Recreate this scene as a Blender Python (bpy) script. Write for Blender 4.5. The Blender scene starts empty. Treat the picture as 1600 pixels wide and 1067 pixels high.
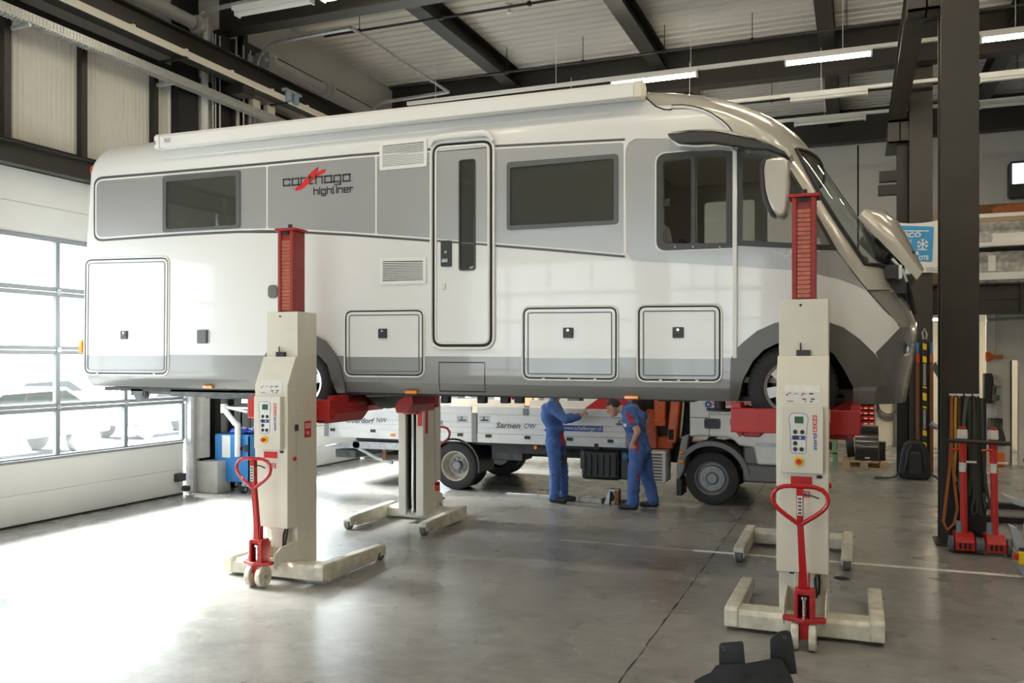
import bpy, bmesh, math, random
from mathutils import Vector, Matrix
random.seed(7)
R = math.radians
PI = math.pi
scn = bpy.context.scene
COL = scn.collection

# ---------------------------------------------------------------- camera
F = 1362.0; U0 = 800.0; V0 = 562.0; H = 2.1
YAW = math.atan(538 / 1362.0); SY = math.sin(YAW); CY = math.cos(YAW)
cam_d = bpy.data.cameras.new('camera'); cam = bpy.data.objects.new('camera', cam_d)
COL.objects.link(cam); scn.camera = cam
cam.location = (0, 0, H); cam.rotation_euler = (PI / 2, 0, YAW)
cam_d.sensor_width = 36; cam_d.lens = 36 * F / 1600; cam_d.shift_y = 28.5 / 1600
cam_d.clip_start = 0.05; cam_d.clip_end = 500

# ---------------------------------------------------------------- world, sun, exposure
world = bpy.data.worlds.new('world'); scn.world = world; world.use_nodes = True
wn = world.node_tree.nodes['Background']
wn.inputs[0].default_value = (0.89, 0.945, 1.0, 1); wn.inputs[1].default_value = 7.0
sun_d = bpy.data.lights.new('sun', 'SUN'); sun = bpy.data.objects.new('sun', sun_d); COL.objects.link(sun)
sun_d.energy = 62; sun_d.angle = R(28); sun_d.color = (1.0, 0.97, 0.92)
sun_dir = Vector((1.0, -0.10, -0.86)).normalized()
sun.rotation_euler = sun_dir.to_track_quat('-Z', 'Y').to_euler(); sun.location = (-30, 5, 25)
def sky_portal(name, loc, rot, sx, sy):   # guides the sampling of the sky through a glazed opening; emits nothing itself
    d = bpy.data.lights.new(name, 'AREA'); d.shape = 'RECTANGLE'; d.size = sx; d.size_y = sy; d.cycles.is_portal = True
    o = bpy.data.objects.new(name, d); COL.objects.link(o); o.location = loc; o.rotation_euler = rot
sky_portal('sky_portal', (-9.86, 7.325, 2.25), (0, -PI / 2, 0), 2.9, 6.9)
sky_portal('sky_portal', (-9.86, 14.2, 2.25), (0, -PI / 2, 0), 2.9, 3.6)
sky_portal('sky_portal', (-9.86, 19.85, 2.25), (0, -PI / 2, 0), 2.9, 3.9)
sky_portal('sky_portal', (-7.1, -5.15, 2.7), (PI / 2, 0, 0), 4.4, 3.8)
sky_portal('sky_portal', (-3.0, -5.15, 2.7), (PI / 2, 0, 0), 2.2, 3.8)
scn.view_settings.view_transform = 'Standard'; scn.view_settings.look = 'None'
scn.view_settings.exposure = 0.28; scn.view_settings.gamma = 1.0
scn.view_settings.use_curve_mapping = False
scn.cycles.max_bounces = 10; scn.cycles.diffuse_bounces = 6; scn.cycles.glossy_bounces = 4
scn.cycles.transparent_max_bounces = 16; scn.cycles.sample_clamp_indirect = 4
scn.cycles.caustics_reflective = False; scn.cycles.caustics_refractive = False

# ---------------------------------------------------------------- measuring helpers (photo frame 1600 x 1067 -> planes of the hall)
def ray(u, v):
    t = (u - U0) / F
    return (-SY + t * CY, CY + t * SY, (V0 - v) / F)
def atY(u, v, Y):
    r = ray(u, v); k = Y / r[1]; return (r[0] * k, H + r[2] * k)
def atX(u, v, X):
    r = ray(u, v); k = X / r[0]; return (r[1] * k, H + r[2] * k)
def gp(u, v, z=0.0):
    r = ray(u, v); k = (z - H) / r[2]; return (r[0] * k, r[1] * k)
def lerp(a, b, t): return a + (b - a) * t
def interp(pts, x):
    if x <= pts[0][0]: return pts[0][1]
    for (a, b), (c, d) in zip(pts, pts[1:]):
        if x <= c: return b + (d - b) * (x - a) / (c - a) if c > a else d
    return pts[-1][1]

# ---------------------------------------------------------------- materials
MATS = {}
def mat(name, col, rough=0.5, metal=0.0, bump=0.0, bscale=40, var=0.0, vscale=6, emit=None, estr=0, coat=0.0, alpha=None, spec=0.5, stretch=None):
    m = bpy.data.materials.new(name); m.use_nodes = True; nt = m.node_tree; b = nt.nodes['Principled BSDF']
    b.inputs['Base Color'].default_value = (*col, 1); b.inputs['Roughness'].default_value = rough
    b.inputs['Metallic'].default_value = metal; b.inputs['Specular IOR Level'].default_value = spec
    if coat: b.inputs['Coat Weight'].default_value = coat; b.inputs['Coat Roughness'].default_value = 0.05
    if emit: b.inputs['Emission Color'].default_value = (*emit, 1); b.inputs['Emission Strength'].default_value = estr
    if var or bump:
        tc = nt.nodes.new('ShaderNodeTexCoord'); src = tc.outputs['Object']
        if stretch:
            mp = nt.nodes.new('ShaderNodeMapping'); mp.inputs['Scale'].default_value = stretch
            nt.links.new(src, mp.inputs[0]); src = mp.outputs[0]
    if var:
        n = nt.nodes.new('ShaderNodeTexNoise'); n.inputs['Scale'].default_value = vscale; n.inputs['Detail'].default_value = 6
        nt.links.new(src, n.inputs['Vector'])
        cr = nt.nodes.new('ShaderNodeValToRGB'); cr.color_ramp.elements[0].position = 0.3; cr.color_ramp.elements[1].position = 0.7
        cr.color_ramp.elements[0].color = (*[c * (1 - var) for c in col], 1); cr.color_ramp.elements[1].color = (*[min(1, c * (1 + var)) for c in col], 1)
        nt.links.new(n.outputs['Fac'], cr.inputs[0]); nt.links.new(cr.outputs[0], b.inputs['Base Color'])
    if bump:
        n2 = nt.nodes.new('ShaderNodeTexNoise'); n2.inputs['Scale'].default_value = bscale; n2.inputs['Detail'].default_value = 4
        nt.links.new(src, n2.inputs['Vector'])
        bp = nt.nodes.new('ShaderNodeBump'); bp.inputs['Strength'].default_value = bump; bp.inputs['Distance'].default_value = 0.01
        nt.links.new(n2.outputs['Fac'], bp.inputs['Height']); nt.links.new(bp.outputs[0], b.inputs['Normal'])
    MATS[name] = m
    return m
def glass(name, tint, refl=0.08, rough=0.02):
    m = bpy.data.materials.new(name); m.use_nodes = True; nt = m.node_tree; nt.nodes.remove(nt.nodes['Principled BSDF'])
    out = nt.nodes['Material Output']; t = nt.nodes.new('ShaderNodeBsdfTransparent'); t.inputs[0].default_value = (*tint, 1)
    g = nt.nodes.new('ShaderNodeBsdfGlossy'); g.inputs['Roughness'].default_value = rough; g.inputs[0].default_value = (1, 1, 1, 1)
    fr = nt.nodes.new('ShaderNodeFresnel'); fr.inputs[0].default_value = 1.5
    ge = nt.nodes.new('ShaderNodeNewGeometry'); sb = nt.nodes.new('ShaderNodeMath'); sb.operation = 'SUBTRACT'; sb.inputs[0].default_value = 1.0; nt.links.new(ge.outputs['Backfacing'], sb.inputs[1])
    ml = nt.nodes.new('ShaderNodeMath'); ml.operation = 'MULTIPLY'; nt.links.new(fr.outputs[0], ml.inputs[0]); nt.links.new(sb.outputs[0], ml.inputs[1])
    mx = nt.nodes.new('ShaderNodeMixShader'); nt.links.new(ml.outputs[0], mx.inputs[0])
    nt.links.new(t.outputs[0], mx.inputs[1]); nt.links.new(g.outputs[0], mx.inputs[2]); nt.links.new(mx.outputs[0], out.inputs[0])
    MATS[name] = m; return m

mat('white_paint', (0.72, 0.72, 0.705), 0.28, coat=0.3)
mat('white_plastic', (0.74, 0.74, 0.72), 0.35)
mat('silver_panel', (0.36, 0.36, 0.355), 0.32, 0.35, coat=0.3)
mat('champagne', (0.56, 0.53, 0.47), 0.26, 0.35, coat=0.5)
mat('skirt_grey', (0.24, 0.24, 0.235), 0.32, 0.3, coat=0.3)
mat('trim_grey', (0.115, 0.112, 0.105), 0.38, 0.2)
mat('bumper_grey', (0.13, 0.13, 0.128), 0.3, 0.4, coat=0.3)
mat('stripe_dark', (0.07, 0.072, 0.075), 0.4)
mat('black_rubber', (0.012, 0.012, 0.012), 0.55)
mat('black_gap', (0.006, 0.006, 0.006), 0.7)
mat('black_plastic', (0.022, 0.022, 0.023), 0.42, bump=0.1, bscale=200)
mat('window_frame', (0.085, 0.088, 0.088), 0.4)
mat('cab_frame', (0.028, 0.026, 0.022), 0.35)
mat('tyre', (0.02, 0.02, 0.02), 0.75, bump=0.3, bscale=60)
mat('tyre_dusty', (0.028, 0.027, 0.027), 0.8, bump=0.3, bscale=60, var=0.25, vscale=5)
mat('alloy', (0.75, 0.75, 0.76), 0.28, 0.8)
mat('chrome', (0.8, 0.8, 0.8), 0.12, 1.0)
mat('steel_grey', (0.33, 0.34, 0.35), 0.4, 0.6, var=0.15)
mat('galvanised', (0.42, 0.43, 0.44), 0.45, 0.55, var=0.2, vscale=14)
mat('chassis_black', (0.03, 0.03, 0.031), 0.6, var=0.4, vscale=8)
mat('chassis_grey', (0.09, 0.095, 0.10), 0.55, 0.3, var=0.4, vscale=9)
mat('orange_lens', (0.85, 0.25, 0.01), 0.2, coat=0.5)
mat('red_lens', (0.45, 0.04, 0.02), 0.2, coat=0.5)
mat('logo_red', (0.55, 0.012, 0.012), 0.4)
mat('logo_grey', (0.05, 0.052, 0.055), 0.4)
mat('logo_white', (0.75, 0.75, 0.72), 0.4)
mat('logo_blue', (0.02, 0.06, 0.33), 0.4)
mat('cream_paint', (0.68, 0.65, 0.56), 0.38, var=0.05, vscale=3)
mat('cream_worn', (0.66, 0.63, 0.53), 0.45, var=0.22, vscale=9, bump=0.1)
mat('lift_red', (0.36, 0.008, 0.007), 0.38, var=0.15, vscale=10)
mat('mast_red', (0.27, 0.018, 0.012), 0.45, var=0.18, vscale=18)
mat('mast_copper', (0.42, 0.12, 0.075), 0.35, 0.35, var=0.2, vscale=20)
mat('handle_red', (0.44, 0.007, 0.010), 0.3, coat=0.3)
mat('pump_red', (0.40, 0.015, 0.015), 0.4, var=0.25, vscale=20)
mat('wheel_cream', (0.62, 0.58, 0.48), 0.6, var=0.25, vscale=20)
mat('caster_grey', (0.12, 0.12, 0.12), 0.6, var=0.3, vscale=20)
mat('lcd', (0.03, 0.11, 0.06), 0.2)
mat('button_black', (0.02, 0.02, 0.022), 0.4)
mat('yellow', (0.80, 0.55, 0.01), 0.4)
mat('line_paint', (0.85, 0.84, 0.80), 0.6, var=0.1, vscale=12)
mat('lamp_glass', (0.55, 0.55, 0.53), 0.35, 0.5)
mat('label_paper', (0.72, 0.72, 0.69), 0.6, var=0.06, vscale=30)
mat('steel_dark', (0.016, 0.014, 0.011), 0.48, var=0.15, vscale=3)
mat('steel_brown', (0.030, 0.026, 0.020), 0.5, var=0.12, vscale=3)
mat('steel_black', (0.006, 0.0055, 0.005), 0.55)
mat('ceiling_sheet', (0.52, 0.51, 0.48), 0.6, var=0.06, vscale=1.2)
mat('wall_grey', (0.52, 0.51, 0.485), 0.8, var=0.05, vscale=1.0)
mat('wall_cream', (0.66, 0.62, 0.50), 0.8, var=0.05, vscale=1.5)
mat('wall_white', (0.70, 0.68, 0.63), 0.8, var=0.04, vscale=1.5)
mat('gate_panel', (0.60, 0.595, 0.575), 0.5, var=0.03, vscale=1.5)
mat('gate_alu', (0.17, 0.18, 0.195), 0.5, 0.1)
mat('polycarb', (0.62, 0.60, 0.54), 0.5, var=0.04, vscale=1.5)
mat('concrete', (0.42, 0.41, 0.38), 0.85, var=0.12, vscale=5)
mat('rail_cream', (0.70, 0.66, 0.56), 0.5)
mat('cable_tray', (0.52, 0.53, 0.52), 0.4, 0.5, var=0.12, vscale=25)
mat('tube_lit', (1, 0.95, 0.85), 0.5, emit=(1.0, 0.88, 0.68), estr=75)
mat('lamp_white', (0.72, 0.72, 0.70), 0.5)
mat('duct', (0.45, 0.45, 0.44), 0.5, 0.3)
mat('blue_paint', (0.035, 0.19, 0.46), 0.42, var=0.08, vscale=5)
mat('blue_bag', (0.03, 0.07, 0.42), 0.25, bump=0.6, bscale=25)
mat('coverall', (0.065, 0.135, 0.38), 0.85, bump=0.55, bscale=16, var=0.22, vscale=9)
mat('skin', (0.55, 0.30, 0.21), 0.55)
mat('hair', (0.035, 0.022, 0.015), 0.75, bump=0.6, bscale=90)
mat('shoe', (0.02, 0.019, 0.018), 0.6)
mat('patch_red', (0.45, 0.02, 0.02), 0.8)
mat('crane_orange', (0.62, 0.12, 0.03), 0.4, var=0.15, vscale=8)
mat('truck_white', (0.74, 0.745, 0.75), 0.35, var=0.04, vscale=6)
mat('truck_grey', (0.23, 0.235, 0.24), 0.5)
mat('rim_cream', (0.55, 0.52, 0.44), 0.5, var=0.2, vscale=12)
mat('hub_grey', (0.22, 0.22, 0.225), 0.45, 0.5)
mat('rust', (0.20, 0.09, 0.03), 0.8, var=0.4, vscale=18)
mat('wood', (0.45, 0.32, 0.19), 0.7, var=0.2, vscale=10, stretch=(1, 8, 8))
mat('plank', (0.60, 0.58, 0.53), 0.6, var=0.12, vscale=9)
mat('carton', (0.50, 0.36, 0.22), 0.8, var=0.08)
mat('strap_brown', (0.16, 0.06, 0.028), 0.8, var=0.15, vscale=30)
mat('strap_orange', (0.40, 0.13, 0.04), 0.75, var=0.15, vscale=30)
mat('strap_yellow', (0.55, 0.38, 0.03), 0.75)
mat('strap_green', (0.045, 0.055, 0.035), 0.8)
mat('strap_teal', (0.09, 0.12, 0.10), 0.8)
mat('strap_grey', (0.06, 0.06, 0.055), 0.8)
mat('sling_blue', (0.03, 0.18, 0.35), 0.7)
mat('backpack', (0.018, 0.02, 0.024), 0.7, bump=0.3, bscale=30)
mat('film', (0.45, 0.44, 0.42), 0.18, bump=0.9, bscale=22, var=0.3, vscale=12)
mat('banner', (0.76, 0.75, 0.72), 0.6, var=0.03)
mat('banner_blue', (0.03, 0.26, 0.55), 0.5)
mat('door_green', (0.28, 0.31, 0.27), 0.6)
mat('bench_green', (0.17, 0.34, 0.20), 0.5)
mat('bin_red', (0.50, 0.025, 0.018), 0.4)
mat('orange_plastic', (0.75, 0.16, 0.02), 0.4)
mat('jack_red', (0.55, 0.02, 0.016), 0.33, coat=0.2)
mat('machine_grey', (0.34, 0.36, 0.38), 0.45)
mat('machine_blue', (0.20, 0.27, 0.32), 0.45)
mat('asphalt', (0.34, 0.34, 0.34), 0.9, var=0.1, vscale=2)
mat('car_paint', (0.62, 0.66, 0.70), 0.3, 0.3)
mat('car_dark', (0.42, 0.46, 0.52), 0.3, 0.3)
mat('facade', (0.80, 0.80, 0.78), 0.8)
mat('seat_cloth', (0.10, 0.095, 0.085), 0.8)
mat('seat_cover', (0.62, 0.62, 0.61), 0.2, bump=0.8, bscale=18)
mat('blind', (0.16, 0.155, 0.14), 0.7)
mat('interior', (0.46, 0.42, 0.35), 0.7)
mat('interior_light', (0.50, 0.48, 0.43), 0.7)
mat('dash', (0.07, 0.07, 0.068), 0.6)
mat('laptop_screen', (0.75, 0.80, 0.85), 0.3, emit=(0.75, 0.85, 0.95), estr=1.2)
glass('glass_clear', (0.93, 0.96, 0.96))
glass('glass_tint', (0.26, 0.265, 0.25))
glass('glass_cab', (0.86, 0.88, 0.85))
glass('glass_shield', (0.86, 0.90, 0.88))

# polished concrete floor
def floor_mat():
    m = bpy.data.materials.new('floor_concrete'); m.use_nodes = True; nt = m.node_tree; b = nt.nodes['Principled BSDF']
    tc = nt.nodes.new('ShaderNodeTexCoord')
    n1 = nt.nodes.new('ShaderNodeTexNoise'); n1.inputs['Scale'].default_value = 0.8; n1.inputs['Detail'].default_value = 3; n1.inputs['Roughness'].default_value = 0.5
    n2 = nt.nodes.new('ShaderNodeTexNoise'); n2.inputs['Scale'].default_value = 4.2; n2.inputs['Detail'].default_value = 3; n2.inputs['Roughness'].default_value = 0.78
    mp = nt.nodes.new('ShaderNodeMapping'); mp.inputs['Scale'].default_value = (1.0, 1.2, 1)
    nt.links.new(tc.outputs['Object'], n1.inputs['Vector']); nt.links.new(tc.outputs['Object'], mp.inputs[0]); nt.links.new(mp.outputs[0], n2.inputs['Vector'])
    ad = nt.nodes.new('ShaderNodeMath'); ad.operation = 'MULTIPLY_ADD'; ad.inputs[1].default_value = 1.0; nt.links.new(n2.outputs['Fac'], ad.inputs[0]); nt.links.new(n1.outputs['Fac'], ad.inputs[2])
    mr = nt.nodes.new('ShaderNodeMapRange'); mr.inputs[1].default_value = 0.65; mr.inputs[2].default_value = 1.35
    nt.links.new(ad.outputs[0], mr.inputs[0])
    cr = nt.nodes.new('ShaderNodeValToRGB'); e = cr.color_ramp.elements
    e[0].position = 0; e[0].color = (0.17, 0.167, 0.157, 1); e[1].position = 1; e[1].color = (0.345, 0.338, 0.318, 1)
    nt.links.new(mr.outputs[0], cr.inputs[0]); nt.links.new(cr.outputs[0], b.inputs['Base Color'])
    r2 = nt.nodes.new('ShaderNodeMapRange'); r2.inputs[3].default_value = 0.22; r2.inputs[4].default_value = 0.34
    n3 = nt.nodes.new('ShaderNodeTexNoise'); n3.inputs['Scale'].default_value = 1.6; n3.inputs['Detail'].default_value = 2; nt.links.new(tc.outputs['Object'], n3.inputs['Vector']); nt.links.new(n3.outputs['Fac'], r2.inputs[0]); nt.links.new(r2.outputs[0], b.inputs['Roughness'])
    b.inputs['Specular IOR Level'].default_value = 0.5
    MATS['floor_concrete'] = m
floor_mat()

# ---------------------------------------------------------------- mesh builder
class MB:
    def __init__(s): s.v = []; s.f = []; s.m = []; s.mi = 0
    def add(s, vs, fs):
        o = len(s.v); s.v += [tuple(p) for p in vs]
        for f in fs: s.f.append([i + o for i in f]); s.m.append(s.mi)
        return s
    def box(s, x0, x1, y0, y1, z0, z1):
        return s.add([(x0, y0, z0), (x1, y0, z0), (x1, y1, z0), (x0, y1, z0), (x0, y0, z1), (x1, y0, z1), (x1, y1, z1), (x0, y1, z1)],
                     [(0, 3, 2, 1), (4, 5, 6, 7), (0, 1, 5, 4), (1, 2, 6, 5), (2, 3, 7, 6), (3, 0, 4, 7)])
    def hexa(s, b, t):   # 4 bottom, 4 top points (same winding, ccw from above)
        return s.add(list(b) + list(t), [(0, 3, 2, 1), (4, 5, 6, 7), (0, 1, 5, 4), (1, 2, 6, 5), (2, 3, 7, 6), (3, 0, 4, 7)])
    def frame(s, p0, p1):
        d = (Vector(p1) - Vector(p0)); d.normalize()
        a = Vector((0, 0, 1)) if abs(d.z) < 0.9 else Vector((1, 0, 0))
        x = d.cross(a).normalized(); return x, x.cross(d).normalized()
    def cyl(s, p0, p1, r0, r1=None, n=16, cap=True):
        r1 = r0 if r1 is None else r1; p0 = Vector(p0); p1 = Vector(p1); x, y = s.frame(p0, p1); vs = []
        for p, r in ((p0, r0), (p1, r1)):
            for i in range(n):
                a = 2 * PI * i / n; vs.append(p + x * (r * math.cos(a)) + y * (r * math.sin(a)))
        fs = [(i, (i + 1) % n, n + (i + 1) % n, n + i) for i in range(n)]
        if cap: fs += [tuple(range(n - 1, -1, -1)), tuple(range(n, 2 * n))]
        return s.add(vs, fs)
    def tube(s, pts, r, n=8, closed=False, flat=None):
        pts = [Vector(p) for p in pts]; k = len(pts); vs = []; prev = None
        for i, p in enumerate(pts):
            a = pts[(i - 1) % k] if (closed or i > 0) else p; b = pts[(i + 1) % k] if (closed or i < k - 1) else p
            d = (b - a).normalized()
            if prev is None:
                up = Vector((0, 0, 1)) if abs(d.z) < 0.9 else Vector((0, 1, 0)); x = d.cross(up).normalized()
            else:
                x = (prev - d * prev.dot(d)); x = x.normalized() if x.length > 1e-6 else d.orthogonal().normalized()
            prev = x; y = d.cross(x)
            rr = r[i] if isinstance(r, (list, tuple)) else r
            for j in range(n):
                t = 2 * PI * j / n; vs.append(p + x * (rr * math.cos(t)) + y * (rr * math.sin(t) * (flat or 1)))
        m = k if closed else k - 1
        fs = [(i * n + j, i * n + (j + 1) % n, ((i + 1) % k) * n + (j + 1) % n, ((i + 1) % k) * n + j) for i in range(m) for j in range(n)]
        if not closed: fs += [tuple(range(n - 1, -1, -1)), tuple(range((k - 1) * n, k * n))]
        return s.add(vs, fs)
    def lathe(s, prof, origin, axis='Y', n=32):  # prof: (radius, along)
        o = Vector(origin); vs = []; k = len(prof)
        for r, h in prof:
            for i in range(n):
                a = 2 * PI * i / n; c, d = r * math.cos(a), r * math.sin(a)
                vs.append(o + (Vector((c, h, d)) if axis == 'Y' else Vector((c, d, h)) if axis == 'Z' else Vector((h, c, d))))
        fs = [(i * n + j, i * n + (j + 1) % n, (i + 1) * n + (j + 1) % n, (i + 1) * n + j) for i in range(k - 1) for j in range(n)]
        return s.add(vs, fs)
    def prism(s, poly, axis, a0, a1):   # poly in the two other axes
        n = len(poly)
        def mk(p, a): return (a, p[0], p[1]) if axis == 'X' else (p[0], a, p[1]) if axis == 'Y' else (p[0], p[1], a)
        vs = [mk(p, a0) for p in poly] + [mk(p, a1) for p in poly]
        return s.add(vs, [tuple(range(n - 1, -1, -1)), tuple(range(n, 2 * n))] + [(i, (i + 1) % n, n + (i + 1) % n, n + i) for i in range(n)])
    def sphere(s, c, rx, ry=None, rz=None, n=14, m=10):
        ry = rx if ry is None else ry; rz = rx if rz is None else rz; vs = []
        for j in range(1, m):
            t = PI * j / m
            for i in range(n):
                a = 2 * PI * i / n; vs.append((c[0] + rx * math.sin(t) * math.cos(a), c[1] + ry * math.sin(t) * math.sin(a), c[2] + rz * math.cos(t)))
        top = len(vs); vs += [(c[0], c[1], c[2] + rz), (c[0], c[1], c[2] - rz)]
        fs = [(j * n + i, (j + 1) * n + i, (j + 1) * n + (i + 1) % n, j * n + (i + 1) % n) for j in range(m - 2) for i in range(n)]
        fs += [(top, i, (i + 1) % n) for i in range(n)] + [(top + 1, (m - 2) * n + (i + 1) % n, (m - 2) * n + i) for i in range(n)]
        return s.add(vs, fs)
    def mesh(s, name):
        me = bpy.data.meshes.new(name); me.from_pydata(s.v, [], s.f); me.update(); return me
    def build(s, name, mats, parent=None, bevel=0, smooth=True, seg=2, fix=True):
        me = s.mesh(name)
        if fix:
            bm = bmesh.new(); bm.from_mesh(me); bmesh.ops.recalc_face_normals(bm, faces=bm.faces); bm.to_mesh(me); bm.free()
        mats = mats if isinstance(mats, (list, tuple)) else [mats]
        for m in mats: me.materials.append(MATS[m])
        if len(mats) > 1: me.polygons.foreach_set('material_index', s.m)
        return link(name, me, parent, bevel, smooth, seg)

def smooth_mesh(me, ang=35):
    me.polygons.foreach_set('use_smooth', [True] * len(me.polygons))
    me.set_sharp_from_angle(angle=R(ang))
def link(name, me, parent=None, bevel=0, smooth=True, seg=2):
    o = bpy.data.objects.new(name, me); COL.objects.link(o)
    if smooth: smooth_mesh(me)
    if parent is not None:
        o.parent = parent
        if parent.type == 'EMPTY' and not parent.get('_local'):
            o.matrix_parent_inverse = Matrix.Translation(-parent.location)
    if bevel:
        b = o.modifiers.new('Bevel', 'BEVEL'); b.width = bevel; b.segments = seg; b.limit_method = 'ANGLE'; b.angle_limit = R(40)
    return o
def tag(o, label=None, cat=None, group=None, kind=None):
    if label: o['label'] = label
    if cat: o['category'] = cat
    if group: o['group'] = group
    if kind: o['kind'] = kind
    return o
LOCAL = []
def thing(name, label, cat, loc, group=None, local=False, rotz=0):
    o = bpy.data.objects.new(name, None); COL.objects.link(o); o.empty_display_size = 0.1
    o.location = loc; o.rotation_euler = (0, 0, rotz); tag(o, label, cat, group)
    if local: o['_local'] = 1; LOCAL.append(o)
    return o
def struct(o, label=None):
    o['kind'] = 'structure'
    if label: o['label'] = label
    return o

def text_mb(txt, h=None, w=None, shear=0.0, depth=0.0015, bold=0.0):
    """mesh of a line of text in the XZ plane, origin at its lower left, facing -Y"""
    c = bpy.data.curves.new('t', 'FONT'); c.body = txt; c.size = 1; c.shear = shear; c.extrude = 0; c.offset = bold; c.resolution_u = 3
    o = bpy.data.objects.new('t', c); COL.objects.link(o)
    me = bpy.data.meshes.new_from_object(o.evaluated_get(bpy.context.evaluated_depsgraph_get()))
    bpy.data.objects.remove(o); bpy.data.curves.remove(c)
    vs = [v.co.copy() for v in me.vertices]; fs = [list(p.vertices) for p in me.polygons]; bpy.data.meshes.remove(me)
    x0 = min(v.x for v in vs); x1 = max(v.x for v in vs); y0 = 0.0; y1 = max(v.y for v in vs)
    sy = h / (y1 - y0); sx = (w / (x1 - x0)) if w else sy
    return [((v.x - x0) * sx, 0.0, (v.y - y0) * sy) for v in vs], fs
def add_text(mb, txt, org, h, w=None, shear=0.0, bold=0.0, M=None):
    vs, fs = text_mb(txt, h, w, shear, bold=bold)
    M = M or Matrix()
    o = Vector(org)
    mb.add([o + (M @ Vector(v)) for v in vs], fs); return mb
def roundrect(x0, x1, z0, z1, r, n=5):
    pts = []
    for cx, cz, a0 in ((x1 - r, z1 - r, 0), (x0 + r, z1 - r, 90), (x0 + r, z0 + r, 180), (x1 - r, z0 + r, 270)):
        for i in range(n + 1):
            a = R(a0 + 90 * i / n); pts.append((cx + r * math.cos(a), cz + r * math.sin(a)))
    return pts
def roundpoly(pts, r, n=4):
    """round the corners of a polygon"""
    out = []; k = len(pts)
    for i in range(k):
        p = Vector(pts[i]); a = Vector(pts[i - 1]); b = Vector(pts[(i + 1) % k]); da = (a - p); db = (b - p)
        rr = r[i] if isinstance(r, (list, tuple)) else r
        rr = min(rr, da.length * 0.49, db.length * 0.49)
        if rr < 1e-5: out.append(tuple(p)); continue
        s = p + da.normalized() * rr; e = p + db.normalized() * rr
        for j in range(n + 1):
            t = j / n; q = s * (1 - t) ** 2 + p * (2 * t * (1 - t)) + e * t * t; out.append(tuple(q))
    return out
# ================================================================ THE HALL
XL = -9.73; YB = 23.2; XR = 9.0; YF = -5.0; ZC = 8.2
b = MB(); b.box(XL - 0.3, XR, YF, YB, -0.3, 0)
floor = struct(b.build('floor', 'floor_concrete', smooth=False), 'polished grey concrete hall floor')
b = MB()   # painted line and saw-cut joints, sunk/raised by a millimetre
(lx0, ly0), (lx1, ly1) = (-1.75, 9.67), (4.0, 9.67)
b.box(-1.67, 6.0, 9.625, 9.715, 0.0, 0.0012)
o = b.build('floor_line', 'line_paint', floor, smooth=False)
b = MB(); b.box(-3.2, -1.67, 9.645, 9.695, 0.0, 0.0008); b.build('floor_line_worn', 'concrete', floor, smooth=False)
b = MB()
yy = -5.0
while yy < 23: b.add([(-1.446 + 0.012 * random.random(), yy, 0.0006), (-1.436 + 0.012 * random.random(), yy, 0.0006)], []); yy += 0.12
n = len(b.v) // 2; b.f = [[2 * i, 2 * i + 1, 2 * i + 3, 2 * i + 2] for i in range(n - 1)]; b.m = [0] * (n - 1)
b.build('floor_joint', 'black_gap', floor, smooth=False)
b = MB(); b.cyl((-0.13, 8.95, 0.0), (-0.13, 8.95, 0.002), 0.075, n=20); b.build('floor_anchor', 'black_gap', floor)

# ---- ceiling: ribbed sheet, ribs along X
b = MB(); ys = []; y = YF
prof = []
while y < YB:
    prof += [(y, 0.0), (y + 0.17, 0.0), (y + 0.185, 0.028), (y + 0.235, 0.028)]; y += 0.25
prof.append((YB, 0.0))
n = len(prof)
b.add([(XL - 0.2, p[0], ZC + p[1]) for p in prof] + [(XR, p[0], ZC + p[1]) for p in prof], [(i, i + 1, n + i + 1, n + i) for i in range(n - 1)])
b.box(XL - 0.2, XR, YF, YB, ZC + 0.1, ZC + 0.2)
ceiling = struct(b.build('ceiling', 'ceiling_sheet', smooth=False, fix=False), 'pale ribbed metal roof sheet')

def ibeam(mb, axis, a0, a1, c0, c1, z0, z1, t=0.025, w=0.018):
    """I section along axis; c0..c1 flange width, z0..z1 height"""
    m = (c0 + c1) / 2
    for (p, q, r, s_) in ((c0, c1, z0, z0 + t), (c0, c1, z1 - t, z1), (m - w / 2, m + w / 2, z0 + t, z1 - t)):
        if axis == 'X': mb.box(a0, a1, p, q, r, s_)
        else: mb.box(p, q, a0, a1, r, s_)
    return mb
for i, (gy, zb) in enumerate(((-0.2, 7.4), (5.8, 7.4), (11.5, 7.4), (17.2, 7.4), (22.9, 7.4))):
    b = MB(); ibeam(b, 'X', XL + 0.05, XR - 0.05, gy - 0.15, gy + 0.15, zb, 8.16, 0.03, 0.02)
    struct(b.build('trim_%d' % (i + 1), 'steel_dark'), 'dark steel roof girder across the hall')
for i, px in enumerate((-6.72, -3.62, -0.5, 2.6, 5.7)):
    b = MB(); ibeam(b, 'Y', YF, YB - 0.1, px - 0.14, px + 0.14, 7.83, 8.19, 0.02, 0.015)
    struct(b.build('trim_%d' % (i + 11), 'steel_dark'), 'dark steel purlin under the roof sheet')
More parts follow.
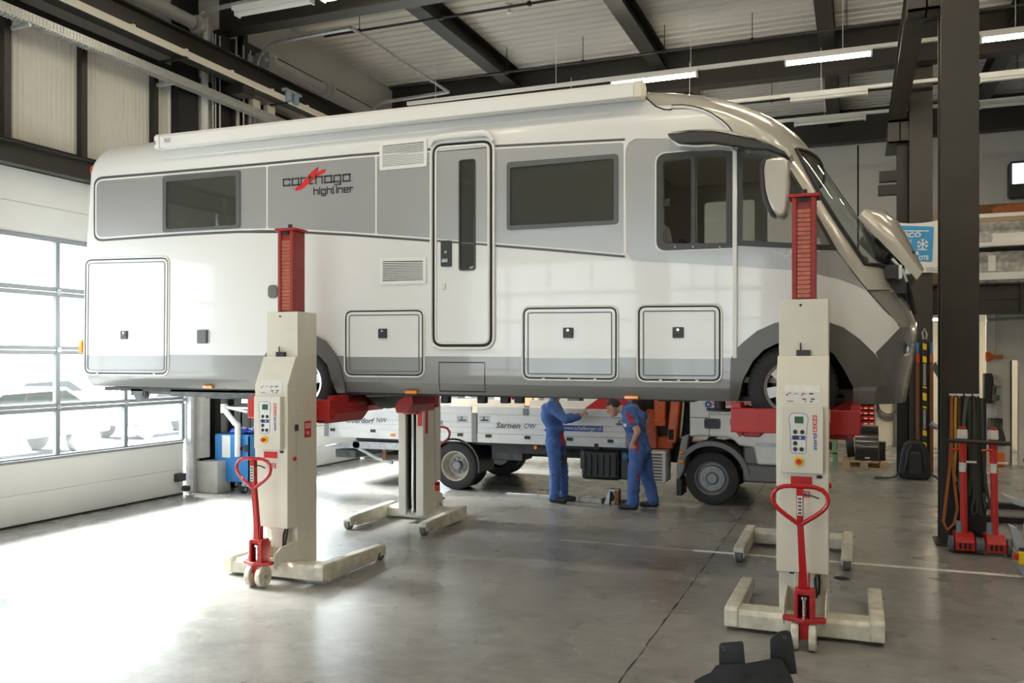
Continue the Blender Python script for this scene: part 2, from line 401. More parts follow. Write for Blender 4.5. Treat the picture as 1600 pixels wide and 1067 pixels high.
# conduits along X with hanger hooks
for i, (cy, cz, r) in enumerate(((12.9, 7.72, 0.022), (15.8, 7.72, 0.022), (9.9, 7.72, 0.022), (19.6, 7.7, 0.022))):
    b = MB(); b.tube([(-8.6, cy, cz), (XR - 0.2, cy, cz)], r, 8)
    for hx in [-7.9 + 1.55 * k for k in range(11)]:
        b.tube([(hx, cy, cz), (hx, cy, ZC)], 0.008, 5); b.box(hx - 0.03, hx + 0.03, cy - 0.03, cy + 0.03, cz - 0.03, cz + 0.03)
    struct(b.build('trim_%d' % (i + 21), 'steel_black'), 'thin black conduit hung under the roof')
b = MB(); b.cyl((-5.55, 13.9, 8.1), (-5.55, 13.9, 8.2), 0.06, n=16); b.cyl((-5.55, 13.9, 8.05), (-5.55, 13.9, 8.1), 0.045, n=16)
b.tube([(-5.55, 13.9, 8.16), (-5.2, 13.9, 8.16)], 0.012, 6)
tag(b.build('smoke_detector', 'lamp_white'), 'small white smoke detector on the roof sheet above the awning', 'detector')

# ---- left wall
YG1a, YG1b = 3.875, 10.775
wl = MB()
def wbox(y0, y1, z0, z1, x0=XL - 0.22, x1=XL): wl.box(x0, x1, y0, y1, z0, z1)
wbox(YF, YG1a - 0.1, 0, 4.5); wbox(YG1b + 0.12, 12.3, 0, 4.5); wbox(16.05, 17.8, 0, 4.5); wbox(21.9, YB, 0, 4.5)
wbox(YF, 10.45, 6.33, ZC); wbox(YF, 6.4, 4.8, 6.33); wbox(10.45, YB, 4.5, ZC); wbox(YF, 10.45, 4.5, 4.8)
wall_left = struct(wl.build('wall_left', 'wall_grey', smooth=False), 'light grey panelled side wall of the hall')
# ribbed pale panels over the gate
def ribbed(name, y0, y1, z0, z1, x, pitch=0.075):
    mb = MB(); pr = []; y = y0
    while y < y1 - 1e-4:
        for dy, dx in ((0, 0), (pitch * 0.55, 0), (pitch * 0.7, 0.012), (pitch * 0.85, 0.012)):
            if y + dy < y1: pr.append((y + dy, dx))
        y += pitch
    pr.append((y1, 0)); k = len(pr)
    mb.add([(x - p[1], p[0], z0) for p in pr] + [(x - p[1], p[0], z1) for p in pr], [(i, k + i, k + i + 1, i + 1) for i in range(k - 1)])
    mb.box(x - 0.08, x - 0.02, y0, y1, z0, z1)
    return mb.build(name, 'polycarb', wall_left, smooth=False)
for y0, y1 in ((6.42, 7.62), (7.66, 8.76), (8.86, 10.05), (10.14, 10.44)): ribbed('panel', y0, y1, 4.82, 6.36, XL - 0.03)
for y0, y1 in ((4.0, 5.2), (5.24, 6.4), (6.44, 7.6), (7.64, 8.8), (8.84, 10.0), (10.04, 10.4)):
    b = MB(); b.box(XL - 0.01, XL + 0.012, y0, y1, 6.56, 8.05); b.build('panel', 'wall_grey', wall_left)
for y0, y1 in ((12.1, 13.7), (13.74, 15.4), (15.44, 17.0), (17.4, 19.0), (19.04, 20.6)):
    for z0, z1 in ((4.75, 6.4), (6.55, 7.35)):
        b = MB(); b.box(XL - 0.01, XL + 0.012, y0, y1, z0, z1); b.build('panel', 'wall_grey', wall_left)
b = MB()   # posts and rails round the panels
for y0 in (7.62, 8.76, 10.05): b.box(XL - 0.03, XL + 0.06, y0, y0 + 0.095, 4.78, 6.33)
b.box(XL - 0.03, XL + 0.10, YF, 11.3, 6.32, 6.54); b.box(XL - 0.02, XL + 0.02, 6.4, 10.45, 4.78, 4.84)
b.box(XL - 0.02, XL + 0.06, 12.0, 22.5, 7.37, 7.52); b.box(XL - 0.02, XL + 0.06, 12.0, 22.5, 6.4, 6.53)
b.build('panel_rail', 'steel_dark', wall_left)
b = MB(); ibeam(b, 'Y', YF, 11.3, XL - 0.05, XL + 0.16, 4.5, 4.78, 0.02); b.box(XL - 0.03, XL, YF, 11.3, 4.5, 4.78)
b.tube([(XL + 0.13, YF, 4.80), (XL + 0.13, 11.2, 4.80)], 0.014, 6)
struct(b.build('trim_31', 'steel_dark'), 'dark steel lintel over the roller gate')
# wall columns at the frame lines
def hcol(name, x0, x1, y0, y1, z0, z1, m='steel_dark', lab='dark steel wall column', t=0.03):
    mb = MB(); mb.box(x0, x1, y0, y0 + t, z0, z1); mb.box(x0, x1, y1 - t, y1, z0, z1); mb.box((x0 + x1) / 2 - 0.012, (x0 + x1) / 2 + 0.012, y0 + t, y1 - t, z0, z1)
    return struct(mb.build(name, m), lab)
hcol('trim_32', XL + 0.02, XL + 0.19, 11.36, 11.72, 0, 7.4)
hcol('trim_33', XL + 0.02, XL + 0.33, 17.0, 17.36, 0, 7.4)
b = MB(); b.box(XL + 0.005, XL + 0.14, 10.46, 10.9, 4.8, 7.9); b.box(XL + 0.0, XL + 0.12, 12.0, 12.12, 4.5, 7.6)
struct(b.build('trim_34', 'steel_black'), 'black steel posts between the gates')
b = MB(); b.box(XL + 0.01, XL + 0.16, 11.0, 11.1, 4.8, 7.6); b.box(XL + 0.01, XL + 0.10, 11.85, 11.93, 4.6, 7.2)
struct(b.build('trim_35', 'lamp_white'), 'pale vertical cable ducts beside the column')
b = MB()
for k, (yy, xx) in enumerate(((11.16, 0.2), (11.22, 0.2), (11.3, 0.22), (11.78, 0.3), (12.02, 0.25))): b.tube([(XL + xx, yy, 4.6), (XL + xx, yy, 7.3)], 0.014, 6)
struct(b.build('trim_36', 'galvanised'), 'thin grey conduits running up the wall')
b = MB()   # dark ribbed cladding between the gates
for k in range(9): b.box(XL - 0.01, XL + 0.03 + 0.02 * (k % 2), 11.08 + k * 0.14, 11.2 + k * 0.14, 0.0, 4.5)
struct(b.build('trim_37', 'steel_black'), 'dark ribbed cladding between the two gates')
b = MB(); b.box(XL - 0.02, XL + 0.14, 10.98, 11.16, 0.55, 4.4); struct(b.build('trim_38', 'concrete'), 'pale wall strip at the gate edge')
b = MB(); b.box(XL + 0.0, XL + 0.42, 11.0, 11.32, 0, 0.50); struct(b.build('trim_39', 'concrete', bevel=0.01), 'concrete plinth at the foot of the gate')

# ---- sectional gates: each pane, rail and panel is its own piece
def gate(name, y0, y1, ncol, label, top=4.5, handle=True):
    g = bpy.data.objects.new(name, None); COL.objects.link(g); g.location = (XL - 0.06, (y0 + y1) / 2, 0); struct(g, label)
    def P(nm, mb, m, bevel=0): return mb.build(nm, m, g, bevel=bevel)
    xo, xi = XL - 0.10, XL - 0.045; w = (y1 - y0) / ncol
    for z0, z1 in ((0.03, 0.40), (0.405, 0.80)): mb = MB(); mb.box(xo, xi, y0, y1, z0, z1); P('panel', mb, 'gate_panel', 0.004)
    for z0, z1 in ((3.70, 4.08), (4.085, 4.5)): mb = MB(); mb.box(xo, xi, y0, y1, z0, z1); P('panel', mb, 'gate_panel', 0.004)
    mb = MB(); mb.box(xo, xi, y0, y1, 0.0, 0.03); P('bottom_seal', mb, 'black_rubber')
    rails = ((0.80, 0.86), (1.42, 1.53), (2.17, 2.28), (2.93, 3.05), (3.64, 3.70))
    for z0, z1 in rails:
        mb = MB(); mb.box(xo, xi + 0.012, y0, y1, z0, (z0 + z1) / 2 - 0.004); mb.box(xo, xi + 0.012, y0, y1, (z0 + z1) / 2 + 0.004, z1); P('rail', mb, 'gate_alu', 0.004)
    for (a, z0), (z1, c) in zip(rails, rails[1:]):
        for k in range(ncol):
            ya = y0 + k * w; mb = MB(); mb.box(XL - 0.075, XL - 0.068, ya + 0.03, ya + w - 0.03, z0 + 0.002, z1 - 0.002); P('pane', mb, 'glass_clear')
        for k in range(ncol + 1):
            yy = y0 + k * w; mb = MB(); mb.box(xo, xi + 0.008, yy - 0.032, yy + 0.032, z0, z1); P('mullion', mb, 'gate_alu', 0.003)
    for yy in [y0 + k * w for k in range(ncol + 1)]:
        for z0, z1 in rails[1:4]:
            mb = MB(); mb.box(xi + 0.01, xi + 0.03, yy - 0.03, yy + 0.03, z0 + 0.03, z1 - 0.02); P('hinge', mb, 'galvanised')
    for yy in (y0 - 0.06, y1 + 0.06):   # tracks: up the jamb, round, then out under the roof
        pts = [(XL + 0.06, yy, 0.05), (XL + 0.06, yy, 6.9)] + [(XL + 0.06 + 0.5 * (1 - math.cos(R(a))), yy, 6.9 + 0.62 * math.sin(R(a))) for a in (20, 40, 60, 80, 90)] + [(XL + 2.0, yy, 7.56)]
        mb = MB(); mb.tube(pts, 0.038, 6); mb.box(XL - 0.03, XL + 0.04, yy - 0.03, yy + 0.03, 0, 4.5); P('track', mb, 'galvanised')
    mb = MB(); mb.tube([(XL + 2.0, y0 - 0.06, 7.56), (XL + 2.0, y1 + 0.06, 7.56)], 0.03, 6); P('track_tie', mb, 'galvanised')
    mb = MB(); mb.cyl((XL + 0.3, y0 + 0.1, 7.25), (XL + 0.3, (y0 + y1) / 2 - 0.15, 7.25), 0.10); mb.cyl((XL + 0.3, (y0 + y1) / 2 + 0.15, 7.25), (XL + 0.3, y1 - 0.2, 7.25), 0.10)
    mb.cyl((XL + 0.3, y0 - 0.1, 7.25), (XL + 0.3, y1 + 0.1, 7.25), 0.03)
    for yy in (y0 + 0.02, (y0 + y1) / 2 - 0.1, (y0 + y1) / 2 + 0.06, y1 - 0.12): mb.cyl((XL + 0.3, yy, 7.25), (XL + 0.3, yy + 0.08, 7.25), 0.14)
    P('spring_shaft', mb, 'duct')
    mb = MB()
    for yy in (y0, y1):
        mb.box(XL - 0.02, XL + 0.34, yy - 0.02, yy + 0.02, 7.12, 7.4)
    P('shaft_bracket', mb, 'galvanised')
    mb = MB(); mb.box(XL - 0.05, XL + 0.04, y1 - 0.2, y1 - 0.03, 0.22, 0.34); mb.cyl((XL + 0.02, y1 - 0.06, 0.1), (XL + 0.02, y1 + 0.06, 0.1), 0.05); P('latch', mb, 'chassis_black', 0.005)
    return g
gate('door_1', YG1a, YG1b, 6, 'tall sectional gate with four rows of bright windows beside the motorhome tail')
gate('door_2', 12.42, 16.0, 3, 'sectional gate with white lower panel behind the flatbed tail')
gate('door_3', 17.9, 21.8, 3, 'sectional gate near the back wall, added for daylight')  # gate added to let daylight in at the back left

# crane runway and conductor rail, cable tray
b = MB(); ibeam(b, 'Y', YF, 21, -9.32, -9.08, 6.52, 6.9, 0.022)
for yy in (-0.2, 5.8, 11.5, 17.2): b.box(XL, -9.1, yy - 0.14, yy + 0.14, 6.36, 6.52)
struct(b.build('trim_41', 'steel_dark'), 'dark crane runway beam along the gate wall')
b = MB(); b.box(-9.075, -9.03, YF, 20.8, 6.50, 6.585); 
for k in range(26): b.box(-9.085, -9.02, YF + k * 1.0, YF + k * 1.0 + 0.05, 6.575, 6.605)
struct(b.build('trim_42', 'rail_cream'), 'cream conductor rail on the crane runway')
b = MB()
for k in range(7): b.box(XL + 0.0, -9.02, 5.2 + k * 2.4, 5.24 + k * 2.4, 6.46, 6.49)
struct(b.build('trim_43', 'steel_dark'), 'brackets of the conductor rail')
b = MB(); b.box(-9.5, -9.49, YF, 13.6, 6.22, 6.33); b.box(-9.37, -9.36, YF, 13.6, 6.22, 6.33); b.box(-9.5, -9.36, YF, 13.6, 6.215, 6.222)
k = 4.5
while k < 13.5:
    b.box(-9.358, -9.353, k, k + 0.022, 6.235, 6.315); b.box(-9.49, -9.37, k, k + 0.02, 6.20, 6.214); k += 0.05
for yy in (7.7, 10.1, 12.5): b.box(XL, -9.36, yy, yy + 0.04, 6.16, 6.2)
struct(b.build('trim_44', 'cable_tray', smooth=False), 'perforated galvanised cable tray along the wall')
for yy in (11.95, 12.35):
    b = MB(); b.box(-9.47, -9.37, yy, yy + 0.2, 6.33, 6.47); b.cyl((-9.42, yy + 0.1, 6.47), (-9.42, yy + 0.1, 6.52), 0.03)
    tag(b.build('junction_box', 'rail_cream', bevel=0.006), 'pale junction box on the cable tray, ' + ('nearer one' if yy < 12 else 'farther one'), 'junction box', 'junction boxes on the cable tray')
b = MB(); b.box(-9.06, -8.96, 12.3, 12.75, 6.66, 6.7)
b.mi = 1; b.cyl((-9.0, 12.42, 6.5), (-9.0, 12.42, 6.68), 0.06, n=12); b.cyl((-9.0, 12.62, 6.5), (-9.0, 12.62, 6.68), 0.06, n=12)
tag(b.build('crane_pickup', ['galvanised', 'machine_blue']), 'small blue twin current collector on the crane rail', 'collector')

# ---- back, right and front walls
b = MB(); b.box(XL - 0.2, XR, YB, YB + 0.2, 3.0, ZC); b.mi = 1; b.box(XL - 0.2, XR, YB, YB + 0.2, 0, 3.0)
b.mi = 2; b.box(0.02, 0.06, YB - 0.004, YB, 3.0, 7.4); b.box(-4.6, -4.56, YB - 0.004, YB, 3.0, 7.4)
struct(b.build('wall_back', ['wall_grey', 'wall_cream', 'black_gap'], smooth=False), 'grey back wall with cream lower part')
b = MB(); b.box(XR, XR + 0.2, YF, YB, 0, ZC); struct(b.build('wall_right', 'wall_white', smooth=False), 'plain light wall on the right, out of view')
b = MB(); b.box(XL - 0.2, XR, YF - 0.2, YF, 4.6, ZC)
gx = [(-9.3, -4.9), (-4.1, -1.9)]
xs_ = [XL - 0.2] + [q for p in gx for q in p] + [XR]
for a0, a1 in zip(xs_[::2], xs_[1::2]): b.box(a0, a1, YF - 0.2, YF, 0, 4.6)
for x0, x1 in gx: b.box(x0, x1, YF - 0.12, YF - 0.06, 0, 0.8)
b.mi = 1
for x0, x1 in gx:
    for z in (0.8, 1.5, 2.25, 3.0, 3.7, 4.5): b.box(x0, x1, YF - 0.12, YF - 0.05, z, z + 0.09)
    for k in range(5): xx = lerp(x0, x1, k / 4); b.box(xx - 0.03, xx + 0.03, YF - 0.12, YF - 0.05, 0.8, 4.6)
struct(b.build('wall_front', ['wall_grey', 'gate_alu'], smooth=False), 'wall with glazed gates behind the viewer')
for i, (x0, x1) in enumerate(gx):
    b = MB(); b.box(x0, x1, YF - 0.1, YF - 0.092, 0.8, 4.6); struct(b.build('window_%d' % (i + 1), 'glass_clear', smooth=False), 'glazing of a gate behind the viewer')

# ---- steel columns on the right
b = MB(); x0, x1, y0, y1 = 0.888, 1.275, 10.95, 11.35
b.box(x0, x1, y0, y0 + 0.03, 0.0, 8.1); b.box(x0, x1, y1 - 0.03, y1, 0.0, 8.1); b.box(1.07, 1.09, y0 + 0.03, y1 - 0.03, 0, 8.1); b.box(x0 - 0.05, x1 + 0.05, y0 - 0.05, y1 + 0.05, 0, 0.025)
struct(b.build('trim_51', 'steel_brown', bevel=0.004), 'wide dark steel column carrying straps and jacks')
b = MB(); b.box(0.90, 1.29, 17.5, 17.53, 0, 8.1); b.box(0.90, 1.29, 17.87, 17.9, 0, 8.1); b.box(1.085, 1.105, 17.53, 17.87, 0, 8.1)
struct(b.build('trim_52', 'steel_brown', bevel=0.004), 'dark steel column at the mezzanine edge')
b = MB(); b.box(0.70, 0.89, 17.66, 17.9, 0, 6.1); b.box(0.38, 0.70, 17.66, 17.86, 5.18, 5.36); b.box(0.40, 0.70, 17.66, 17.8, 5.42, 5.62)
struct(b.build('trim_53', 'steel_black'), 'black steel post of the crane beside the mezzanine column')
b = MB(); ibeam(b, 'Y', 10.9, 20.6, 0.58, 0.84, 6.52, 6.86, 0.025)
struct(b.build('trim_54', 'steel_brown'), 'dark crane runway beam on the right')
b = MB()
for yy in (11.0, 17.55):
    b.box(0.55, 0.92, yy, yy + 0.02, 6.1, 6.52); b.box(0.55, 0.92, yy + 0.26, yy + 0.28, 6.1, 6.52); b.box(0.55, 1.25, yy, yy + 0.28, 6.48, 6.52); b.box(0.55, 1.25, yy, yy + 0.28, 6.1, 6.13); b.box(0.74, 0.76, yy, yy + 0.28, 6.1, 6.5)
struct(b.build('trim_55', 'steel_brown'), 'crane runway brackets on the columns')

# ---- luminaires
def light_line(y, z, x0, x1, name):
    mb = MB(); mb.box(x0, x1, y - 0.03, y + 0.03, z + 0.075, z + 0.135)
    k = x0 + 0.6
    while k < x1: mb.tube([(k, y, z + 0.13), (k, y, 7.85)], 0.006, 4); k += 2.4
    return struct(mb.build(name, 'lamp_white'), 'white trunking of a light line')
def luminaire(x0, x1, y, z, lit, label):
    t = thing('ceiling_light', label, 'ceiling light', ((x0 + x1) / 2, y, z), 'fluorescent ceiling lights')
    mb = MB(); mb.box(x0, x1, y - 0.055, y + 0.055, z + 0.03, z + 0.075); mb.box(x0, x0 + 0.03, y - 0.06, y + 0.06, z - 0.03, z + 0.075); mb.box(x1 - 0.03, x1, y - 0.06, y + 0.06, z - 0.03, z + 0.075)
    mb.build('housing', 'lamp_white', t)
    mb = MB(); mb.box(x0 + 0.03, x1 - 0.03, y - 0.045, y + 0.045, z - 0.02, z + 0.03)
    mb.build('diffuser', 'tube_lit' if lit else 'lamp_white', t, bevel=0.012)
light_line(10.5, 7.2, -8.6, 8.5, 'trim_61'); light_line(14.8, 6.9, -8.0, 8.5, 'trim_62'); light_line(16.95, 6.9, -6.0, 8.5, 'trim_63'); light_line(18.7, 6.9, -6.0, 8.5, 'trim_64'); light_line(5.0, 7.2, -8.6, 8.5, 'trim_65')
def lx(u, v, y): return atY(u, v, y)[0]
luminaire(lx(370, 24, 10.5), lx(488, 5, 10.5), 10.5, 7.2, False, 'unlit white ceiling light at the top left near the gate springs')
luminaire(lx(503, 0, 10.5), lx(503, 0, 10.5) + 1.5, 10.5, 7.2, True, 'lit ceiling light cut by the top edge above the awning')
luminaire(lx(1090, 128, 14.8) - 1.5, lx(1090, 128, 14.8), 14.8, 6.9, True, 'lit ceiling light just above the front of the awning')
luminaire(lx(1226, 105, 14.8), lx(1363, 92, 14.8), 14.8, 6.9, True, 'lit ceiling light right of the motorhome roof, left of the crane beam')
luminaire(lx(1531, 66, 14.8), lx(1531, 66, 14.8) + 1.5, 14.8, 6.9, True, 'lit ceiling light right of the big steel column')
luminaire(lx(1235, 158, 16.95), lx(1356, 146, 16.95), 16.95, 6.9, False, 'unlit ceiling light under the lit one, above the windscreen')
luminaire(lx(1531, 116, 16.95), lx(1531, 116, 16.95) + 1.5, 16.95, 6.9, False, 'upper unlit ceiling light right of the big column')
luminaire(lx(1241, 197, 18.7), lx(1353, 186, 18.7), 18.7, 6.9, False, 'lowest unlit ceiling light above the windscreen')
luminaire(lx(1531, 160, 18.7), lx(1531, 160, 18.7) + 1.5, 18.7, 6.9, False, 'lower unlit ceiling light right of the big column')
for k in range(5):
    luminaire(-7.6 + 3.1 * k, -6.1 + 3.1 * k, 5.0, 7.2, True, 'lit ceiling light over the viewer, out of view, %s from the gate' % ('first', 'second', 'third', 'fourth', 'fifth')[k])
for xx in (-1.0, 2.6): luminaire(xx, xx + 1.5, 10.5, 7.2, True, 'lit ceiling light out of view over the motorhome ' + ('roof' if xx < 0 else 'nose'))
for xx in (-7.0, -3.4, 0.2, 3.8): luminaire(xx, xx + 1.5, 0.8, 7.2, True, 'lit ceiling light behind the viewer, %s from the gate wall' % {-7.0: 'first', -3.4: 'second', 0.2: 'third', 3.8: 'fourth'}[xx])
light_line(0.8, 7.2, -8.6, 8.5, 'trim_66')

for k, xx in enumerate((0.9, 2.9, 4.9)): luminaire(xx, xx + 1.4, 20.6, 2.95, True, 'lit warm tube light under the mezzanine deck, %s one' % ('left', 'middle', 'right')[k])
# ---- outside the gates
b = MB(); b.box(-90, XL - 0.24, -60, 80, -0.2, -0.04); tag(b.build('ground', 'asphalt', smooth=False), 'sunlit yard outside the gate', kind='structure')
b = MB(); b.box(-66, -60, -30, 90, -0.04, 6)
tag(b.build('yard_building', 'facade', smooth=False), 'overexposed white building across the yard', 'building')
def car(x, y, m, label):
    t = thing('parked_car', label, 'car', (x, y, -0.04), 'cars parked outside the gate')
    pr = [(-2.1, 0.35), (-2.15, 0.8), (-1.9, 0.95), (-1.3, 1.0), (-0.75, 1.42), (0.9, 1.48), (1.7, 1.05), (2.1, 0.95), (2.15, 0.4)]
    mb = MB(); mb.prism([(y + p[0], p[1]) for p in pr], 'X', x - 0.85, x + 0.85); mb.build('body', m, t, bevel=0.06)
    mb = MB(); mb.prism([(y - 1.15, 1.03), (y - 0.72, 1.36), (y + 0.85, 1.41), (y + 1.45, 1.06)], 'X', x - 0.86, x + 0.86); mb.build('side_window', 'glass_tint', t)
    for dy in (-1.35, 1.35):
        for sx in (-0.8, 0.62):
            mb = MB(); mb.cyl((x + sx, y + dy, 0.27), (x + sx + 0.2, y + dy, 0.27), 0.31, n=20); mb.build('wheel', 'asphalt', t)  # tyres in the pale yard grey: overexposure put into their colour
car(-17.5, 13.8, 'car_paint', 'pale car outside, seen through the left gate panes'); car(-18.6, 19.6, 'car_dark', 'dark car outside, seen through the pane by the gate jamb'); car(-25, 20.5, 'car_paint', 'pale car farther off across the yard')
# ================================================================ THE MOTORHOME
YC = 8.85; ZB = 1.77; ZT = 4.63; ZS = 4.25
NOSE = [(1.70, 0.40), (1.77, 0.42), (2.0, 0.457), (2.1, 0.48), (2.4, 0.516), (2.5, 0.50), (2.66, 0.41), (2.76, 0.34), (2.98, 0.28), (3.25, 0.115), (3.6, -0.105), (3.95, -0.325), (4.11, -0.43), (4.22, -0.52), (4.32, -0.64), (4.42, -0.78), (4.5, -0.92), (4.56, -1.06), (4.6, -1.22), (4.63, -1.5)]
LC = [(1.70, 0.55), (2.4, 0.62), (2.7, 0.55), (3.0, 0.50), (3.7, 0.42), (4.1, 0.45), (4.3, 0.6), (4.5, 0.9), (4.63, 1.2)]
EXN = [(1.7, 2.5), (2.6, 2.6), (3.2, 3.0), (4.0, 2.8), (4.3, 2.2), (4.63, 2.0)]
REAR = [(1.70, -8.46), (1.80, -8.50), (2.0, -8.56), (3.0, -8.53), (4.3, -8.43), (4.5, -8.36), (4.58, -8.28), (4.63, -8.1)]
def hwid(z):
    if z < 1.9: return 1.15 - 0.05 * ((1.9 - z) / 0.15) ** 1.5
    if z <= ZS: return 1.15
    q = min(1.0, (z - ZS) / (ZT - ZS)); return 1.15 - 0.36 * (1 - math.sqrt(max(0, 1 - q * q)))
def mh(z): return interp(NOSE, z), interp(LC, z), interp(EXN, z)
def side_y(x, z):
    z = max(1.71, min(ZT - 0.002, z)); nx, lc, n = mh(z); w = hwid(z); xs = nx - lc
    if x <= xs: return YC - w
    q = min(0.999, (x - xs) / lc); return YC - w * (1 - q ** n) ** (1 / n)
def tilt(x): return -0.0075 * (x + 3.2)
def onside(u, v, off=0.0):
    Y = 7.7
    for _ in range(12): x, z = atY(u, v, Y); Y = 0.5 * Y + 0.5 * (side_y(x, z) - off)
    return (x, z)
def on3(u, v, off=0.003): x, z = onside(u, v); return (x, side_y(x, z) - off, z)
def S(pts): return [onside(u, v) for u, v in pts]

def ring(z, inset=0.0):
    nx, lc, n = mh(z); w = hwid(z) - inset; nx -= inset; lc = max(0.1, lc - inset * 0.3); rx = interp(REAR, z) + inset; xs = nx - lc; rr = 0.13
    near = [(rx, 0.0)]
    for i in range(6):
        a = R(90 * i / 5); near.append((rx + rr * (1 - math.sin(a)) if False else rx + rr - rr * math.cos(a), -(w - rr + rr * math.sin(a))))
    for i in range(1, 9): near.append((lerp(rx + rr, xs, i / 9), -w))
    for i in range(0, 27):
        a = PI / 2 * i / 26; near.append((xs + lc * max(0, math.sin(a)) ** (2 / n), -w * max(0, math.cos(a)) ** (2 / n)))
    far = [(x, -y) for x, y in near[1:-1]][::-1]
    return [(x, YC + y, z) for x, y in near + far]
def body_mesh(zs, inset):
    mb = MB(); rings = [ring(z, inset) for z in zs]; n = len(rings[0])
    vs = [p for r in rings for p in r]
    fs = [(k * n + i, k * n + (i + 1) % n, (k + 1) * n + (i + 1) % n, (k + 1) * n + i) for k in range(len(zs) - 1) for i in range(n)]
    fs += [tuple(range(n - 1, -1, -1)), tuple(range((len(zs) - 1) * n, len(zs) * n))]
    return mb.add(vs, fs)
zs = [1.755, 1.78, 1.82, 1.87, 1.95] + [2.05 + 0.1 * i for i in range(22)] + [4.25, 4.3, 4.35, 4.40, 4.44, 4.48, 4.51, 4.54, 4.565, 4.585, 4.6, 4.612, 4.622, 4.63]
outer = body_mesh(zs, 0.0)
outer.v = [(x, y, z + tilt(x)) for x, y, z in outer.v]
inner = body_mesh([1.86] + [z - 0.04 for z in zs[5:]], 0.045)
inner.v = [(x, y, z + tilt(x)) for x, y, z in inner.v]

# painted zones of the shell: cap and nose boundary x = f(z), skirt bands by height
CAPL = [(1005.6, 145), (1011, 154), (1024, 165.6), (1037.5, 171), (1049, 171.5), (1049.5, 164.5), (1065.6, 164), (1080.6, 165.6), (1097.5, 170), (1112.5, 177), (1127.5, 187), (1139, 197.5), (1146, 208)]
PIL = [(1178, 222), (1205, 238), (1232, 262), (1262, 310), (1290, 360), (1307, 392), (1331, 423), (1355, 453), (1381, 482), (1407, 511), (1388, 531), (1368, 551), (1381, 578), (1372, 600), (1366, 617)]
cap_xz = S(CAPL); pil_xz = S(PIL)
bound = [(z, x) for x, z in (cap_xz + pil_xz)]; bound.sort()
bz, prevz = [], -9
for z, x in bound:
    if z - prevz > 0.004: bz.append((z, x)); prevz = z
def body_material():
    m = bpy.data.materials.new('motorhome_paint'); m.use_nodes = True; nt = m.node_tree; N = nt.nodes; L = nt.links; p = N['Principled BSDF']
    tc = N.new('ShaderNodeTexCoord'); sx = N.new('ShaderNodeSeparateXYZ'); L.new(tc.outputs['Object'], sx.inputs[0])
    Z0, Z1, X0, X1 = 1.6, 4.8, -2.4, 0.8
    mz = N.new('ShaderNodeMapRange'); mz.inputs[1].default_value = Z0; mz.inputs[2].default_value = Z1; L.new(sx.outputs[2], mz.inputs[0])
    fc = N.new('ShaderNodeFloatCurve'); cu = fc.mapping.curves[0]; L.new(mz.outputs[0], fc.inputs['Value'])
    pts = [((z - Z0) / (Z1 - Z0), (x - X0) / (X1 - X0)) for z, x in bz]
    pts = [(0, pts[0][1])] + pts + [(1, pts[-1][1])]
    cu.points[0].location = pts[0]; cu.points[1].location = pts[-1]
    for q in pts[1:-1]: cu.points.new(*q)
    for q in cu.points: q.handle_type = 'VECTOR'
    fc.mapping.update()
    mx = N.new('ShaderNodeMapRange'); mx.inputs[1].default_value = X0; mx.inputs[2].default_value = X1; L.new(sx.outputs[0], mx.inputs[0])
    gt = N.new('ShaderNodeMath'); gt.operation = 'GREATER_THAN'; L.new(mx.outputs[0], gt.inputs[0]); L.new(fc.outputs[0], gt.inputs[1])
    # height bands, levelled for the slight nose-down stance
    tl = N.new('ShaderNodeMath'); tl.operation = 'MULTIPLY_ADD'; tl.inputs[1].default_value = 0.0063; L.new(sx.outputs[0], tl.inputs[0]); L.new(sx.outputs[2], tl.inputs[2])
    def ramp(stops):
        r = N.new('ShaderNodeValToRGB'); r.color_ramp.interpolation = 'CONSTANT'; e = r.color_ramp.elements
        mm = N.new('ShaderNodeMapRange'); mm.inputs[1].default_value = 1.0; mm.inputs[2].default_value = 5.0; L.new(tl.outputs[0], mm.inputs[0]); L.new(mm.outputs[0], r.inputs[0])
        for i, (z, c) in enumerate(stops):
            el = e[i] if i < 2 else e.new((z - 1) / 4)
            el.position = max(0, (z - 1) / 4); el.color = (*c, 1)
        return r
    r1 = ramp([(1.0, (0.15, 0.15, 0.147)), (1.842, (0.255, 0.255, 0.25)), (2.099, (0.72, 0.72, 0.705))])
    r2 = ramp([(1.0, (0.12, 0.12, 0.118)), (2.37, (0.27, 0.26, 0.24)), (2.66, (0.56, 0.53, 0.47))])
    mix = N.new('ShaderNodeMix'); mix.data_type = 'RGBA'; L.new(gt.outputs[0], mix.inputs[0]); L.new(r1.outputs[0], mix.inputs[6]); L.new(r2.outputs[0], mix.inputs[7])
    L.new(mix.outputs[2], p.inputs['Base Color'])
    mt = N.new('ShaderNodeMath'); mt.operation = 'MULTIPLY'; mt.inputs[1].default_value = 0.35; L.new(gt.outputs[0], mt.inputs[0]); L.new(mt.outputs[0], p.inputs['Metallic'])
    p.inputs['Roughness'].default_value = 0.24; p.inputs['Coat Weight'].default_value = 0.4; p.inputs['Coat Roughness'].default_value = 0.04
    MATS['motorhome_paint'] = m
body_material()

MHT = thing('motorhome', 'white and silver motorhome with grey belt and raised bonnet, lifted on four wheel lifts', 'motorhome', (-4.0, YC, 1.5))

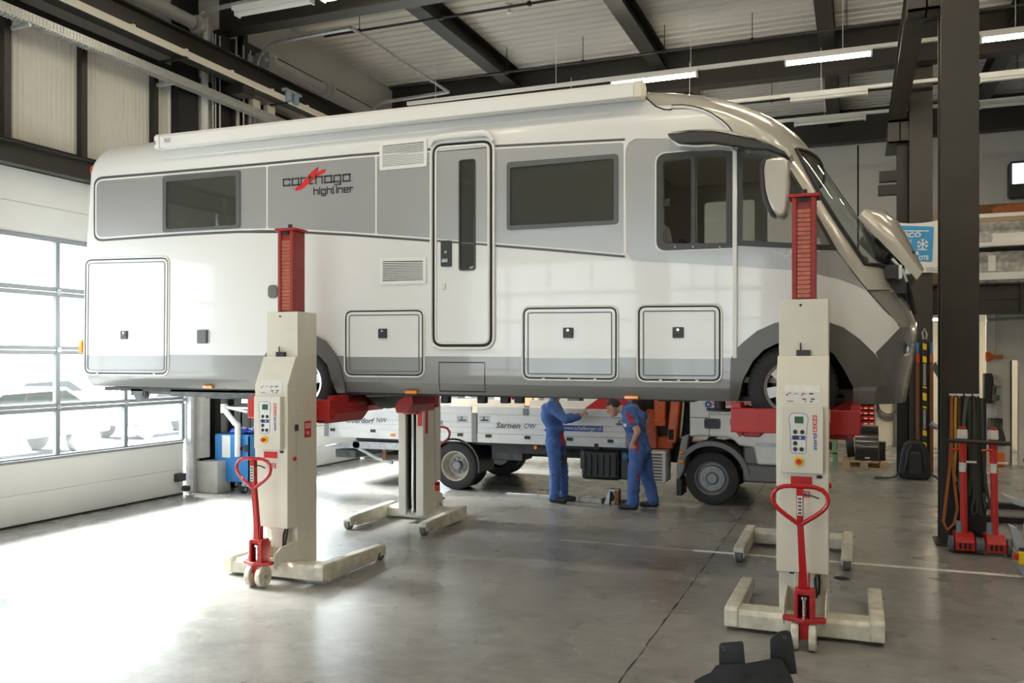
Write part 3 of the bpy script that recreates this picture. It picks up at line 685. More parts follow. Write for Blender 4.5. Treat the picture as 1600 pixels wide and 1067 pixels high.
# openings
PANE_A = S(roundpoly([(1036, 252), (1080, 245.5), (1080, 381), (1036, 380)], 5))
PANE_B = S(roundpoly([(1088, 245), (1135, 242), (1135, 379.5), (1088, 380.5)], 2))
PANE_C = S([(1160, 237), (1206, 240), (1226, 258), (1250, 297), (1286, 362), (1297, 383), (1160, 375.5)])
WIN1 = S(roundpoly([(261, 284), (370, 274), (370, 351.5), (261, 358.5)], 3)); WIN1F = S(roundpoly([(255.5, 276), (376, 266), (376, 356.5), (255.5, 363.5)], 4))
WIN2 = S(roundpoly([(798, 262.5), (959.5, 248), (959.5, 344.5), (798, 353)], 3)); WIN2F = S(roundpoly([(792.5, 254), (966, 240.5), (966, 350), (792.5, 360)], 6))
DWIN = S(roundpoly([(720.5, 252), (741.5, 250.5), (741.5, 420), (720.5, 421)], 5)); DWINF = S(roundpoly([(718, 250.5), (744, 248.5), (744, 422.5), (718, 423.5)], 5))
ARCH_FO = [(1142, 627), (1142, 561), (1150, 546), (1161, 535), (1183, 517), (1211, 504.5), (1250, 498), (1290, 501.6), (1318, 511.6), (1343, 529.4), (1368, 554), (1379, 572), (1386, 593.5), (1387, 603)]
ARCH_FI = [(1333, 604), (1327, 593), (1318, 576), (1304, 554), (1290, 544), (1270, 535), (1250, 531), (1230, 532), (1211, 538), (1193, 547), (1176, 565), (1161, 593), (1154, 626)]
rxc = -5.43
ro = S([(478, 519), (492, 523), (510, 534), (525, 553), (534, 575), (540, 600), (541, 614)]); ri = S([(528, 614), (523, 590), (513, 570), (499, 555), (480, 546)])
ARCH_RO = [(2 * rxc - x, z) for x, z in ro[::-1]] + [(rxc, ro[0][1] + 0.012)] + ro
ARCH_RI = [(2 * rxc - x, z) for x, z in ri] ; ARCH_RI = ri + [(rxc, ri[-1][1] + 0.012)] + [(2 * rxc - x, z) for x, z in ri[::-1]]
fi = S(ARCH_FI); fo = S(ARCH_FO)
cut = MB()
cut_polys = [PANE_A, PANE_B, PANE_C, WIN1, WIN2, DWIN]
for pl in cut_polys[:5]:
    cut.prism(pl, 'Y', 7.3, 8.25 if pl is not PANE_C else 8.3)
cut.prism(DWIN, 'Y', 7.3, 8.0)
for pl in (PANE_A + PANE_B, ):    # openings of the far side
    xs2 = [p[0] for p in pl]; z2 = [p[1] for p in pl]; cut.prism(roundrect(min(xs2), max(xs2), min(z2), max(z2), 0.04), 'Y', 9.6, 10.4)
cut.prism(PANE_C, 'Y', 9.4, 10.4)
cut.prism(roundrect(-3.2, -2.1, 3.45, 4.05, 0.04), 'Y', 9.6, 10.4)
wf = [(x, z) for x, z in fi[::-1]] + [(fi[0][0], 1.4), (fi[-1][0], 1.4)]
wf = fi + [(fi[-1][0], 1.3), (fi[0][0], 1.3)]
cut.prism(wf, 'Y', 7.2, 8.28); cut.prism(wf, 'Y', 9.42, 10.5)
wr = ARCH_RI + [(ARCH_RI[-1][0], 1.3), (ARCH_RI[0][0], 1.3)]
cut.prism(wr, 'Y', 7.2, 8.36); cut.prism(wr, 'Y', 9.34, 10.5)
# windscreen opening: block that follows the front
GL = [(onside(u, v)) for u, v in ((1243, 229), (1257, 256), (1281, 300), (1305, 338), (1336, 384), (1352, 408))]
GLz = sorted([(z, x) for x, z in GL])
zg = [GLz[0][0] + (GLz[-1][0] - GLz[0][0]) * i / 10 for i in range(11)]
def glass_ring(z, off, m=20):
    nx, lc, n = mh(z); xs_ = nx - lc; x0 = interp(GLz, z); q = max(0.02, min(0.98, (x0 - xs_) / lc)); a0 = math.asin(q ** (n / 2)); w = hwid(z)
    out = []
    for i in range(m + 1):
        a = a0 + (PI - 2 * a0) * i / m; c = math.cos(a); s_ = max(0, math.sin(a))
        x = xs_ + lc * s_ ** (2 / n); y = -w * (abs(c) ** (2 / n)) * (1 if c > 0 else -1)
        out.append((x + off * s_, YC + y * (1 + off * 0.9), z + tilt(x)))
    return out
def glass_grid(off): return [glass_ring(z, off) for z in zg]
A_, B_ = glass_grid(0.10), glass_grid(-0.16); nr = len(A_); nc = len(A_[0])
vs = [p for r in A_ for p in r] + [p for r in B_ for p in r]; o2 = nr * nc; fs = []
for i in range(nr - 1):
    for j in range(nc - 1):
        k = i * nc + j; fs += [(k, k + 1, k + nc + 1, k + nc), (o2 + k + nc, o2 + k + nc + 1, o2 + k + 1, o2 + k)]
for j in range(nc - 1): fs += [(j, o2 + j, o2 + j + 1, j + 1), ((nr - 1) * nc + j + 1, o2 + (nr - 1) * nc + j + 1, o2 + (nr - 1) * nc + j, (nr - 1) * nc + j)]
for i in range(nr - 1): fs += [(i * nc, (i + 1) * nc, o2 + (i + 1) * nc, o2 + i * nc), (i * nc + nc - 1, o2 + i * nc + nc - 1, o2 + (i + 1) * nc + nc - 1, (i + 1) * nc + nc - 1)]
shield_cut = MB().add(vs, fs)
def tmp(mb):
    me = mb.mesh('tmp'); bm = bmesh.new(); bm.from_mesh(me); bmesh.ops.recalc_face_normals(bm, faces=bm.faces); bm.to_mesh(me); bm.free()
    o = bpy.data.objects.new('tmp', me); COL.objects.link(o); return o
body_o = tmp(outer); cutters = [tmp(inner), tmp(cut), tmp(shield_cut)]
for c in cutters:
    md = body_o.modifiers.new('b', 'BOOLEAN'); md.operation = 'DIFFERENCE'; md.solver = 'EXACT'; md.object = c; md.use_self = (c is cutters[1])
me = bpy.data.meshes.new_from_object(body_o.evaluated_get(bpy.context.evaluated_depsgraph_get()))
for o in cutters + [body_o]: bpy.data.objects.remove(o)
# inside faces are upholstery
me.materials.clear(); me.materials.append(MATS['motorhome_paint']); me.materials.append(MATS['interior'])
for pgn in me.polygons:
    c = pgn.center; q = Vector((c.x, YC, c.z)); dy = abs(c.y - YC)
    z = max(1.72, min(4.62, c.z - tilt(c.x))); nx, lc, n = mh(z); w = hwid(z)
    ins = False
    if c.x < nx - lc: ins = dy < w - 0.022 and z < 4.57 and c.x > interp(REAR, z) + 0.02
    else:
        qq = min(0.999, (c.x - (nx - lc)) / lc); ins = dy < (w - 0.02) * (1 - qq ** n) ** (1 / n) and (c.x < nx - 0.03) and z < 4.55
    if ins: 
        # only faces that look inward
        if pgn.normal.y * (c.y - YC) < 0.001 or abs(pgn.normal.y) < 0.2: pgn.material_index = 1
link('body', me, MHT); 

def patch(name, poly, mats, off=0.002, th=0.004, holes=(), step=0.07, zsplit=None, parent=MHT, flat=None):
    """thin plate that follows the near side of the shell; poly in (x, z)"""
    bm = bmesh.new()
    f = bm.faces.new([bm.verts.new((x, 0, z)) for x, z in poly])
    bmesh.ops.triangulate(bm, faces=bm.faces[:])
    x0 = min(p[0] for p in poly); x1 = max(p[0] for p in poly); z0 = min(p[1] for p in poly); z1 = max(p[1] for p in poly)
    def bis(co, no): bmesh.ops.bisect_plane(bm, geom=bm.verts[:] + bm.edges[:] + bm.faces[:], plane_co=co, plane_no=no, dist=1e-5)
    if flat is None:
        xx = -1.3
        while xx < x1:
            if xx > x0: bis((xx, 0, 0), (1, 0, 0))
            xx += step
        if x1 > -1.3 or z1 > 4.25 or z0 < 1.9:
            zz = 1.72
            while zz < z1:
                if zz > z0 and (x1 > -1.0 or zz > 4.2 or zz < 1.92): bis((0, 0, zz), (0, 0, 1))
                zz += step if (x1 > -1.0) else 0.04
    for h in holes:
        k = len(h)
        for i in range(k):
            p, q = h[i], h[(i + 1) % k]; d = (q[0] - p[0], q[1] - p[1])
            if math.hypot(*d) > 1e-5: bis((p[0], 0, p[1]), (d[1], 0, -d[0]))
        def inside(x, z):
            r = False
            for i in range(k):
                (xa, za), (xb, zb) = h[i], h[(i + 1) % k]
                if (za > z) != (zb > z) and x < (xb - xa) * (z - za) / (zb - za) + xa: r = not r
            return r
        dead = [f for f in bm.faces if inside(*(lambda c: (c.x, c.z))(f.calc_center_median()))]
        bmesh.ops.delete(bm, geom=dead, context='FACES')
    if zsplit is not None: bis((0, 0, zsplit), (0.0063, 0, 1))
    for v in bm.verts: v.co.y = (side_y(v.co.x, v.co.z) if flat is None else flat) - off
    if zsplit is not None:
        for f in bm.faces:
            c = f.calc_center_median(); f.material_index = 1 if c.z + 0.0063 * c.x < zsplit else 0
    for f in bm.faces:
        f.normal_update()
        if f.normal.y > 0: f.normal_flip()
    ed = [e for e in bm.edges if e.is_boundary]
    r = bmesh.ops.extrude_edge_only(bm, edges=ed)
    for v in [g for g in r['geom'] if isinstance(g, bmesh.types.BMVert)]: v.co.y += th
    me = bpy.data.meshes.new(name); bm.to_mesh(me); bm.free()
    for m in (mats if isinstance(mats, (list, tuple)) else [mats]): me.materials.append(MATS[m])
    return link(name, me, parent)

def grow(poly, d):
    """offset a polygon outward by d"""
    a = sum(p[0] * q[1] - q[0] * p[1] for p, q in zip(poly, poly[1:] + poly[:1])); s_ = 1 if a > 0 else -1; out = []; k = len(poly)
    for i in range(k):
        p0, p1, p2 = Vector(poly[i - 1]), Vector(poly[i]), Vector(poly[(i + 1) % k])
        def nrm(a, b): d_ = (b - a); d_ = d_.normalized() if d_.length > 1e-9 else Vector((1, 0)); return Vector((d_.y, -d_.x)) * s_
        n1, n2 = nrm(p0, p1), nrm(p1, p2); m_ = (n1 + n2); m_ = m_.normalized() if m_.length > 1e-6 else n1
        out.append(tuple(p1 + m_ * (d / max(0.4, m_.dot(n1)))))
    return out

# ---- belt stripes and silver panels
TOPV = [(147, 279), (165, 277.5), (232, 272), (400, 257.3), (560, 242), (675, 233.6), (780, 228.3), (980, 218)]
BOTV = [(147, 376), (165, 374.5), (255, 368), (345, 362.8), (400, 360.8), (436, 361), (490, 363.2), (560, 367.5), (674, 376), (780, 384), (880, 392), (980, 401)]
def band(u0, u1, dt, db, step=45):
    us = [u0] + [u for u in range(int(u0) + step, int(u1) - 5, step)] + [u1]
    return [(u, interp(TOPV, u) + dt) for u in us] + [(u, interp(BOTV, u) + db) for u in us[::-1]]
def rbelt(u0, u1, dt, db, rad): return S(roundpoly(band(u0, u1, dt, db), rad, 5)) 
def belt(u0, u1, dt, db, rl, rr):
    p = band(u0, u1, dt, db); k = len(p); rad = [0] * k; rad[0] = rl; rad[-1] = rl; rad[k // 2 - 1] = rr; rad[k // 2] = rr
    return S(roundpoly(p, rad, 5))
patch('belt_stripe', belt(146.5, 676, -2.2, 2.2, 15, 0), 'stripe_dark', 0.0015, 0.001)
patch('belt_line', belt(149, 676, 1.8, -1.6, 13, 0), 'logo_white', 0.0025, 0.001)
patch('belt_stripe', belt(770, 976.5, -2.2, 2.2, 0, 0), 'stripe_dark', 0.0015, 0.001)
patch('belt_line', belt(770, 977.5, 1.8, -1.6, 0, 0), 'logo_white', 0.0025, 0.001)
patch('side_panel', belt(151, 416.5, 4.5, -4.2, 11, 3), 'silver_panel', 0.0035, 0.001, holes=[WIN1])
patch('side_panel', belt(418.5, 586.5, 4.5, -4.2, 3, 3), 'silver_panel', 0.0035, 0.001)
patch('side_panel', belt(589, 676, 4.5, -4.2, 3, 0), 'silver_panel', 0.0035, 0.001)
patch('side_panel', belt(771, 974.5, 4.5, -4.2, 0, 4), 'silver_panel', 0.0035, 0.001, holes=[WIN2])
CABP = [(978.5, 243), (979, 232), (983, 223.5), (992, 217.6), (1043, 217.3), (1146, 217.3), (1178, 222), (1205, 238), (1232, 262), (1262, 310), (1290, 360), (1307, 392), (1331, 423), (1354.5, 452.5), (1339.5, 445.6), (1311, 435), (1268, 426), (1229, 420.7), (1140, 414.7), (1060, 410.5), (1000, 407), (988, 404.5), (980, 396)]
patch('cab_panel', S(CABP), 'silver_panel', 0.004, 0.002, holes=[PANE_A, PANE_B, PANE_C])
b = MB(); b.tube([on3(u, v, 0.002) for u, v in ((1043, 216), (992, 216.3), (982.5, 222.5), (977.8, 231.5), (976.8, 243), (977.5, 320), (978.5, 396), (983, 404), (990, 407.5))], 0.007, 5); b.build('cab_panel_edge', 'logo_white', MHT)

# ---- windows with frames, panes and pleated blinds
def blind(poly, y, n, m, z_drop=0.0):
    x0 = min(p[0] for p in poly); x1 = max(p[0] for p in poly); z0 = min(p[1] for p in poly); z1 = max(p[1] for p in poly)
    mb = MB(); k = n * 2
    xs2 = [lerp(x0, x1, i / k) for i in range(k + 1)]
    mb.add([(x, y + (0.05 if i % 2 else 0), z0 - 0.02) for i, x in enumerate(xs2)] + [(x, y + (0.05 if i % 2 else 0), z1 + 0.02) for i, x in enumerate(xs2)], [(i, i + 1, k + 2 + i, k + 1 + i) for i in range(k)])
    bl = mb.build('blind', m, MHT, smooth=False)
    for i in range(1, n): x = lerp(x0, x1, i / n); c_ = MB(); c_.box(x - 0.007, x + 0.007, y - 0.014, y - 0.004, z0 - 0.02, z1 - 0.05); c_.build('blind_highlight', 'logo_white', bl)  # white strips paint the highlight lines along the pleats
    c_ = MB(); c_.box(x0 + 0.06, x1 - 0.06, y - 0.02, y - 0.006, z1 - 0.075, z1 - 0.05); c_.build('blind_rail', 'gate_alu', bl)
    return bl
for wname, P_, PF, nb in (('window', WIN1, WIN1F, 5), ('window', WIN2, WIN2F, 7)):
    fr = patch('window_frame', PF, 'window_frame', 0.016, 0.02, holes=[P_])
    patch('window_pane', grow(P_, 0.006), 'glass_tint', 0.004, 0.004, parent=fr)
    blind(P_, 7.80, nb, 'blind')
fr = patch('cab_window_frame', S(roundpoly([(1026, 241), (1144.5, 231), (1144.5, 387), (1026, 392)], [16, 0, 0, 16], 6)), 'cab_frame', 0.012, 0.014, holes=[PANE_A, PANE_B])
patch('cab_window_rim', S(roundpoly([(1023.5, 239), (1144.5, 229), (1144.5, 389.5), (1023.5, 394.5)], [18, 0, 0, 18], 6)), 'logo_white', 0.006, 0.006, holes=[PANE_A, PANE_B])
patch('cab_pane', grow(PANE_A, 0.005), 'glass_cab', -0.004, 0.004, parent=fr); patch('cab_pane', grow(PANE_B, 0.005), 'glass_cab', 0.0, 0.004, parent=fr)
fr = patch('cab_window_frame', S([(1152, 231), (1206, 233), (1230, 256), (1262, 308), (1290, 358), (1309, 391.5), (1152, 384)]), 'cab_frame', 0.009, 0.01, holes=[PANE_C])
patch('cab_pane', grow(PANE_C, 0.005), 'glass_cab', 0.0, 0.004, parent=fr)
b = MB(); p = S([(1083.5, 245), (1083.5, 381)]); b.box(p[0][0] - 0.018, p[0][0] + 0.018, 7.68, 7.70, p[1][1], p[0][1]); b.build('cab_window_bar', 'cab_frame', MHT)
for u in (1055, 1083, 1125): p = onside(u, 386); b = MB(); b.cyl((p[0], 7.69, p[1]), (p[0], 7.683, p[1]), 0.008, n=8); b.build('frame_screw', 'steel_grey', MHT)
p = onside(1040, 316); b = MB(); b.box(p[0] - 0.03, p[0] + 0.03, 7.72, 7.76, p[1] - 0.04, p[1] + 0.04); b.build('window_catch', 'black_plastic', MHT, bevel=0.01)
# white B pillar strip
b = MB(); x0, z0 = onside(1144.8, 606); x1, z1 = onside(1151.8, 231); b.box(x0 + 0.002, x0 + 0.042, 7.678, 7.70, onside(1147, 560)[1], z1); b.build('pillar_strip', 'white_plastic', MHT, bevel=0.008)

# ---- windscreen
g0 = glass_grid(0.006); mb = MB(); mb.add([p for r in g0 for p in r], [(i * nc + j, i * nc + j + 1, (i + 1) * nc + j + 1, (i + 1) * nc + j) for i in range(nr - 1) for j in range(nc - 1)]); ws = mb.build('windscreen', 'glass_shield', MHT)
b = MB()   # black screen border
g1 = glass_grid(0.010)
edge = [r[0] for r in g1] + g1[-1][1:-1] + [r[-1] for r in g1[::-1]] + g1[0][1:-1][::-1]
b.tube(edge, 0.016, 6, closed=True); b.build('screen_seal', 'black_rubber', ws)
b = MB(); b.tube([(0.30, 8.2, 3.02 - 0.02), (0.22, 8.5, 3.10), (0.10, 8.95, 3.30)], 0.013, 6); b.tube([(0.33, 9.3, 2.98), (0.26, 9.5, 3.06), (0.14, 9.8, 3.2)], 0.013, 6); b.build('wiper', 'black_plastic', MHT)
# gap line of the roof cap
b = MB(); b.tube([on3(u, v) for u, v in CAPL], 0.006, 5); b.build('cap_joint', 'black_gap', MHT)
b = MB(); b.tube([on3(u, v) for u, v in ((1308, 393), (1331, 423), (1355, 453), (1381, 482), (1406, 510))], 0.004, 5); b.tube([on3(u, v) for u, v in ((1356, 453.5), (1372, 453.5), (1390, 453.5))], 0.004, 5); b.tube([on3(u, v) for u, v in ((1381, 578), (1396, 578), (1410, 578))], 0.005, 5); b.build('nose_joint', 'black_gap', MHT)
b = MB(); b.tube([on3(u, v) for u, v in ((1381, 579.6), (1396, 579.6), (1410, 579.6))], 0.005, 5); b.build('bumper_chrome', 'chrome', MHT)
b = MB(); pts = [on3(u, v, 0.004) for u, v in ((1049, 167.5), (1066, 167), (1080, 168.5), (1097, 173), (1112, 180), (1127, 190.5), (1137, 200), (1143, 209))]; b.tube(pts, 0.012, 6); b.build('cap_lip', 'white_plastic', MHT)
# gutter line along the roof edge
b = MB(); b.tube([on3(u, v, 0.002) for u, v in ((258, 247.5), (400, 233), (560, 215.5), (700, 201), (860, 184.5), (957, 175.8))], 0.011, 6); b.build('gutter', 'white_plastic', MHT)

# ---- front grilles, lamps, fog hole
b = MB(); x, z = onside(1413, 545); b.lathe([(0.062, -0.02), (0.062, 0.0), (0.045, 0.012), (0.038, 0.05), (0.0, 0.055)], (x, side_y(x, z) - 0.0, z), 'Y', 20); b.build('fog_lamp', 'lamp_glass', MHT)
b = MB()
for k in range(5): x, z = onside(1424 - k * 0.4, 512 + k * 9); b.sphere((min(x, 0.47), 8.3, z), 0.03, 0.12, 0.022, 10, 8)
b.build('headlamp', 'lamp_glass', MHT)
patch('bumper_intake', S([(1404, 588), (1417, 588), (1415, 600), (1402, 596)]), 'black_gap', 0.003, 0.001)

# ---- wheel arches
patch('wheel_arch', fo + fi, 'trim_grey', 0.018, 0.04)
patch('wheel_arch', ARCH_RO + ARCH_RI, 'trim_grey', 0.018, 0.04)
def liner(poly, y0, y1):
    mb = MB(); k = len(poly); mb.add([(x, y0, z) for x, z in poly] + [(x, y1, z) for x, z in poly], [(i, i + 1, k + i + 1, k + i) for i in range(k - 1)])
    mb.box(min(p[0] for p in poly), max(p[0] for p in poly), y1, y1 + 0.02, 1.77, max(p[1] for p in poly)); return mb.build('wheel_well', 'chassis_black', MHT, fix=False)
liner(grow(fi, 0.0), 7.72, 8.3); liner(ARCH_RI, 7.72, 8.38); liner(fi, 9.4, 9.98); liner(ARCH_RI, 9.34, 9.98)

# ---- road wheels
def road_wheel(x, y, z, r, w, side, spokes=True, hubdark=False):
    """side -1: outer face towards -Y"""
    mb = MB(); h = w / 2; s_ = 1
    mb.lathe([(r * 0.62, -h * 0.92), (r * 0.70, -h), (r * 0.90, -h), (r * 0.975, -h * 0.86), (r, -h * 0.6), (r, h * 0.6), (r * 0.975, h * 0.86), (r * 0.9, h), (r * 0.7, h), (r * 0.62, h * 0.92), (r * 0.6, 0), (r * 0.62, -h * 0.92)], (x, y, z), 'Y', 48)
    ty = mb.build('tyre', 'tyre', None)
    g = MB()
    for k in range(44):   # tread blocks
        a = 2 * PI * k / 44
        for (yy, da) in ((-0.62, 0), (-0.2, 0.05), (0.22, 0), (0.62, 0.05)):
            c, sn = math.cos(a + da), math.sin(a + da); px, pz = x + c * (r + 0.002), z + sn * (r + 0.002); t = (-sn, c)
            bb = [(px + t[0] * q * 0.017 + c * e, y + (yy + f * 0.17) * h, pz + t[1] * q * 0.017 + sn * e) for e in (-0.012, 0.004) for q, f in ((-1, -1), (1, -1), (1, 1), (-1, 1))]
            g.hexa(bb[:4], bb[4:])
    gt = g.build('tread', 'tyre', ty, smooth=False)
    mb = MB(); o_ = side
    mb.lathe([(r * 0.63, o_ * h * 0.95), (r * 0.61, o_ * h * 0.98), (r * 0.585, o_ * h * 0.9), (r * 0.56, o_ * h * 0.3), (r * 0.50, o_ * -h * 0.6), (r * 0.1, o_ * -h * 0.55)], (x, y, z), 'Y', 40)
    rim = mb.build('rim', 'chassis_grey' if spokes else 'alloy', None, fix=False)
    if spokes:
        mb = MB(); mb.lathe([(r * 0.635, o_ * h * 0.9), (r * 0.635, o_ * h * 1.0), (r * 0.57, o_ * h * 0.92), (r * 0.57, o_ * h * 0.8)], (x, y, z), 'Y', 40)
        mb.lathe([(0.0, o_ * h * 0.75), (r * 0.17, o_ * h * 0.75), (r * 0.2, o_ * h * 0.55), (r * 0.2, o_ * h * 0.2)], (x, y, z), 'Y', 20)
        for k in range(6):
            a = 2 * PI * k / 6 + 0.25; c, sn = math.cos(a), math.sin(a); t = (-sn, c)
            def q(rad, wd, yy): return [(x + c * rad + t[0] * e * wd, y + o_ * yy, z + sn * rad + t[1] * e * wd) for e in (-1, 1)]
            i0, i1, o0, o1 = q(r * 0.15, r * 0.10, h * 0.72), q(r * 0.15, r * 0.10, h * 0.4), q(r * 0.6, r * 0.135, h * 0.86), q(r * 0.6, r * 0.135, h * 0.5)
            mb.hexa([i0[0], i0[1], o0[1], o0[0]], [i1[0], i1[1], o1[1], o1[0]])
        sp = mb.build('spokes', 'alloy', rim)
        sp.parent = None; sp.parent = rim
    return ty, rim
def mh_wheel(x, y, z, side, spokes=True):
    ty, rim = road_wheel(x, y, z, 0.36, 0.225, side, spokes)
    w = bpy.data.objects.new('wheel', None); COL.objects.link(w); w.parent = MHT; w.location = (x, y, z); w.matrix_parent_inverse = Matrix.Translation(-MHT.location)
    # flatten to thing > wheel > tyre/rim: join tread and spokes into them
    for o in (ty, rim):
        kids = list(o.children)
        if kids:
            bm = bmesh.new(); bm.from_mesh(o.data)
            for k in kids:
                nm = len(o.data.materials); o.data.materials.append(k.data.materials[0]); n0 = len(bm.faces); bm.from_mesh(k.data); bm.faces.ensure_lookup_table()
                for f in bm.faces[n0:]: f.material_index = nm
                bpy.data.objects.remove(k)
            bm.to_mesh(o.data); bm.free()
        o.parent = w; o.matrix_parent_inverse = Matrix.Translation((-x, -y, -z))
for y, sd in ((7.84, -1), (9.86, 1)): mh_wheel(-0.507, y, 1.862, sd)
for y, sd in ((7.84, -1), (9.86, 1)): mh_wheel(-5.42, y, 1.862, sd)
for y, sd in ((8.12, -1), (9.58, 1)): mh_wheel(-5.42, y, 1.862, sd, False)

# ---- entrance door
DO = S(roundpoly([(676, 225.5), (770.5, 218), (770.5, 542.5), (676, 542.5)], 17, 6))
dr = patch('entrance_door', grow(DO, -0.035), 'white_paint', 0.012, 0.012)
dgap = patch('door_seal', DO, 'black_gap', 0.006, 0.006); patch('door_rim', grow(DO, 0.018), 'white_plastic', 0.010, 0.010, holes=[grow(DO, -0.002)]) if False else None
rim_o = grow(DO, 0.016)
b = MB(); b.tube([(x, 7.69, z) for x, z in grow(DO, 0.012)], 0.016, 6, closed=True); b.build('door_rim', 'white_plastic', MHT)
b = MB(); b.tube([(x, 7.688, z) for x, z in grow(DO, -0.042)], 0.014, 6, closed=True); b.build('door_edge', 'white_plastic', dr)
dm = S([(684, 234), (763, 228), (763, 381.5), (684, 376)])
patch('door_panel', S([(684, 238.5), (763.5, 232.5), (763.5, 379), (684, 373)]), 'silver_panel', 0.0145, 0.002, holes=[DWIN], parent=dr)
patch('door_stripe', S([(684, 375.2), (763.5, 381.2), (763.5, 384.2), (684, 378.2)]), 'stripe_dark', 0.0145, 0.002, parent=dr)
patch('door_stripe', S([(685, 236.6), (763.5, 229.4), (763.5, 232), (684, 238)]), 'stripe_dark', 0.0140, 0.002, parent=dr)
f2 = patch('door_window_frame', DWINF, 'cab_frame', 0.022, 0.012, holes=[DWIN], parent=dr); patch('door_pane', grow(DWIN, 0.004), 'glass_tint', 0.0135, 0.001, parent=dr)
b = MB(); b.add([(-3.62, 7.85, 3.0), (-3.44, 7.85, 3.0), (-3.44, 7.85, 4.2), (-3.62, 7.85, 4.2)], [(0, 1, 2, 3)]); b.build('door_lining', 'interior', MHT)
HD = S(roundpoly([(690, 376), (707, 376), (707, 417), (690, 417)], 3)); hd = patch('door_handle', HD, 'black_plastic', 0.022, 0.012, parent=dr)
p = onside(698, 404); b = MB(); b.box(p[0] - 0.035, p[0] + 0.03, 7.655, 7.68, p[1] - 0.04, p[1] - 0.005); b.cyl((p[0], 7.68, p[1] + 0.06), (p[0], 7.668, p[1] + 0.06), 0.014, n=12); b.build('handle_flap', 'chrome', dr, bevel=0.004)
p = onside(695, 448); b = MB(); b.box(p[0] - 0.018, p[0] + 0.018, 7.672, 7.69, p[1] - 0.03, p[1] + 0.03); b.build('door_socket', 'rail_cream', dr, bevel=0.004)
# rain hood over the door
a, c = onside(673, 228), onside(772, 221); b = MB(); top = [onside(u, v) for u, v in ((674, 229), (679, 219.5), (690, 215.5), (720, 212), (757, 208.5), (766, 211), (773, 221))]; bot = [onside(u, v) for u, v in ((681, 227), (690, 222.5), (720, 219), (757, 216), (765, 219))]
k = len(top); b.tube([(x, 7.665, z - 0.005) for x, z in top], [0.02, 0.03, 0.035, 0.037, 0.035, 0.03, 0.018], 10); b.build('rain_hood', 'white_plastic', MHT)

# ---- service hatches
def hatch(name, px, rpx, hpx, catches=0):
    P_ = S(roundpoly(px, rpx, 5)); G = grow(P_, 0.002)
    patch('hatch_seal', G, 'black_gap', 0.004, 0.004)
    b_ = MB(); b_.tube([(x, side_y(x, z) - 0.004, z) for x, z in grow(P_, 0.012)], 0.010, 5, closed=True); b_.build('hatch_frame', 'white_plastic', MHT)
    h_ = patch(name, grow(P_, -0.012), ['white_paint', 'skirt_grey'], 0.008, 0.008, zsplit=2.099)
    b_ = MB(); b_.tube([(x, side_y(x, z) - 0.009, z) for x, z in grow(P_, -0.045)], 0.006, 5, closed=True); b_.build('hatch_bead', 'gate_alu', h_)
    x, z = onside(*hpx); b_ = MB(); s_ = 0.048; b_.prism(roundrect(x - s_, x + s_, z - s_, z + s_, 0.008, 3), 'Y', 7.675, 7.70); lk = b_.build('lock', 'black_plastic', h_, bevel=0.003)
    b_ = MB(); b_.cyl((x, 7.676, z + 0.024), (x, 7.670, z + 0.024), 0.011, n=12); b_.build('lock_cylinder', 'chrome', h_)
    b_ = MB(); b_.box(x - 0.036, x + 0.036, 7.668, 7.678, z - 0.02, z + 0.004); b_.build('lock_pull', 'button_black', h_, bevel=0.003)
    for q in range(catches):
        xx = lerp(min(t[0] for t in P_) + 0.2, max(t[0] for t in P_) - 0.2, q / max(1, catches - 1)); zz = min(t[1] for t in P_)
        b_ = MB(); b_.box(xx - 0.012, xx + 0.012, 7.682, 7.70, zz - 0.006, zz + 0.008); b_.build('hatch_stop', 'white_plastic', h_)
    return h_
hatch('garage_hatch', [(135, 406), (263.5, 402.5), (262, 584.5), (133.5, 583.5)], 10, (195.5, 523.5), 2)
hatch('service_hatch', [(540.5, 486), (661.5, 484.5), (661.5, 587), (540.5, 586)], 11, (599, 521))
hatch('service_hatch', [(818.5, 481.5), (963.5, 480), (963.5, 593), (818.5, 591)], 11, (888.5, 520), 3)
hatch('service_hatch', [(998, 478.5), (1125.5, 477.5), (1125.5, 595), (998, 594)], 12, (1060, 519.5), 3)
# step cover in the skirt
ST = S([(686, 566), (757.5, 566.5), (757.5, 598), (759, 612), (687.5, 611), (686, 597)])
b = MB(); b.tube([(x, side_y(x, z) - 0.001, z) for x, z in ST], 0.005, 5, closed=True); b.build('step_joint', 'black_gap', MHT)
# socket box, side lamps
p = onside(318, 526); b = MB(); b.prism(roundrect(p[0] - 0.065, p[0] + 0.065, p[1] - 0.075, p[1] + 0.075, 0.012, 3), 'Y', 7.665, 7.70); b.build('socket_box', 'window_frame', MHT, bevel=0.006)
for u, v in ((644, 612), (988, 620), (326, 604)):
    p = onside(u, v); b = MB(); b.box(p[0] - 0.065, p[0] + 0.065, 7.70, 7.76, p[1] - 0.02, p[1] + 0.012); b.build('side_lamp', 'orange_lens', MHT, bevel=0.006)
p = onside(133, 266); b = MB(); b.sphere((-8.365, 7.735, p[1]), 0.03, 0.03, 0.055); b.build('marker_lamp', 'red_lens', MHT)
b = MB(); b.box(-8.575, -8.53, 7.72, 7.78, 2.18, 2.34); b.build('tail_reflector', 'orange_lens', MHT)
p = onside(1269, 435); b = MB(); b.cyl((p[0], 7.70, p[1]), (p[0], 7.688, p[1]), 0.022, n=16); b.build('side_badge', 'chrome', MHT)
p = onside(432, 455.5); b = MB(); b.prism(roundrect(p[0] - 0.1, p[0] + 0.02, p[1] - 0.07, p[1] + 0.07, 0.04, 4), 'Y', 7.68, 7.70); b.build('filler_cap', 'trim_grey', MHT, bevel=0.006)

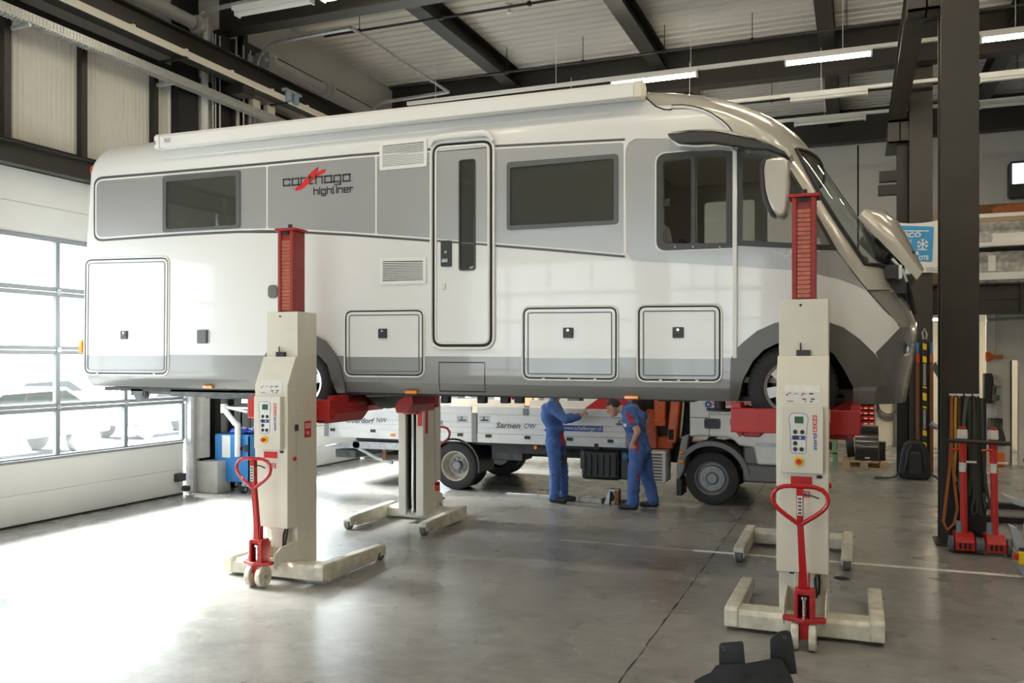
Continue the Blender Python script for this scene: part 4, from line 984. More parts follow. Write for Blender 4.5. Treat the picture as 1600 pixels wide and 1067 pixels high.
# ---- fridge vents: frame, back, slats
def vent(px, nslat):
    P_ = S(px); x0 = P_[0][0]; x1 = P_[1][0]
    fr_ = patch('vent', roundpoly(P_, 0.02, 3), 'white_plastic', 0.014, 0.014, holes=[grow(P_, -0.035)])
    patch('vent_back', grow(P_, -0.03), 'black_gap', 0.002, 0.001, parent=fr_)
    zt = [P_[0][1], P_[1][1]]; zb = [P_[3][1], P_[2][1]]
    for k in range(nslat):
        t = (k + 0.5) / nslat; za = lerp(zt[0] - 0.04, zb[0] + 0.04, t); zb_ = lerp(zt[1] - 0.04, zb[1] + 0.04, t); h_ = 0.0046
        b_ = MB(); b_.hexa([(x0 + 0.033, 7.688, za - h_), (x1 - 0.033, 7.688, zb_ - h_), (x1 - 0.033, 7.699, zb_ - h_), (x0 + 0.033, 7.699, za - h_)], [(x0 + 0.033, 7.688, za + h_), (x1 - 0.033, 7.688, zb_ + h_), (x1 - 0.033, 7.699, zb_ + h_), (x0 + 0.033, 7.699, za + h_)]); b_.build('slat', 'white_plastic', fr_)
vent([(594, 223.5), (668, 215.5), (668, 260), (594, 266.8)], 12)
vent([(594, 403), (666.5, 402), (666.5, 443), (594, 445)], 11)

# ---- awning
def awn(u, vb, vt):
    x, zb = atY(u, vb, 7.58); _, zt = atY(u, vt, 7.60); return x, zb, zt
xa, zba, zta = awn(245, 230.5, 209.5); xb_, zbb, ztb = awn(1000, 149.5, 124.5)
def awn_loft(x0, x1, g, name, m, par=None):
    mb = MB(); rows = []
    for x in (x0, x1):
        t = (x - xa) / (xb_ - xa); zb = lerp(zba, zbb, t); zt = lerp(zta, ztb, t); h_ = zt - zb
        rows.append([(x, 7.58 - g, zb - g), (x, 7.575 - g, zb + h_ * 0.72 + g), (x, 7.60, zb + h_ * 0.93 + g), (x, 7.66, zt + g + 0.004), (x, 7.75, zt + g - 0.005), (x, 7.79, zt - 0.03 + g), (x, 7.79, zb + 0.02), (x, 7.70, zb - g), (x, 7.60, zb - 0.006 - g)])
    k = len(rows[0]); mb.add(rows[0] + rows[1], [(i, (i + 1) % k, k + (i + 1) % k, k + i) for i in range(k)] + [tuple(range(k)), tuple(range(2 * k - 1, k - 1, -1))])
    return mb.build(name, m, par or MHT)
aw = awn_loft(xa + 0.04, xb_ - 0.06, 0, 'awning', 'white_plastic'); awn_loft(xa - 0.03, xa + 0.035, 0.005, 'awning_end_cap', 'white_plastic', aw); awn_loft(xb_ - 0.055, xb_ + 0.01, 0.005, 'awning_end_cap', 'rail_cream', aw)
b = MB(); x, z = atY(256, 223, 7.576); add_text(b, 'THULE', (x, 7.573, z - 0.0), 0.045, 0.095, bold=0.01); b.build('awning_lettering', 'stripe_dark', aw, smooth=False)
b = MB(); x, z = atY(247, 228, 7.57); b.box(x - 0.06, x - 0.035, 7.57, 7.6, z + 0.02, z + 0.06); b.build('awning_crank', 'chrome', aw)
# roof rail strip behind the awning and roof boxes
b = MB(); b.tube([(-8.0, 8.1, 4.66), (-5, 8.1, 4.645), (-2, 8.1, 4.62)], 0.02, 6); b.box(-6.5, -5.8, 8.6, 9.1, 4.64, 4.72); b.box(-3.2, -2.5, 8.6, 9.1, 4.62, 4.7); b.build('roof_fittings', 'window_frame', MHT, bevel=0.01)

# ---- mirror
arm_px = [(1043, 212), (1052, 209), (1078, 206), (1110, 205.5), (1145, 209), (1178, 217.5), (1205, 225), (1226, 235), (1236, 243), (1228, 247), (1214, 242), (1198, 236.5), (1178, 236), (1150, 231), (1110, 225.5), (1085, 227.5), (1066, 226), (1052, 220)]
def px2(pts, Y): return [atY(u, v, Y) for u, v in pts]
b = MB(); b.prism(px2(arm_px, 7.55), 'Y', 7.50, 7.72); mir = b.build('mirror', 'cab_frame', MHT, bevel=0.025, seg=3)
b = MB(); b.prism(px2([(1043, 211), (1052, 208), (1078, 204.5), (1110, 203.5), (1145, 207), (1179, 215.5), (1205, 223), (1228, 232), (1239, 243), (1234, 249), (1226, 238), (1203, 227), (1178, 218.5), (1145, 210), (1110, 207), (1078, 207.5), (1060, 211)], 7.55), 'Y', 7.492, 7.73); b.build('mirror_arm_cover', 'champagne', mir, bevel=0.012)
b = MB(); b.prism(px2([(1046, 216), (1062, 226), (1090, 228), (1120, 226.5), (1145, 231), (1120, 229), (1090, 231), (1060, 229.5)], 7.56), 'Y', 7.53, 7.72); b.build('mirror_arm_lip', 'white_plastic', mir)
hs = [(1192, 262), (1197, 253.5), (1210, 250.5), (1228, 249.5), (1233, 256), (1234, 300), (1232, 330), (1228, 340), (1218, 341.5), (1208, 334), (1199, 318), (1193, 290)]
b = MB(); b.prism(px2(hs, 7.38), 'Y', 7.26, 7.5); b.build('mirror_housing', 'champagne', mir, bevel=0.05, seg=4)
b = MB(); b.prism(px2([(1189.5, 258), (1196, 252), (1199, 253), (1195.5, 270), (1198, 300), (1206, 330), (1212, 339), (1203, 335), (1194, 318), (1190, 290)], 7.38), 'Y', 7.245, 7.515); b.build('mirror_bezel', 'black_plastic', mir, bevel=0.01)

# ---- bonnet, propped open
EA = Vector((atY(1344, 334, 8.0)[0], 8.0, atY(1344, 334, 8.0)[1])); EB = Vector((atY(1437, 431, 8.05)[0], 8.05, atY(1437, 431, 8.05)[1]))
cl = [Vector((atY(u, v, 8.7)[0], 8.85, atY(u, v, 8.7)[1])) for u, v in ((1362, 333), (1386, 334), (1404, 348), (1418, 373), (1431, 401), (1441.5, 424))]
b = MB(); rows = []; nrow = len(cl)
for i, c in enumerate(cl):
    e = EA.lerp(EB, i / (nrow - 1)); row = []
    for j in range(15):
        a = PI * j / 14; q = -math.cos(a); w = 8.85 - e.y; s_ = math.sin(a) ** 0.75
        row.append((lerp(e.x, c.x, s_), 8.85 + q * w, lerp(e.z, c.z, s_)))
    rows.append(row)
k = 15
vs = [p for r in rows for p in r]; vi = [(p[0] - 0.02, p[1], p[2] - 0.03) for p in vs]; o2 = len(vs)
fs = [(i * k + j, i * k + j + 1, (i + 1) * k + j + 1, (i + 1) * k + j) for i in range(nrow - 1) for j in range(k - 1)]
fs += [tuple(q + o2 for q in f[::-1]) for f in fs]
rimv = [i * k for i in range(nrow)] + [(nrow - 1) * k + j for j in range(1, k)] + [i * k + k - 1 for i in range(nrow - 2, -1, -1)] + [j for j in range(k - 2, 0, -1)]
for i in range(len(rimv)):
    p, q = rimv[i], rimv[(i + 1) % len(rimv)]; fs.append((p, q, q + o2, p + o2))
bon = b.add(vs + vi, fs).build('bonnet', 'champagne', MHT)
b = MB()
for yy in (8.15, 9.55): b.tube([(0.22, yy, 2.95), (0.33, yy, 3.16), (0.40, yy, 2.98)], 0.022, 6); b.tube([(0.20, yy, 2.86), (0.46, yy, 3.02)], 0.016, 6)
b.build('bonnet_hinge', 'black_plastic', MHT)
b = MB(); b.box(0.16, 0.33, 8.0, 9.7, 2.78, 2.9); b.box(0.22, 0.40, 8.1, 8.3, 2.66, 2.86); b.box(0.24, 0.42, 8.55, 9.2, 2.62, 2.95); b.tube([(0.3, 8.1, 2.9), (0.4, 8.3, 2.8), (0.45, 8.5, 2.65), (0.49, 8.5, 2.5)], 0.025, 8); b.cyl((0.3, 8.2, 2.84), (0.3, 8.2, 3.0), 0.05); b.build('engine_bay', 'chassis_black', MHT, bevel=0.01)
b = MB(); b.box(0.30, 0.36, 8.02, 8.12, 2.78, 2.9); b.box(0.38, 0.43, 8.05, 8.15, 2.82, 2.92); b.tube([(0.28, 8.0, 2.95), (0.36, 8.05, 2.86), (0.40, 8.1, 2.76)], 0.014, 6); b.build('reservoir', 'white_plastic', MHT, bevel=0.008)
b = MB(); b.prism([atY(u, v, 8.9) for u, v in ((1346, 348), (1383, 372), (1369, 379), (1352, 366))], 'Y', 8.6, 9.4); b.build('bonnet_paper', 'label_paper', bon)

# ---- lettering
GLY = {'c': [[(1, .78), (1, 1), (0, 1), (0, 0), (1, 0), (1, .22)]], 'a': [[(0, 1), (1, 1), (1, 0), (0, 0), (0, 1)], [(1, 0), (1.18, 0)]], 'r': [[(0, 0), (0, 1), (.8, 1)]], 't': [[(.3, 1.35), (.3, 0), (.9, 0)], [(0, 1), (.8, 1)]],
       'h': [[(0, 1.45), (0, 0)], [(0, 1), (1, 1), (1, 0)]], 'g': [[(1, 0), (0, 0), (0, 1), (1, 1), (1, -.42), (.1, -.42)]], 'o': [[(0, 0), (1, 0), (1, 1), (0, 1), (0, 0)]], 'i': [[(0, 0), (0, 1)], [(0, 1.28), (0, 1.48)]],
       'l': [[(0, 1.45), (0, 0), (.45, 0)]], 'n': [[(0, 0), (0, 1), (1, 1), (1, 0)]], 'e': [[(1, 0), (0, 0), (0, 1), (1, 1), (1, .5), (0, .5)]]}
WID = {'i': 0.0, 'l': 0.4, 'r': 0.75, 't': 0.75}
def stroke_text(mb, txt, org, w, h, t, dz, y):
    """strokes of width t; whole word w wide, x-height h"""
    tot = sum(WID.get(c, 1.0) for c in txt) + 0.42 * (len(txt) - 1); u_ = w / tot; cx = 0
    for c in txt:
        cw = WID.get(c, 1.0)
        for pl in GLY[c]:
            for (xa_, za_), (xb2, zb2) in zip(pl, pl[1:]):
                xa2, xb3 = org[0] + (cx + (xa_ if cw else 0) * (cw if c in WID and cw else 1)) * u_, org[0] + (cx + (xb2 if cw else 0) * (cw if c in WID and cw else 1)) * u_
                za3, zb3 = org[1] + za_ * h + (xa2 - org[0]) * dz, org[1] + zb2 * h + (xb3 - org[0]) * dz
                d = Vector((xb3 - xa2, zb3 - za3)); L_ = d.length
                if L_ < 1e-6: continue
                d /= L_; n_ = Vector((-d.y, d.x)) * t / 2; e = d * t / 2
                q = [(xa2 - e.x + n_.x, za3 - e.y + n_.y), (xa2 - e.x - n_.x, za3 - e.y - n_.y), (xb3 + e.x - n_.x, zb3 + e.y - n_.y), (xb3 + e.x + n_.x, zb3 + e.y + n_.y)]
                mb.add([(p[0], y, p[1]) for p in q], [(0, 1, 2, 3)])
        cx += cw + 0.42
    return mb
b = MB(); a = onside(443.5, 290.5); c = onside(547, 282.5); stroke_text(b, 'carthago', a, c[0] - a[0], 0.066, 0.018, (c[1] - a[1]) / (c[0] - a[0]), 7.6935); b.build('lettering', 'logo_grey', MHT, smooth=False)
b = MB(); a = onside(491, 304); c = onside(552.5, 299.5); stroke_text(b, 'highliner', a, c[0] - a[0], 0.045, 0.0125, (c[1] - a[1]) / (c[0] - a[0]), 7.6935); b.build('lettering', 'black_gap', MHT, smooth=False)
patch('logo_swoosh', S([(461, 295.5), (466, 290), (472, 286.5), (479, 277.5), (487, 268.5), (498, 260.2), (496, 264.5), (496.5, 269.5), (503, 265.5), (509.7, 263.8), (508, 270), (500, 273.5), (491, 281), (482, 287.5), (472, 296), (463, 298.6)]), 'logo_red', 0.0050, 0.001)
b = MB(); a = onside(1211, 397.5); stroke_text(b, 'highliner', (a[0], a[1] - 0.012), 0.36, 0.030, 0.007, -0.02, 7.694); b.build('lettering', 'logo_white', MHT, smooth=False)

# ---- underside
b = MB(); b.box(-8.3, -0.1, 7.85, 9.85, 1.735, 1.78); b.build('floor_pan', 'chassis_black', MHT)
b = MB()
for yy in (8.3, 9.3): b.box(-6.2, -0.2, yy, yy + 0.12, 1.715, 1.74); b.box(-7.2, -6.2, yy, yy + 0.12, 1.64, 1.74)
b.box(-7.3, -6.1, 7.85, 7.9, 1.68, 1.76); b.box(-7.9, -7.2, 7.9, 8.3, 1.7, 1.76)
b.build('chassis_rail', 'chassis_grey', MHT)
b = MB(); b.cyl((-7.78, 7.86, 1.70), (-7.78, 7.94, 1.70), 0.085); b.box(-7.9, -7.72, 7.85, 7.93, 1.68, 1.76); b.build('tow_bracket', 'chassis_grey', MHT)
b = MB(); b.cyl((-5.42, 8.0, 1.862), (-5.42, 9.7, 1.862), 0.06); b.sphere((-5.42, 8.9, 1.862), 0.17); b.box(-0.56, -0.44, 8.0, 9.7, 1.74, 1.82); b.cyl((-0.507, 8.0, 1.862), (-0.507, 9.7, 1.862), 0.05); b.cyl((-5.3, 8.9, 1.82), (-1.2, 8.9, 1.78), 0.045); b.tube([(-4.9, 8.15, 1.74), (-4.3, 8.2, 1.76), (-3.9, 8.3, 1.77)], 0.04, 8); b.build('axle', 'chassis_black', MHT)
b = MB()
for x, y, w, l, z in ((-4.2, 8.6, 0.9, 0.55, 1.712), (-2.9, 9.1, 0.8, 0.6, 1.70), (-1.6, 8.5, 0.35, 0.4, 1.70), (-6.5, 8.9, 0.7, 0.5, 1.66)): b.box(x - w / 2, x + w / 2, y - l / 2, y + l / 2, z, 1.74)
for u in (697, 754, 790, 812): x, z = atY(u, 630, 8.0); b.box(x - 0.045, x + 0.045, 7.96, 8.04, z - 0.02 + 0.02, 1.745)
b.build('underfloor_tank', 'chassis_black', MHT, bevel=0.01)
b = MB(); x, z = atY(1125, 640, 7.95); b.cyl((x, 7.95, 1.66), (x, 7.95, 1.75), 0.05); b.cyl((x, 7.95, 1.64), (x, 7.95, 1.66), 0.12, n=20); b.build('support_foot', 'chassis_black', MHT)

# ---- cab interior
b = MB(); b.box(-8.3, -0.2, 7.8, 9.9, 1.90, 1.95); b.box(-2.7, -2.66, 7.8, 9.9, 1.95, 4.3); b.build('cabin_floor', 'interior', MHT)
def seat(y, m):
    s_ = bpy.data.objects.new('cab_seat', None); COL.objects.link(s_); s_.parent = MHT; s_.location = (-1.35, y, 1.95); s_.matrix_parent_inverse = Matrix.Translation(-MHT.location)
    inv = Matrix.Translation((1.35, -y, -1.95))
    for nm, mb in (('cushion', MB().box(-1.55, -1.0, y - 0.25, y + 0.25, 2.3, 2.46)), ('backrest', MB().prism([(-1.68, 2.4), (-1.5, 2.4), (-1.62, 3.15), (-1.76, 3.15)], 'Y', y - 0.24, y + 0.24)), ('headrest', MB().prism([(-1.77, 3.2), (-1.64, 3.2), (-1.68, 3.4), (-1.78, 3.4)], 'Y', y - 0.13, y + 0.13)), ('pedestal', MB().box(-1.45, -1.1, y - 0.18, y + 0.18, 1.95, 2.3))):
        o_ = mb.build(nm, m if nm in ('backrest', 'headrest') else 'seat_cloth', None, bevel=0.05, seg=3); o_.parent = s_; o_.matrix_parent_inverse = inv
seat(8.3, 'seat_cover'); seat(9.4, 'seat_cloth')
b = MB(); b.prism([(-0.75, 2.6), (-0.62, 2.98), (-0.3, 3.02), (0.1, 2.98), (0.1, 2.4), (-0.5, 2.3)], 'Y', 7.95, 9.75); b.build('dashboard', 'dash', MHT, bevel=0.04)
b = MB(); cx, cy, cz = -0.88, 8.35, 3.03; b.tube([(cx + 0.19 * math.cos(a) * 0.55, cy + 0.21 * math.sin(a), cz + 0.19 * math.cos(a) * 0.83) for a in [2 * PI * i / 28 for i in range(28)]], 0.018, 8, closed=True); b.tube([(cx - 0.0, cy - 0.2, cz), (cx + 0.04, cy, cz - 0.03), (cx, cy + 0.2, cz)], 0.02, 6); b.tube([(cx + 0.04, cy, cz - 0.03), (-0.6, cy, 2.75)], 0.03, 8); b.build('steering_wheel', 'dash', MHT)
b = MB(); b.box(-1.9, -0.75, 7.95, 9.75, 4.02, 4.06); b.build('drop_bed', 'interior', MHT, bevel=0.02)
# far side cab panes
fr = MB()
b = MB(); xs2 = [p[0] for p in PANE_A + PANE_B]; z2 = [p[1] for p in PANE_A + PANE_B]; b.box(min(xs2) - 0.01, max(xs2) + 0.01, 9.985, 9.99, min(z2) - 0.01, max(z2) + 0.01); b.build('cab_pane', 'glass_cab', MHT)
b = MB(); b.box(-3.22, -2.08, 9.985, 9.99, 3.43, 4.07); b.build('window_pane', 'glass_tint', MHT)
# ================================================================ COLUMN LIFTS
def lift(x, y, rotz, fork_cx, label, near=True):
    t = thing('column_lift', label, 'vehicle lift', (x, y, 0), 'mobile column lifts', local=True, rotz=rotz)
    def P(nm, mb, m, bevel=0, par=None, seg=2, smooth=True): return mb.build(nm, m, par or t, bevel=bevel, seg=seg, smooth=smooth)
    # base: cross beam and two long feet
    b = MB(); b.prism([(-0.20, 0.03), (-0.20, 0.14), (-0.17, 0.165), (0.02, 0.165), (0.05, 0.14), (0.05, 0.03)], 'X', -0.54, 0.54); P('base_beam', b, 'cream_worn', 0.008)
    for s in (-1, 1):
        b = MB(); x0, x1 = s * 0.47, s * 0.575; b.prism([(-0.215, 0.035), (-0.215, 0.17), (-0.19, 0.19), (0.85, 0.165), (0.945, 0.155), (0.965, 0.125), (0.96, 0.095), (0.82, 0.09), (0.78, 0.025), (-0.1, 0.015)], 'X', min(x0, x1), max(x0, x1)); ft = P('foot', b, 'cream_worn', 0.012)
        b = MB(); b.cyl((s * 0.49, 0.905, 0.066), (s * 0.555, 0.905, 0.066), 0.066, n=24); P('foot_wheel', b, 'caster_grey', 0.006, ft)
        b = MB(); b.cyl((s * 0.462, 0.905, 0.105), (s * 0.583, 0.905, 0.105), 0.012, n=10); b.box(s * 0.477 - 0.005, s * 0.477 + 0.005, 0.85, 0.955, 0.05, 0.12); b.box(s * 0.568 - 0.005, s * 0.568 + 0.005, 0.85, 0.955, 0.05, 0.12); P('foot_axle', b, 'cream_paint', 0, ft)
    # column: U channel open to the wheel side
    b = MB(); w = 0.18; d0, d1 = -0.05, 0.27
    prof = [(-w, d0), (w, d0), (w, d1), (0.075, d1), (0.075, d1 - 0.05), (w - 0.03, d1 - 0.05), (w - 0.03, d0 + 0.03), (-w + 0.03, d0 + 0.03), (-w + 0.03, d1 - 0.05), (-0.075, d1 - 0.05), (-0.075, d1), (-w, d1)]
    b.prism(prof, 'Z', 0.10, 2.565); P('column', b, 'cream_paint', 0.004)
    b = MB(); b.box(-0.14, 0.14, 0.0, 0.04, 0.12, 2.5); P('column_lining', b, 'chassis_black')
    b = MB(); b.cyl((0.02, 0.17, 0.12), (0.02, 0.17, 1.9), 0.032, n=20); b.cyl((0.02, 0.17, 0.12), (0.02, 0.17, 0.17), 0.045, n=20); P('piston', b, 'chrome')
    b = MB(); b.box(-0.075, -0.045, 0.12, 0.2, 0.12, 2.3); P('cable_chain', b, 'black_plastic')
    b = MB(); b.prism(prof, 'Z', 2.5655, 2.575); 
    b = MB(); b.cyl((-0.02, d0 - 0.001, 2.52), (-0.02, d0 - 0.006, 2.52), 0.010, n=10); P('column_screw', b, 'button_black')
    # red mast rising out of the column
    b = MB(); mw = 0.088; b.prism([(-mw, 0.0), (-0.052, 0.0), (-0.052, 0.02), (0.052, 0.02), (0.052, 0.0), (mw, 0.0), (mw, 0.2), (-mw, 0.2)], 'Z', 1.4, 3.36); mast = P('mast', b, 'mast_red', 0.004)
    b = MB(); b.box(-0.115, 0.115, -0.012, 0.21, 3.36, 3.385); P('mast_cap', b, 'lift_red', 0.004, mast)
    b = MB(); b.box(-0.035, 0.035, -0.004, 0.01, 3.325, 3.35); P('mast_slot', b, 'black_gap', 0, mast)
    b = MB(); b.cyl((0.0, 0.08, 3.385), (0.0, 0.08, 3.43), 0.022, n=12); P('mast_plug', b, 'button_black', 0, mast)
    for k in range(20):
        b = MB(); z = 2.58 + k * 0.0345; b.box(-0.05, 0.05, 0.008, 0.03, z, z + 0.0305); P('rung', b, 'mast_copper', 0.002, mast)
    # drive housing with sloping top
    b = MB(); b.prism([(-0.055, 0.50), (-0.22, 0.50), (-0.22, 1.86), (-0.09, 2.13), (-0.055, 2.13)], 'X', -0.187, 0.187); hs_ = P('drive_housing', b, 'cream_paint', 0.006)
    b = MB(); b.box(-0.05, 0.05, -0.085, -0.052, 2.13, 2.175); b.cyl((-0.02, -0.07, 2.17), (-0.02, -0.07, 2.23), 0.006, n=8); P('hinge_clip', b, 'black_plastic', 0.003, hs_)
    b = MB(); b.box(-0.125, 0.125, -0.2235, -0.221, 1.772, 1.86); b.add([(-0.125, -0.2225, 1.86), (0.125, -0.2225, 1.86), (0.125, -0.198, 1.912), (-0.125, -0.198, 1.912)], [(0, 1, 2, 3)]); lb = P('instruction_label', b, 'label_paper', 0, hs_)
    b = MB()
    for (xx, zz, ww, hh) in ((-0.10, 1.845, 0.02, 0.006), (-0.06, 1.842, 0.03, 0.005), (0.0, 1.842, 0.03, 0.006), (0.05, 1.84, 0.03, 0.012), (0.0, 1.80, 0.03, 0.01), (0.06, 1.80, 0.03, 0.012), (0.02, 1.782, 0.008, 0.012), (0.055, 1.782, 0.02, 0.01), (-0.11, 1.785, 0.05, 0.006)): b.box(xx, xx + ww, -0.2245, -0.2237, zz, zz + hh)
    P('label_print', b, 'window_frame', 0, lb)
    b = MB(); b.box(-0.115, -0.10, -0.2245, -0.2237, 1.83, 1.842); b.add([(-0.01, -0.2246, 1.83), (0.0, -0.2246, 1.83), (0.014, -0.2246, 1.85), (0.004, -0.2246, 1.85)], [(0, 1, 2, 3)]); P('label_print', b, 'logo_red', 0, lb)
    # control box
    b = MB(); b.box(-0.148, 0.152, -0.285, -0.22, 1.255, 1.755); cb = P('control_box', b, 'cream_paint', 0.006)
    yf = -0.2862
    b = MB(); pts = roundpoly([(-0.075, 1.70), (0.03, 1.70), (0.045, 1.66), (0.035, 1.60), (0.03, 1.50), (0.03, 1.405), (-0.075, 1.405), (-0.075, 1.50), (-0.08, 1.60), (-0.09, 1.66)], 0.02, 3)
    b.prism(grow(pts, 0.004), 'Y', yf + 0.0006, yf + 0.002); P('keypad_outline', b, 'logo_blue', 0, cb)
    b = MB(); b.prism(pts, 'Y', yf - 0.0004, yf + 0.002); kp = P('keypad', b, 'label_paper', 0, cb)
    b = MB(); b.box(-0.05, 0.012, yf - 0.004, yf, 1.628, 1.678); P('display', b, 'lcd', 0, cb)
    b = MB(); b.box(-0.068, 0.026, yf - 0.0016, yf, 1.505, 1.535); P('keypad_band', b, 'logo_blue', 0, cb)
    for kx, kz in ((-0.045, 1.563), (0.005, 1.563), (-0.043, 1.52), (-0.045, 1.478), (-0.045, 1.434), (0.0, 1.434)):
        b = MB(); b.cyl((kx, yf - 0.003, kz), (kx, yf, kz), 0.0165, n=16); P('button', b, 'button_black', 0, cb)
    b = MB(); b.cyl((-0.02, yf - 0.004, 1.602), (-0.02, yf, 1.602), 0.008, n=10); b.cyl((-0.01, yf - 0.004, 1.52), (-0.01, yf, 1.52), 0.008, n=10); P('indicator', b, 'rail_cream', 0, cb)
    b = MB(); b.cyl((-0.02, yf - 0.006, 1.345), (-0.02, yf, 1.345), 0.036, n=24); P('stop_plate', b, 'yellow', 0, cb)
    b = MB(); b.cyl((-0.02, yf - 0.03, 1.345), (-0.02, yf - 0.006, 1.345), 0.012, n=14); b.cyl((-0.02, yf - 0.045, 1.345), (-0.02, yf - 0.03, 1.345), 0.020, n=18); P('stop_button', b, 'logo_red', 0.004, cb)
    M90 = Matrix.Rotation(-PI / 2, 3, 'Y')   # text reading upwards
    b = MB(); b.box(0.078, 0.108, yf - 0.001, yf + 0.001, 1.567, 1.688); P('maker_plate', b, 'logo_red', 0, cb)
    b = MB(); add_text(b, 'KONI', (0.103, yf - 0.0016, 1.575), 0.021, 0.105, bold=0.02, M=M90); P('lettering', b, 'logo_white', 0, cb, smooth=False)
    b = MB(); add_text(b, 'stertil', (0.106, yf - 0.0012, 1.432), 0.029, 0.125, bold=0.02, M=M90); P('lettering', b, 'logo_blue', 0, cb, smooth=False)
    b = MB(); b.box(-0.082, 0.072, -0.2225, -0.219, 1.165, 1.225); P('warning_plate', b, 'logo_red', 0, hs_)
    b = MB(); b.prism(roundrect(0.10, 0.145, 1.215, 1.24, 0.012, 3), 'Y', -0.224, -0.22); P('key_switch', b, 'black_plastic', 0, hs_)
    b = MB(); b.box(0.0, 0.055, -0.2225, -0.219, 1.07, 1.115); ce = P('ce_plate', b, 'logo_red', 0, hs_)
    b = MB(); add_text(b, 'CE', (0.008, -0.2235, 1.078), 0.030, 0.04, bold=0.01); P('lettering', b, 'logo_white', 0, hs_, smooth=False)
    # side of the housing: catch, emergency knob, row of screws
    b = MB(); b.box(0.187, 0.207, -0.11, -0.07, 1.42, 1.48); P('cable_gland', b, 'button_black', 0.004, hs_)
    b = MB(); b.cyl((0.187, -0.12, 1.155), (0.205, -0.12, 1.155), 0.02, n=14); P('side_knob', b, 'logo_red', 0.003, hs_)
    b = MB()
    for k in range(30): b.cyl((0.187, -0.085, 0.80 + k * 0.02), (0.1885, -0.085, 0.80 + k * 0.02), 0.004, n=6)
    for zz in (1.62, 1.7, 1.85): 
        for yy in (-0.18, -0.08): b.cyl((0.187, yy, zz), (0.1885, yy, zz), 0.005, n=6)
    P('screw_row', b, 'steel_grey', 0, hs_)['kind'] = 'stuff'
    for zz in (1.62, 1.13): b = MB(); b.box(0.18, 0.193, -0.062, -0.038, zz, zz + 0.1); P('door_hinge', b, 'cream_paint', 0.003)
    b = MB(); b.prism([(-0.225, 0.51), (-0.05, 0.51), (-0.09, 0.575), (-0.17, 0.575)], 'X', 0.187, 0.189); P('cable_port', b, 'black_plastic', 0, hs_) if False else None
    b = MB(); b.box(0.18, 0.182, 0.06, 0.17, 1.34, 1.50); P('load_plate', b, 'logo_red')
    MX = Matrix.Rotation(PI / 2, 3, 'Z')
    b = MB(); add_text(b, '8200', (0.1835, 0.07, 1.43), 0.05, 0.09, bold=0.015, M=MX); add_text(b, 'kg', (0.1835, 0.09, 1.375), 0.032, 0.05, bold=0.015, M=MX); P('lettering', b, 'logo_white', 0, smooth=False)
    if not near:
        b = MB(); b.box(-0.182, -0.18, 0.14, 0.21, 1.15, 1.60); P('load_plate', b, 'logo_red'); b = MB(); b.box(-0.165, -0.10, 0.27, 0.2725, 1.25, 1.60); P('load_plate', b, 'logo_red')
    # lower column cover and fork plates
    b = MB(); b.box(-0.06, 0.09, -0.14, -0.05, 0.30, 0.50); P('pump_bracket', b, 'cream_paint', 0.006)
    b = MB(); b.tube([(0.11, -0.1, 0.52), (0.12, -0.14, 0.42), (0.115, -0.16, 0.33)], 0.010, 8); b.tube([(0.085, -0.1, 0.52), (0.09, -0.15, 0.42), (0.10, -0.17, 0.31)], 0.010, 8); P('hose', b, 'black_rubber')
    b = MB(); b.box(-0.10, -0.06, -0.10, -0.06, 0.46, 0.5); P('limit_switch', b, 'button_black', 0.004)
    for s in (-1, 1):
        b = MB(); xx = 0.026 + s * 0.145; b.prism([(-0.05, 0.17), (-0.05, 0.36), (-0.3, 0.34), (-0.40, 0.29), (-0.42, 0.19), (-0.38, 0.15), (-0.30, 0.20)], 'X', xx - 0.006, xx + 0.006); P('pump_cheek', b, 'cream_paint', 0.003)
    # hydraulic hand truck: pump, wheels, tiller
    pc = 0.026
    b = MB(); b.prism([(pc - 0.15, -0.47), (pc + 0.0, -0.52), (pc + 0.15, -0.47), (pc + 0.15, -0.40), (pc - 0.15, -0.40)], 'Z', 0.205, 0.235); b.box(pc - 0.035, pc + 0.035, -0.48, -0.40, 0.08, 0.21); P('pump_foot', b, 'pump_red', 0.006)
    b = MB(); b.box(pc - 0.065, pc - 0.04, -0.50, -0.38, 0.23, 0.43); b.box(pc + 0.04, pc + 0.075, -0.50, -0.36, 0.23, 0.41); b.box(pc - 0.065, pc + 0.075, -0.49, -0.38, 0.40, 0.44); b.box(pc - 0.07, pc + 0.07, -0.42, -0.36, 0.23, 0.40); P('pump_body', b, 'pump_red', 0.006)
    b = MB(); b.cyl((pc, -0.455, 0.235), (pc, -0.455, 0.385), 0.022, n=14)
    for k in range(7): b.lathe([(0.022, -0.006), (0.034, 0), (0.022, 0.006)], (pc, -0.455, 0.25 + k * 0.02), 'Z', 16)
    b.cyl((pc, -0.455, 0.37), (pc, -0.455, 0.39), 0.034, n=16); P('pump_spring', b, 'chrome')
    for s in (-1, 1):
        b = MB(); xx = pc + s * 0.06; b.lathe([(0.02, -0.024), (0.03, -0.024), (0.034, -0.014), (0.07, -0.014), (0.076, -0.026), (0.094, -0.026), (0.10, -0.018), (0.10, 0.018), (0.094, 0.026), (0.076, 0.026), (0.07, 0.014), (0.034, 0.014), (0.03, 0.024), (0.02, 0.024), (0.02, -0.024)], (xx, -0.45, 0.10), 'X', 28); wl_ = P('steer_wheel', b, 'wheel_cream')
        b = MB(); b.cyl((xx - 0.03, -0.45, 0.10), (xx + 0.03, -0.45, 0.10), 0.021, n=14); P('wheel_hub', b, 'steel_grey', 0, wl_)
        b = MB()
        for k in range(5): a = 2 * PI * k / 5; b.box(xx - 0.016, xx + 0.016, -0.45 + 0.05 * math.cos(a) - 0.008, -0.45 + 0.05 * math.cos(a) + 0.008, 0.10 + 0.05 * math.sin(a) - 0.008, 0.10 + 0.05 * math.sin(a) + 0.008)
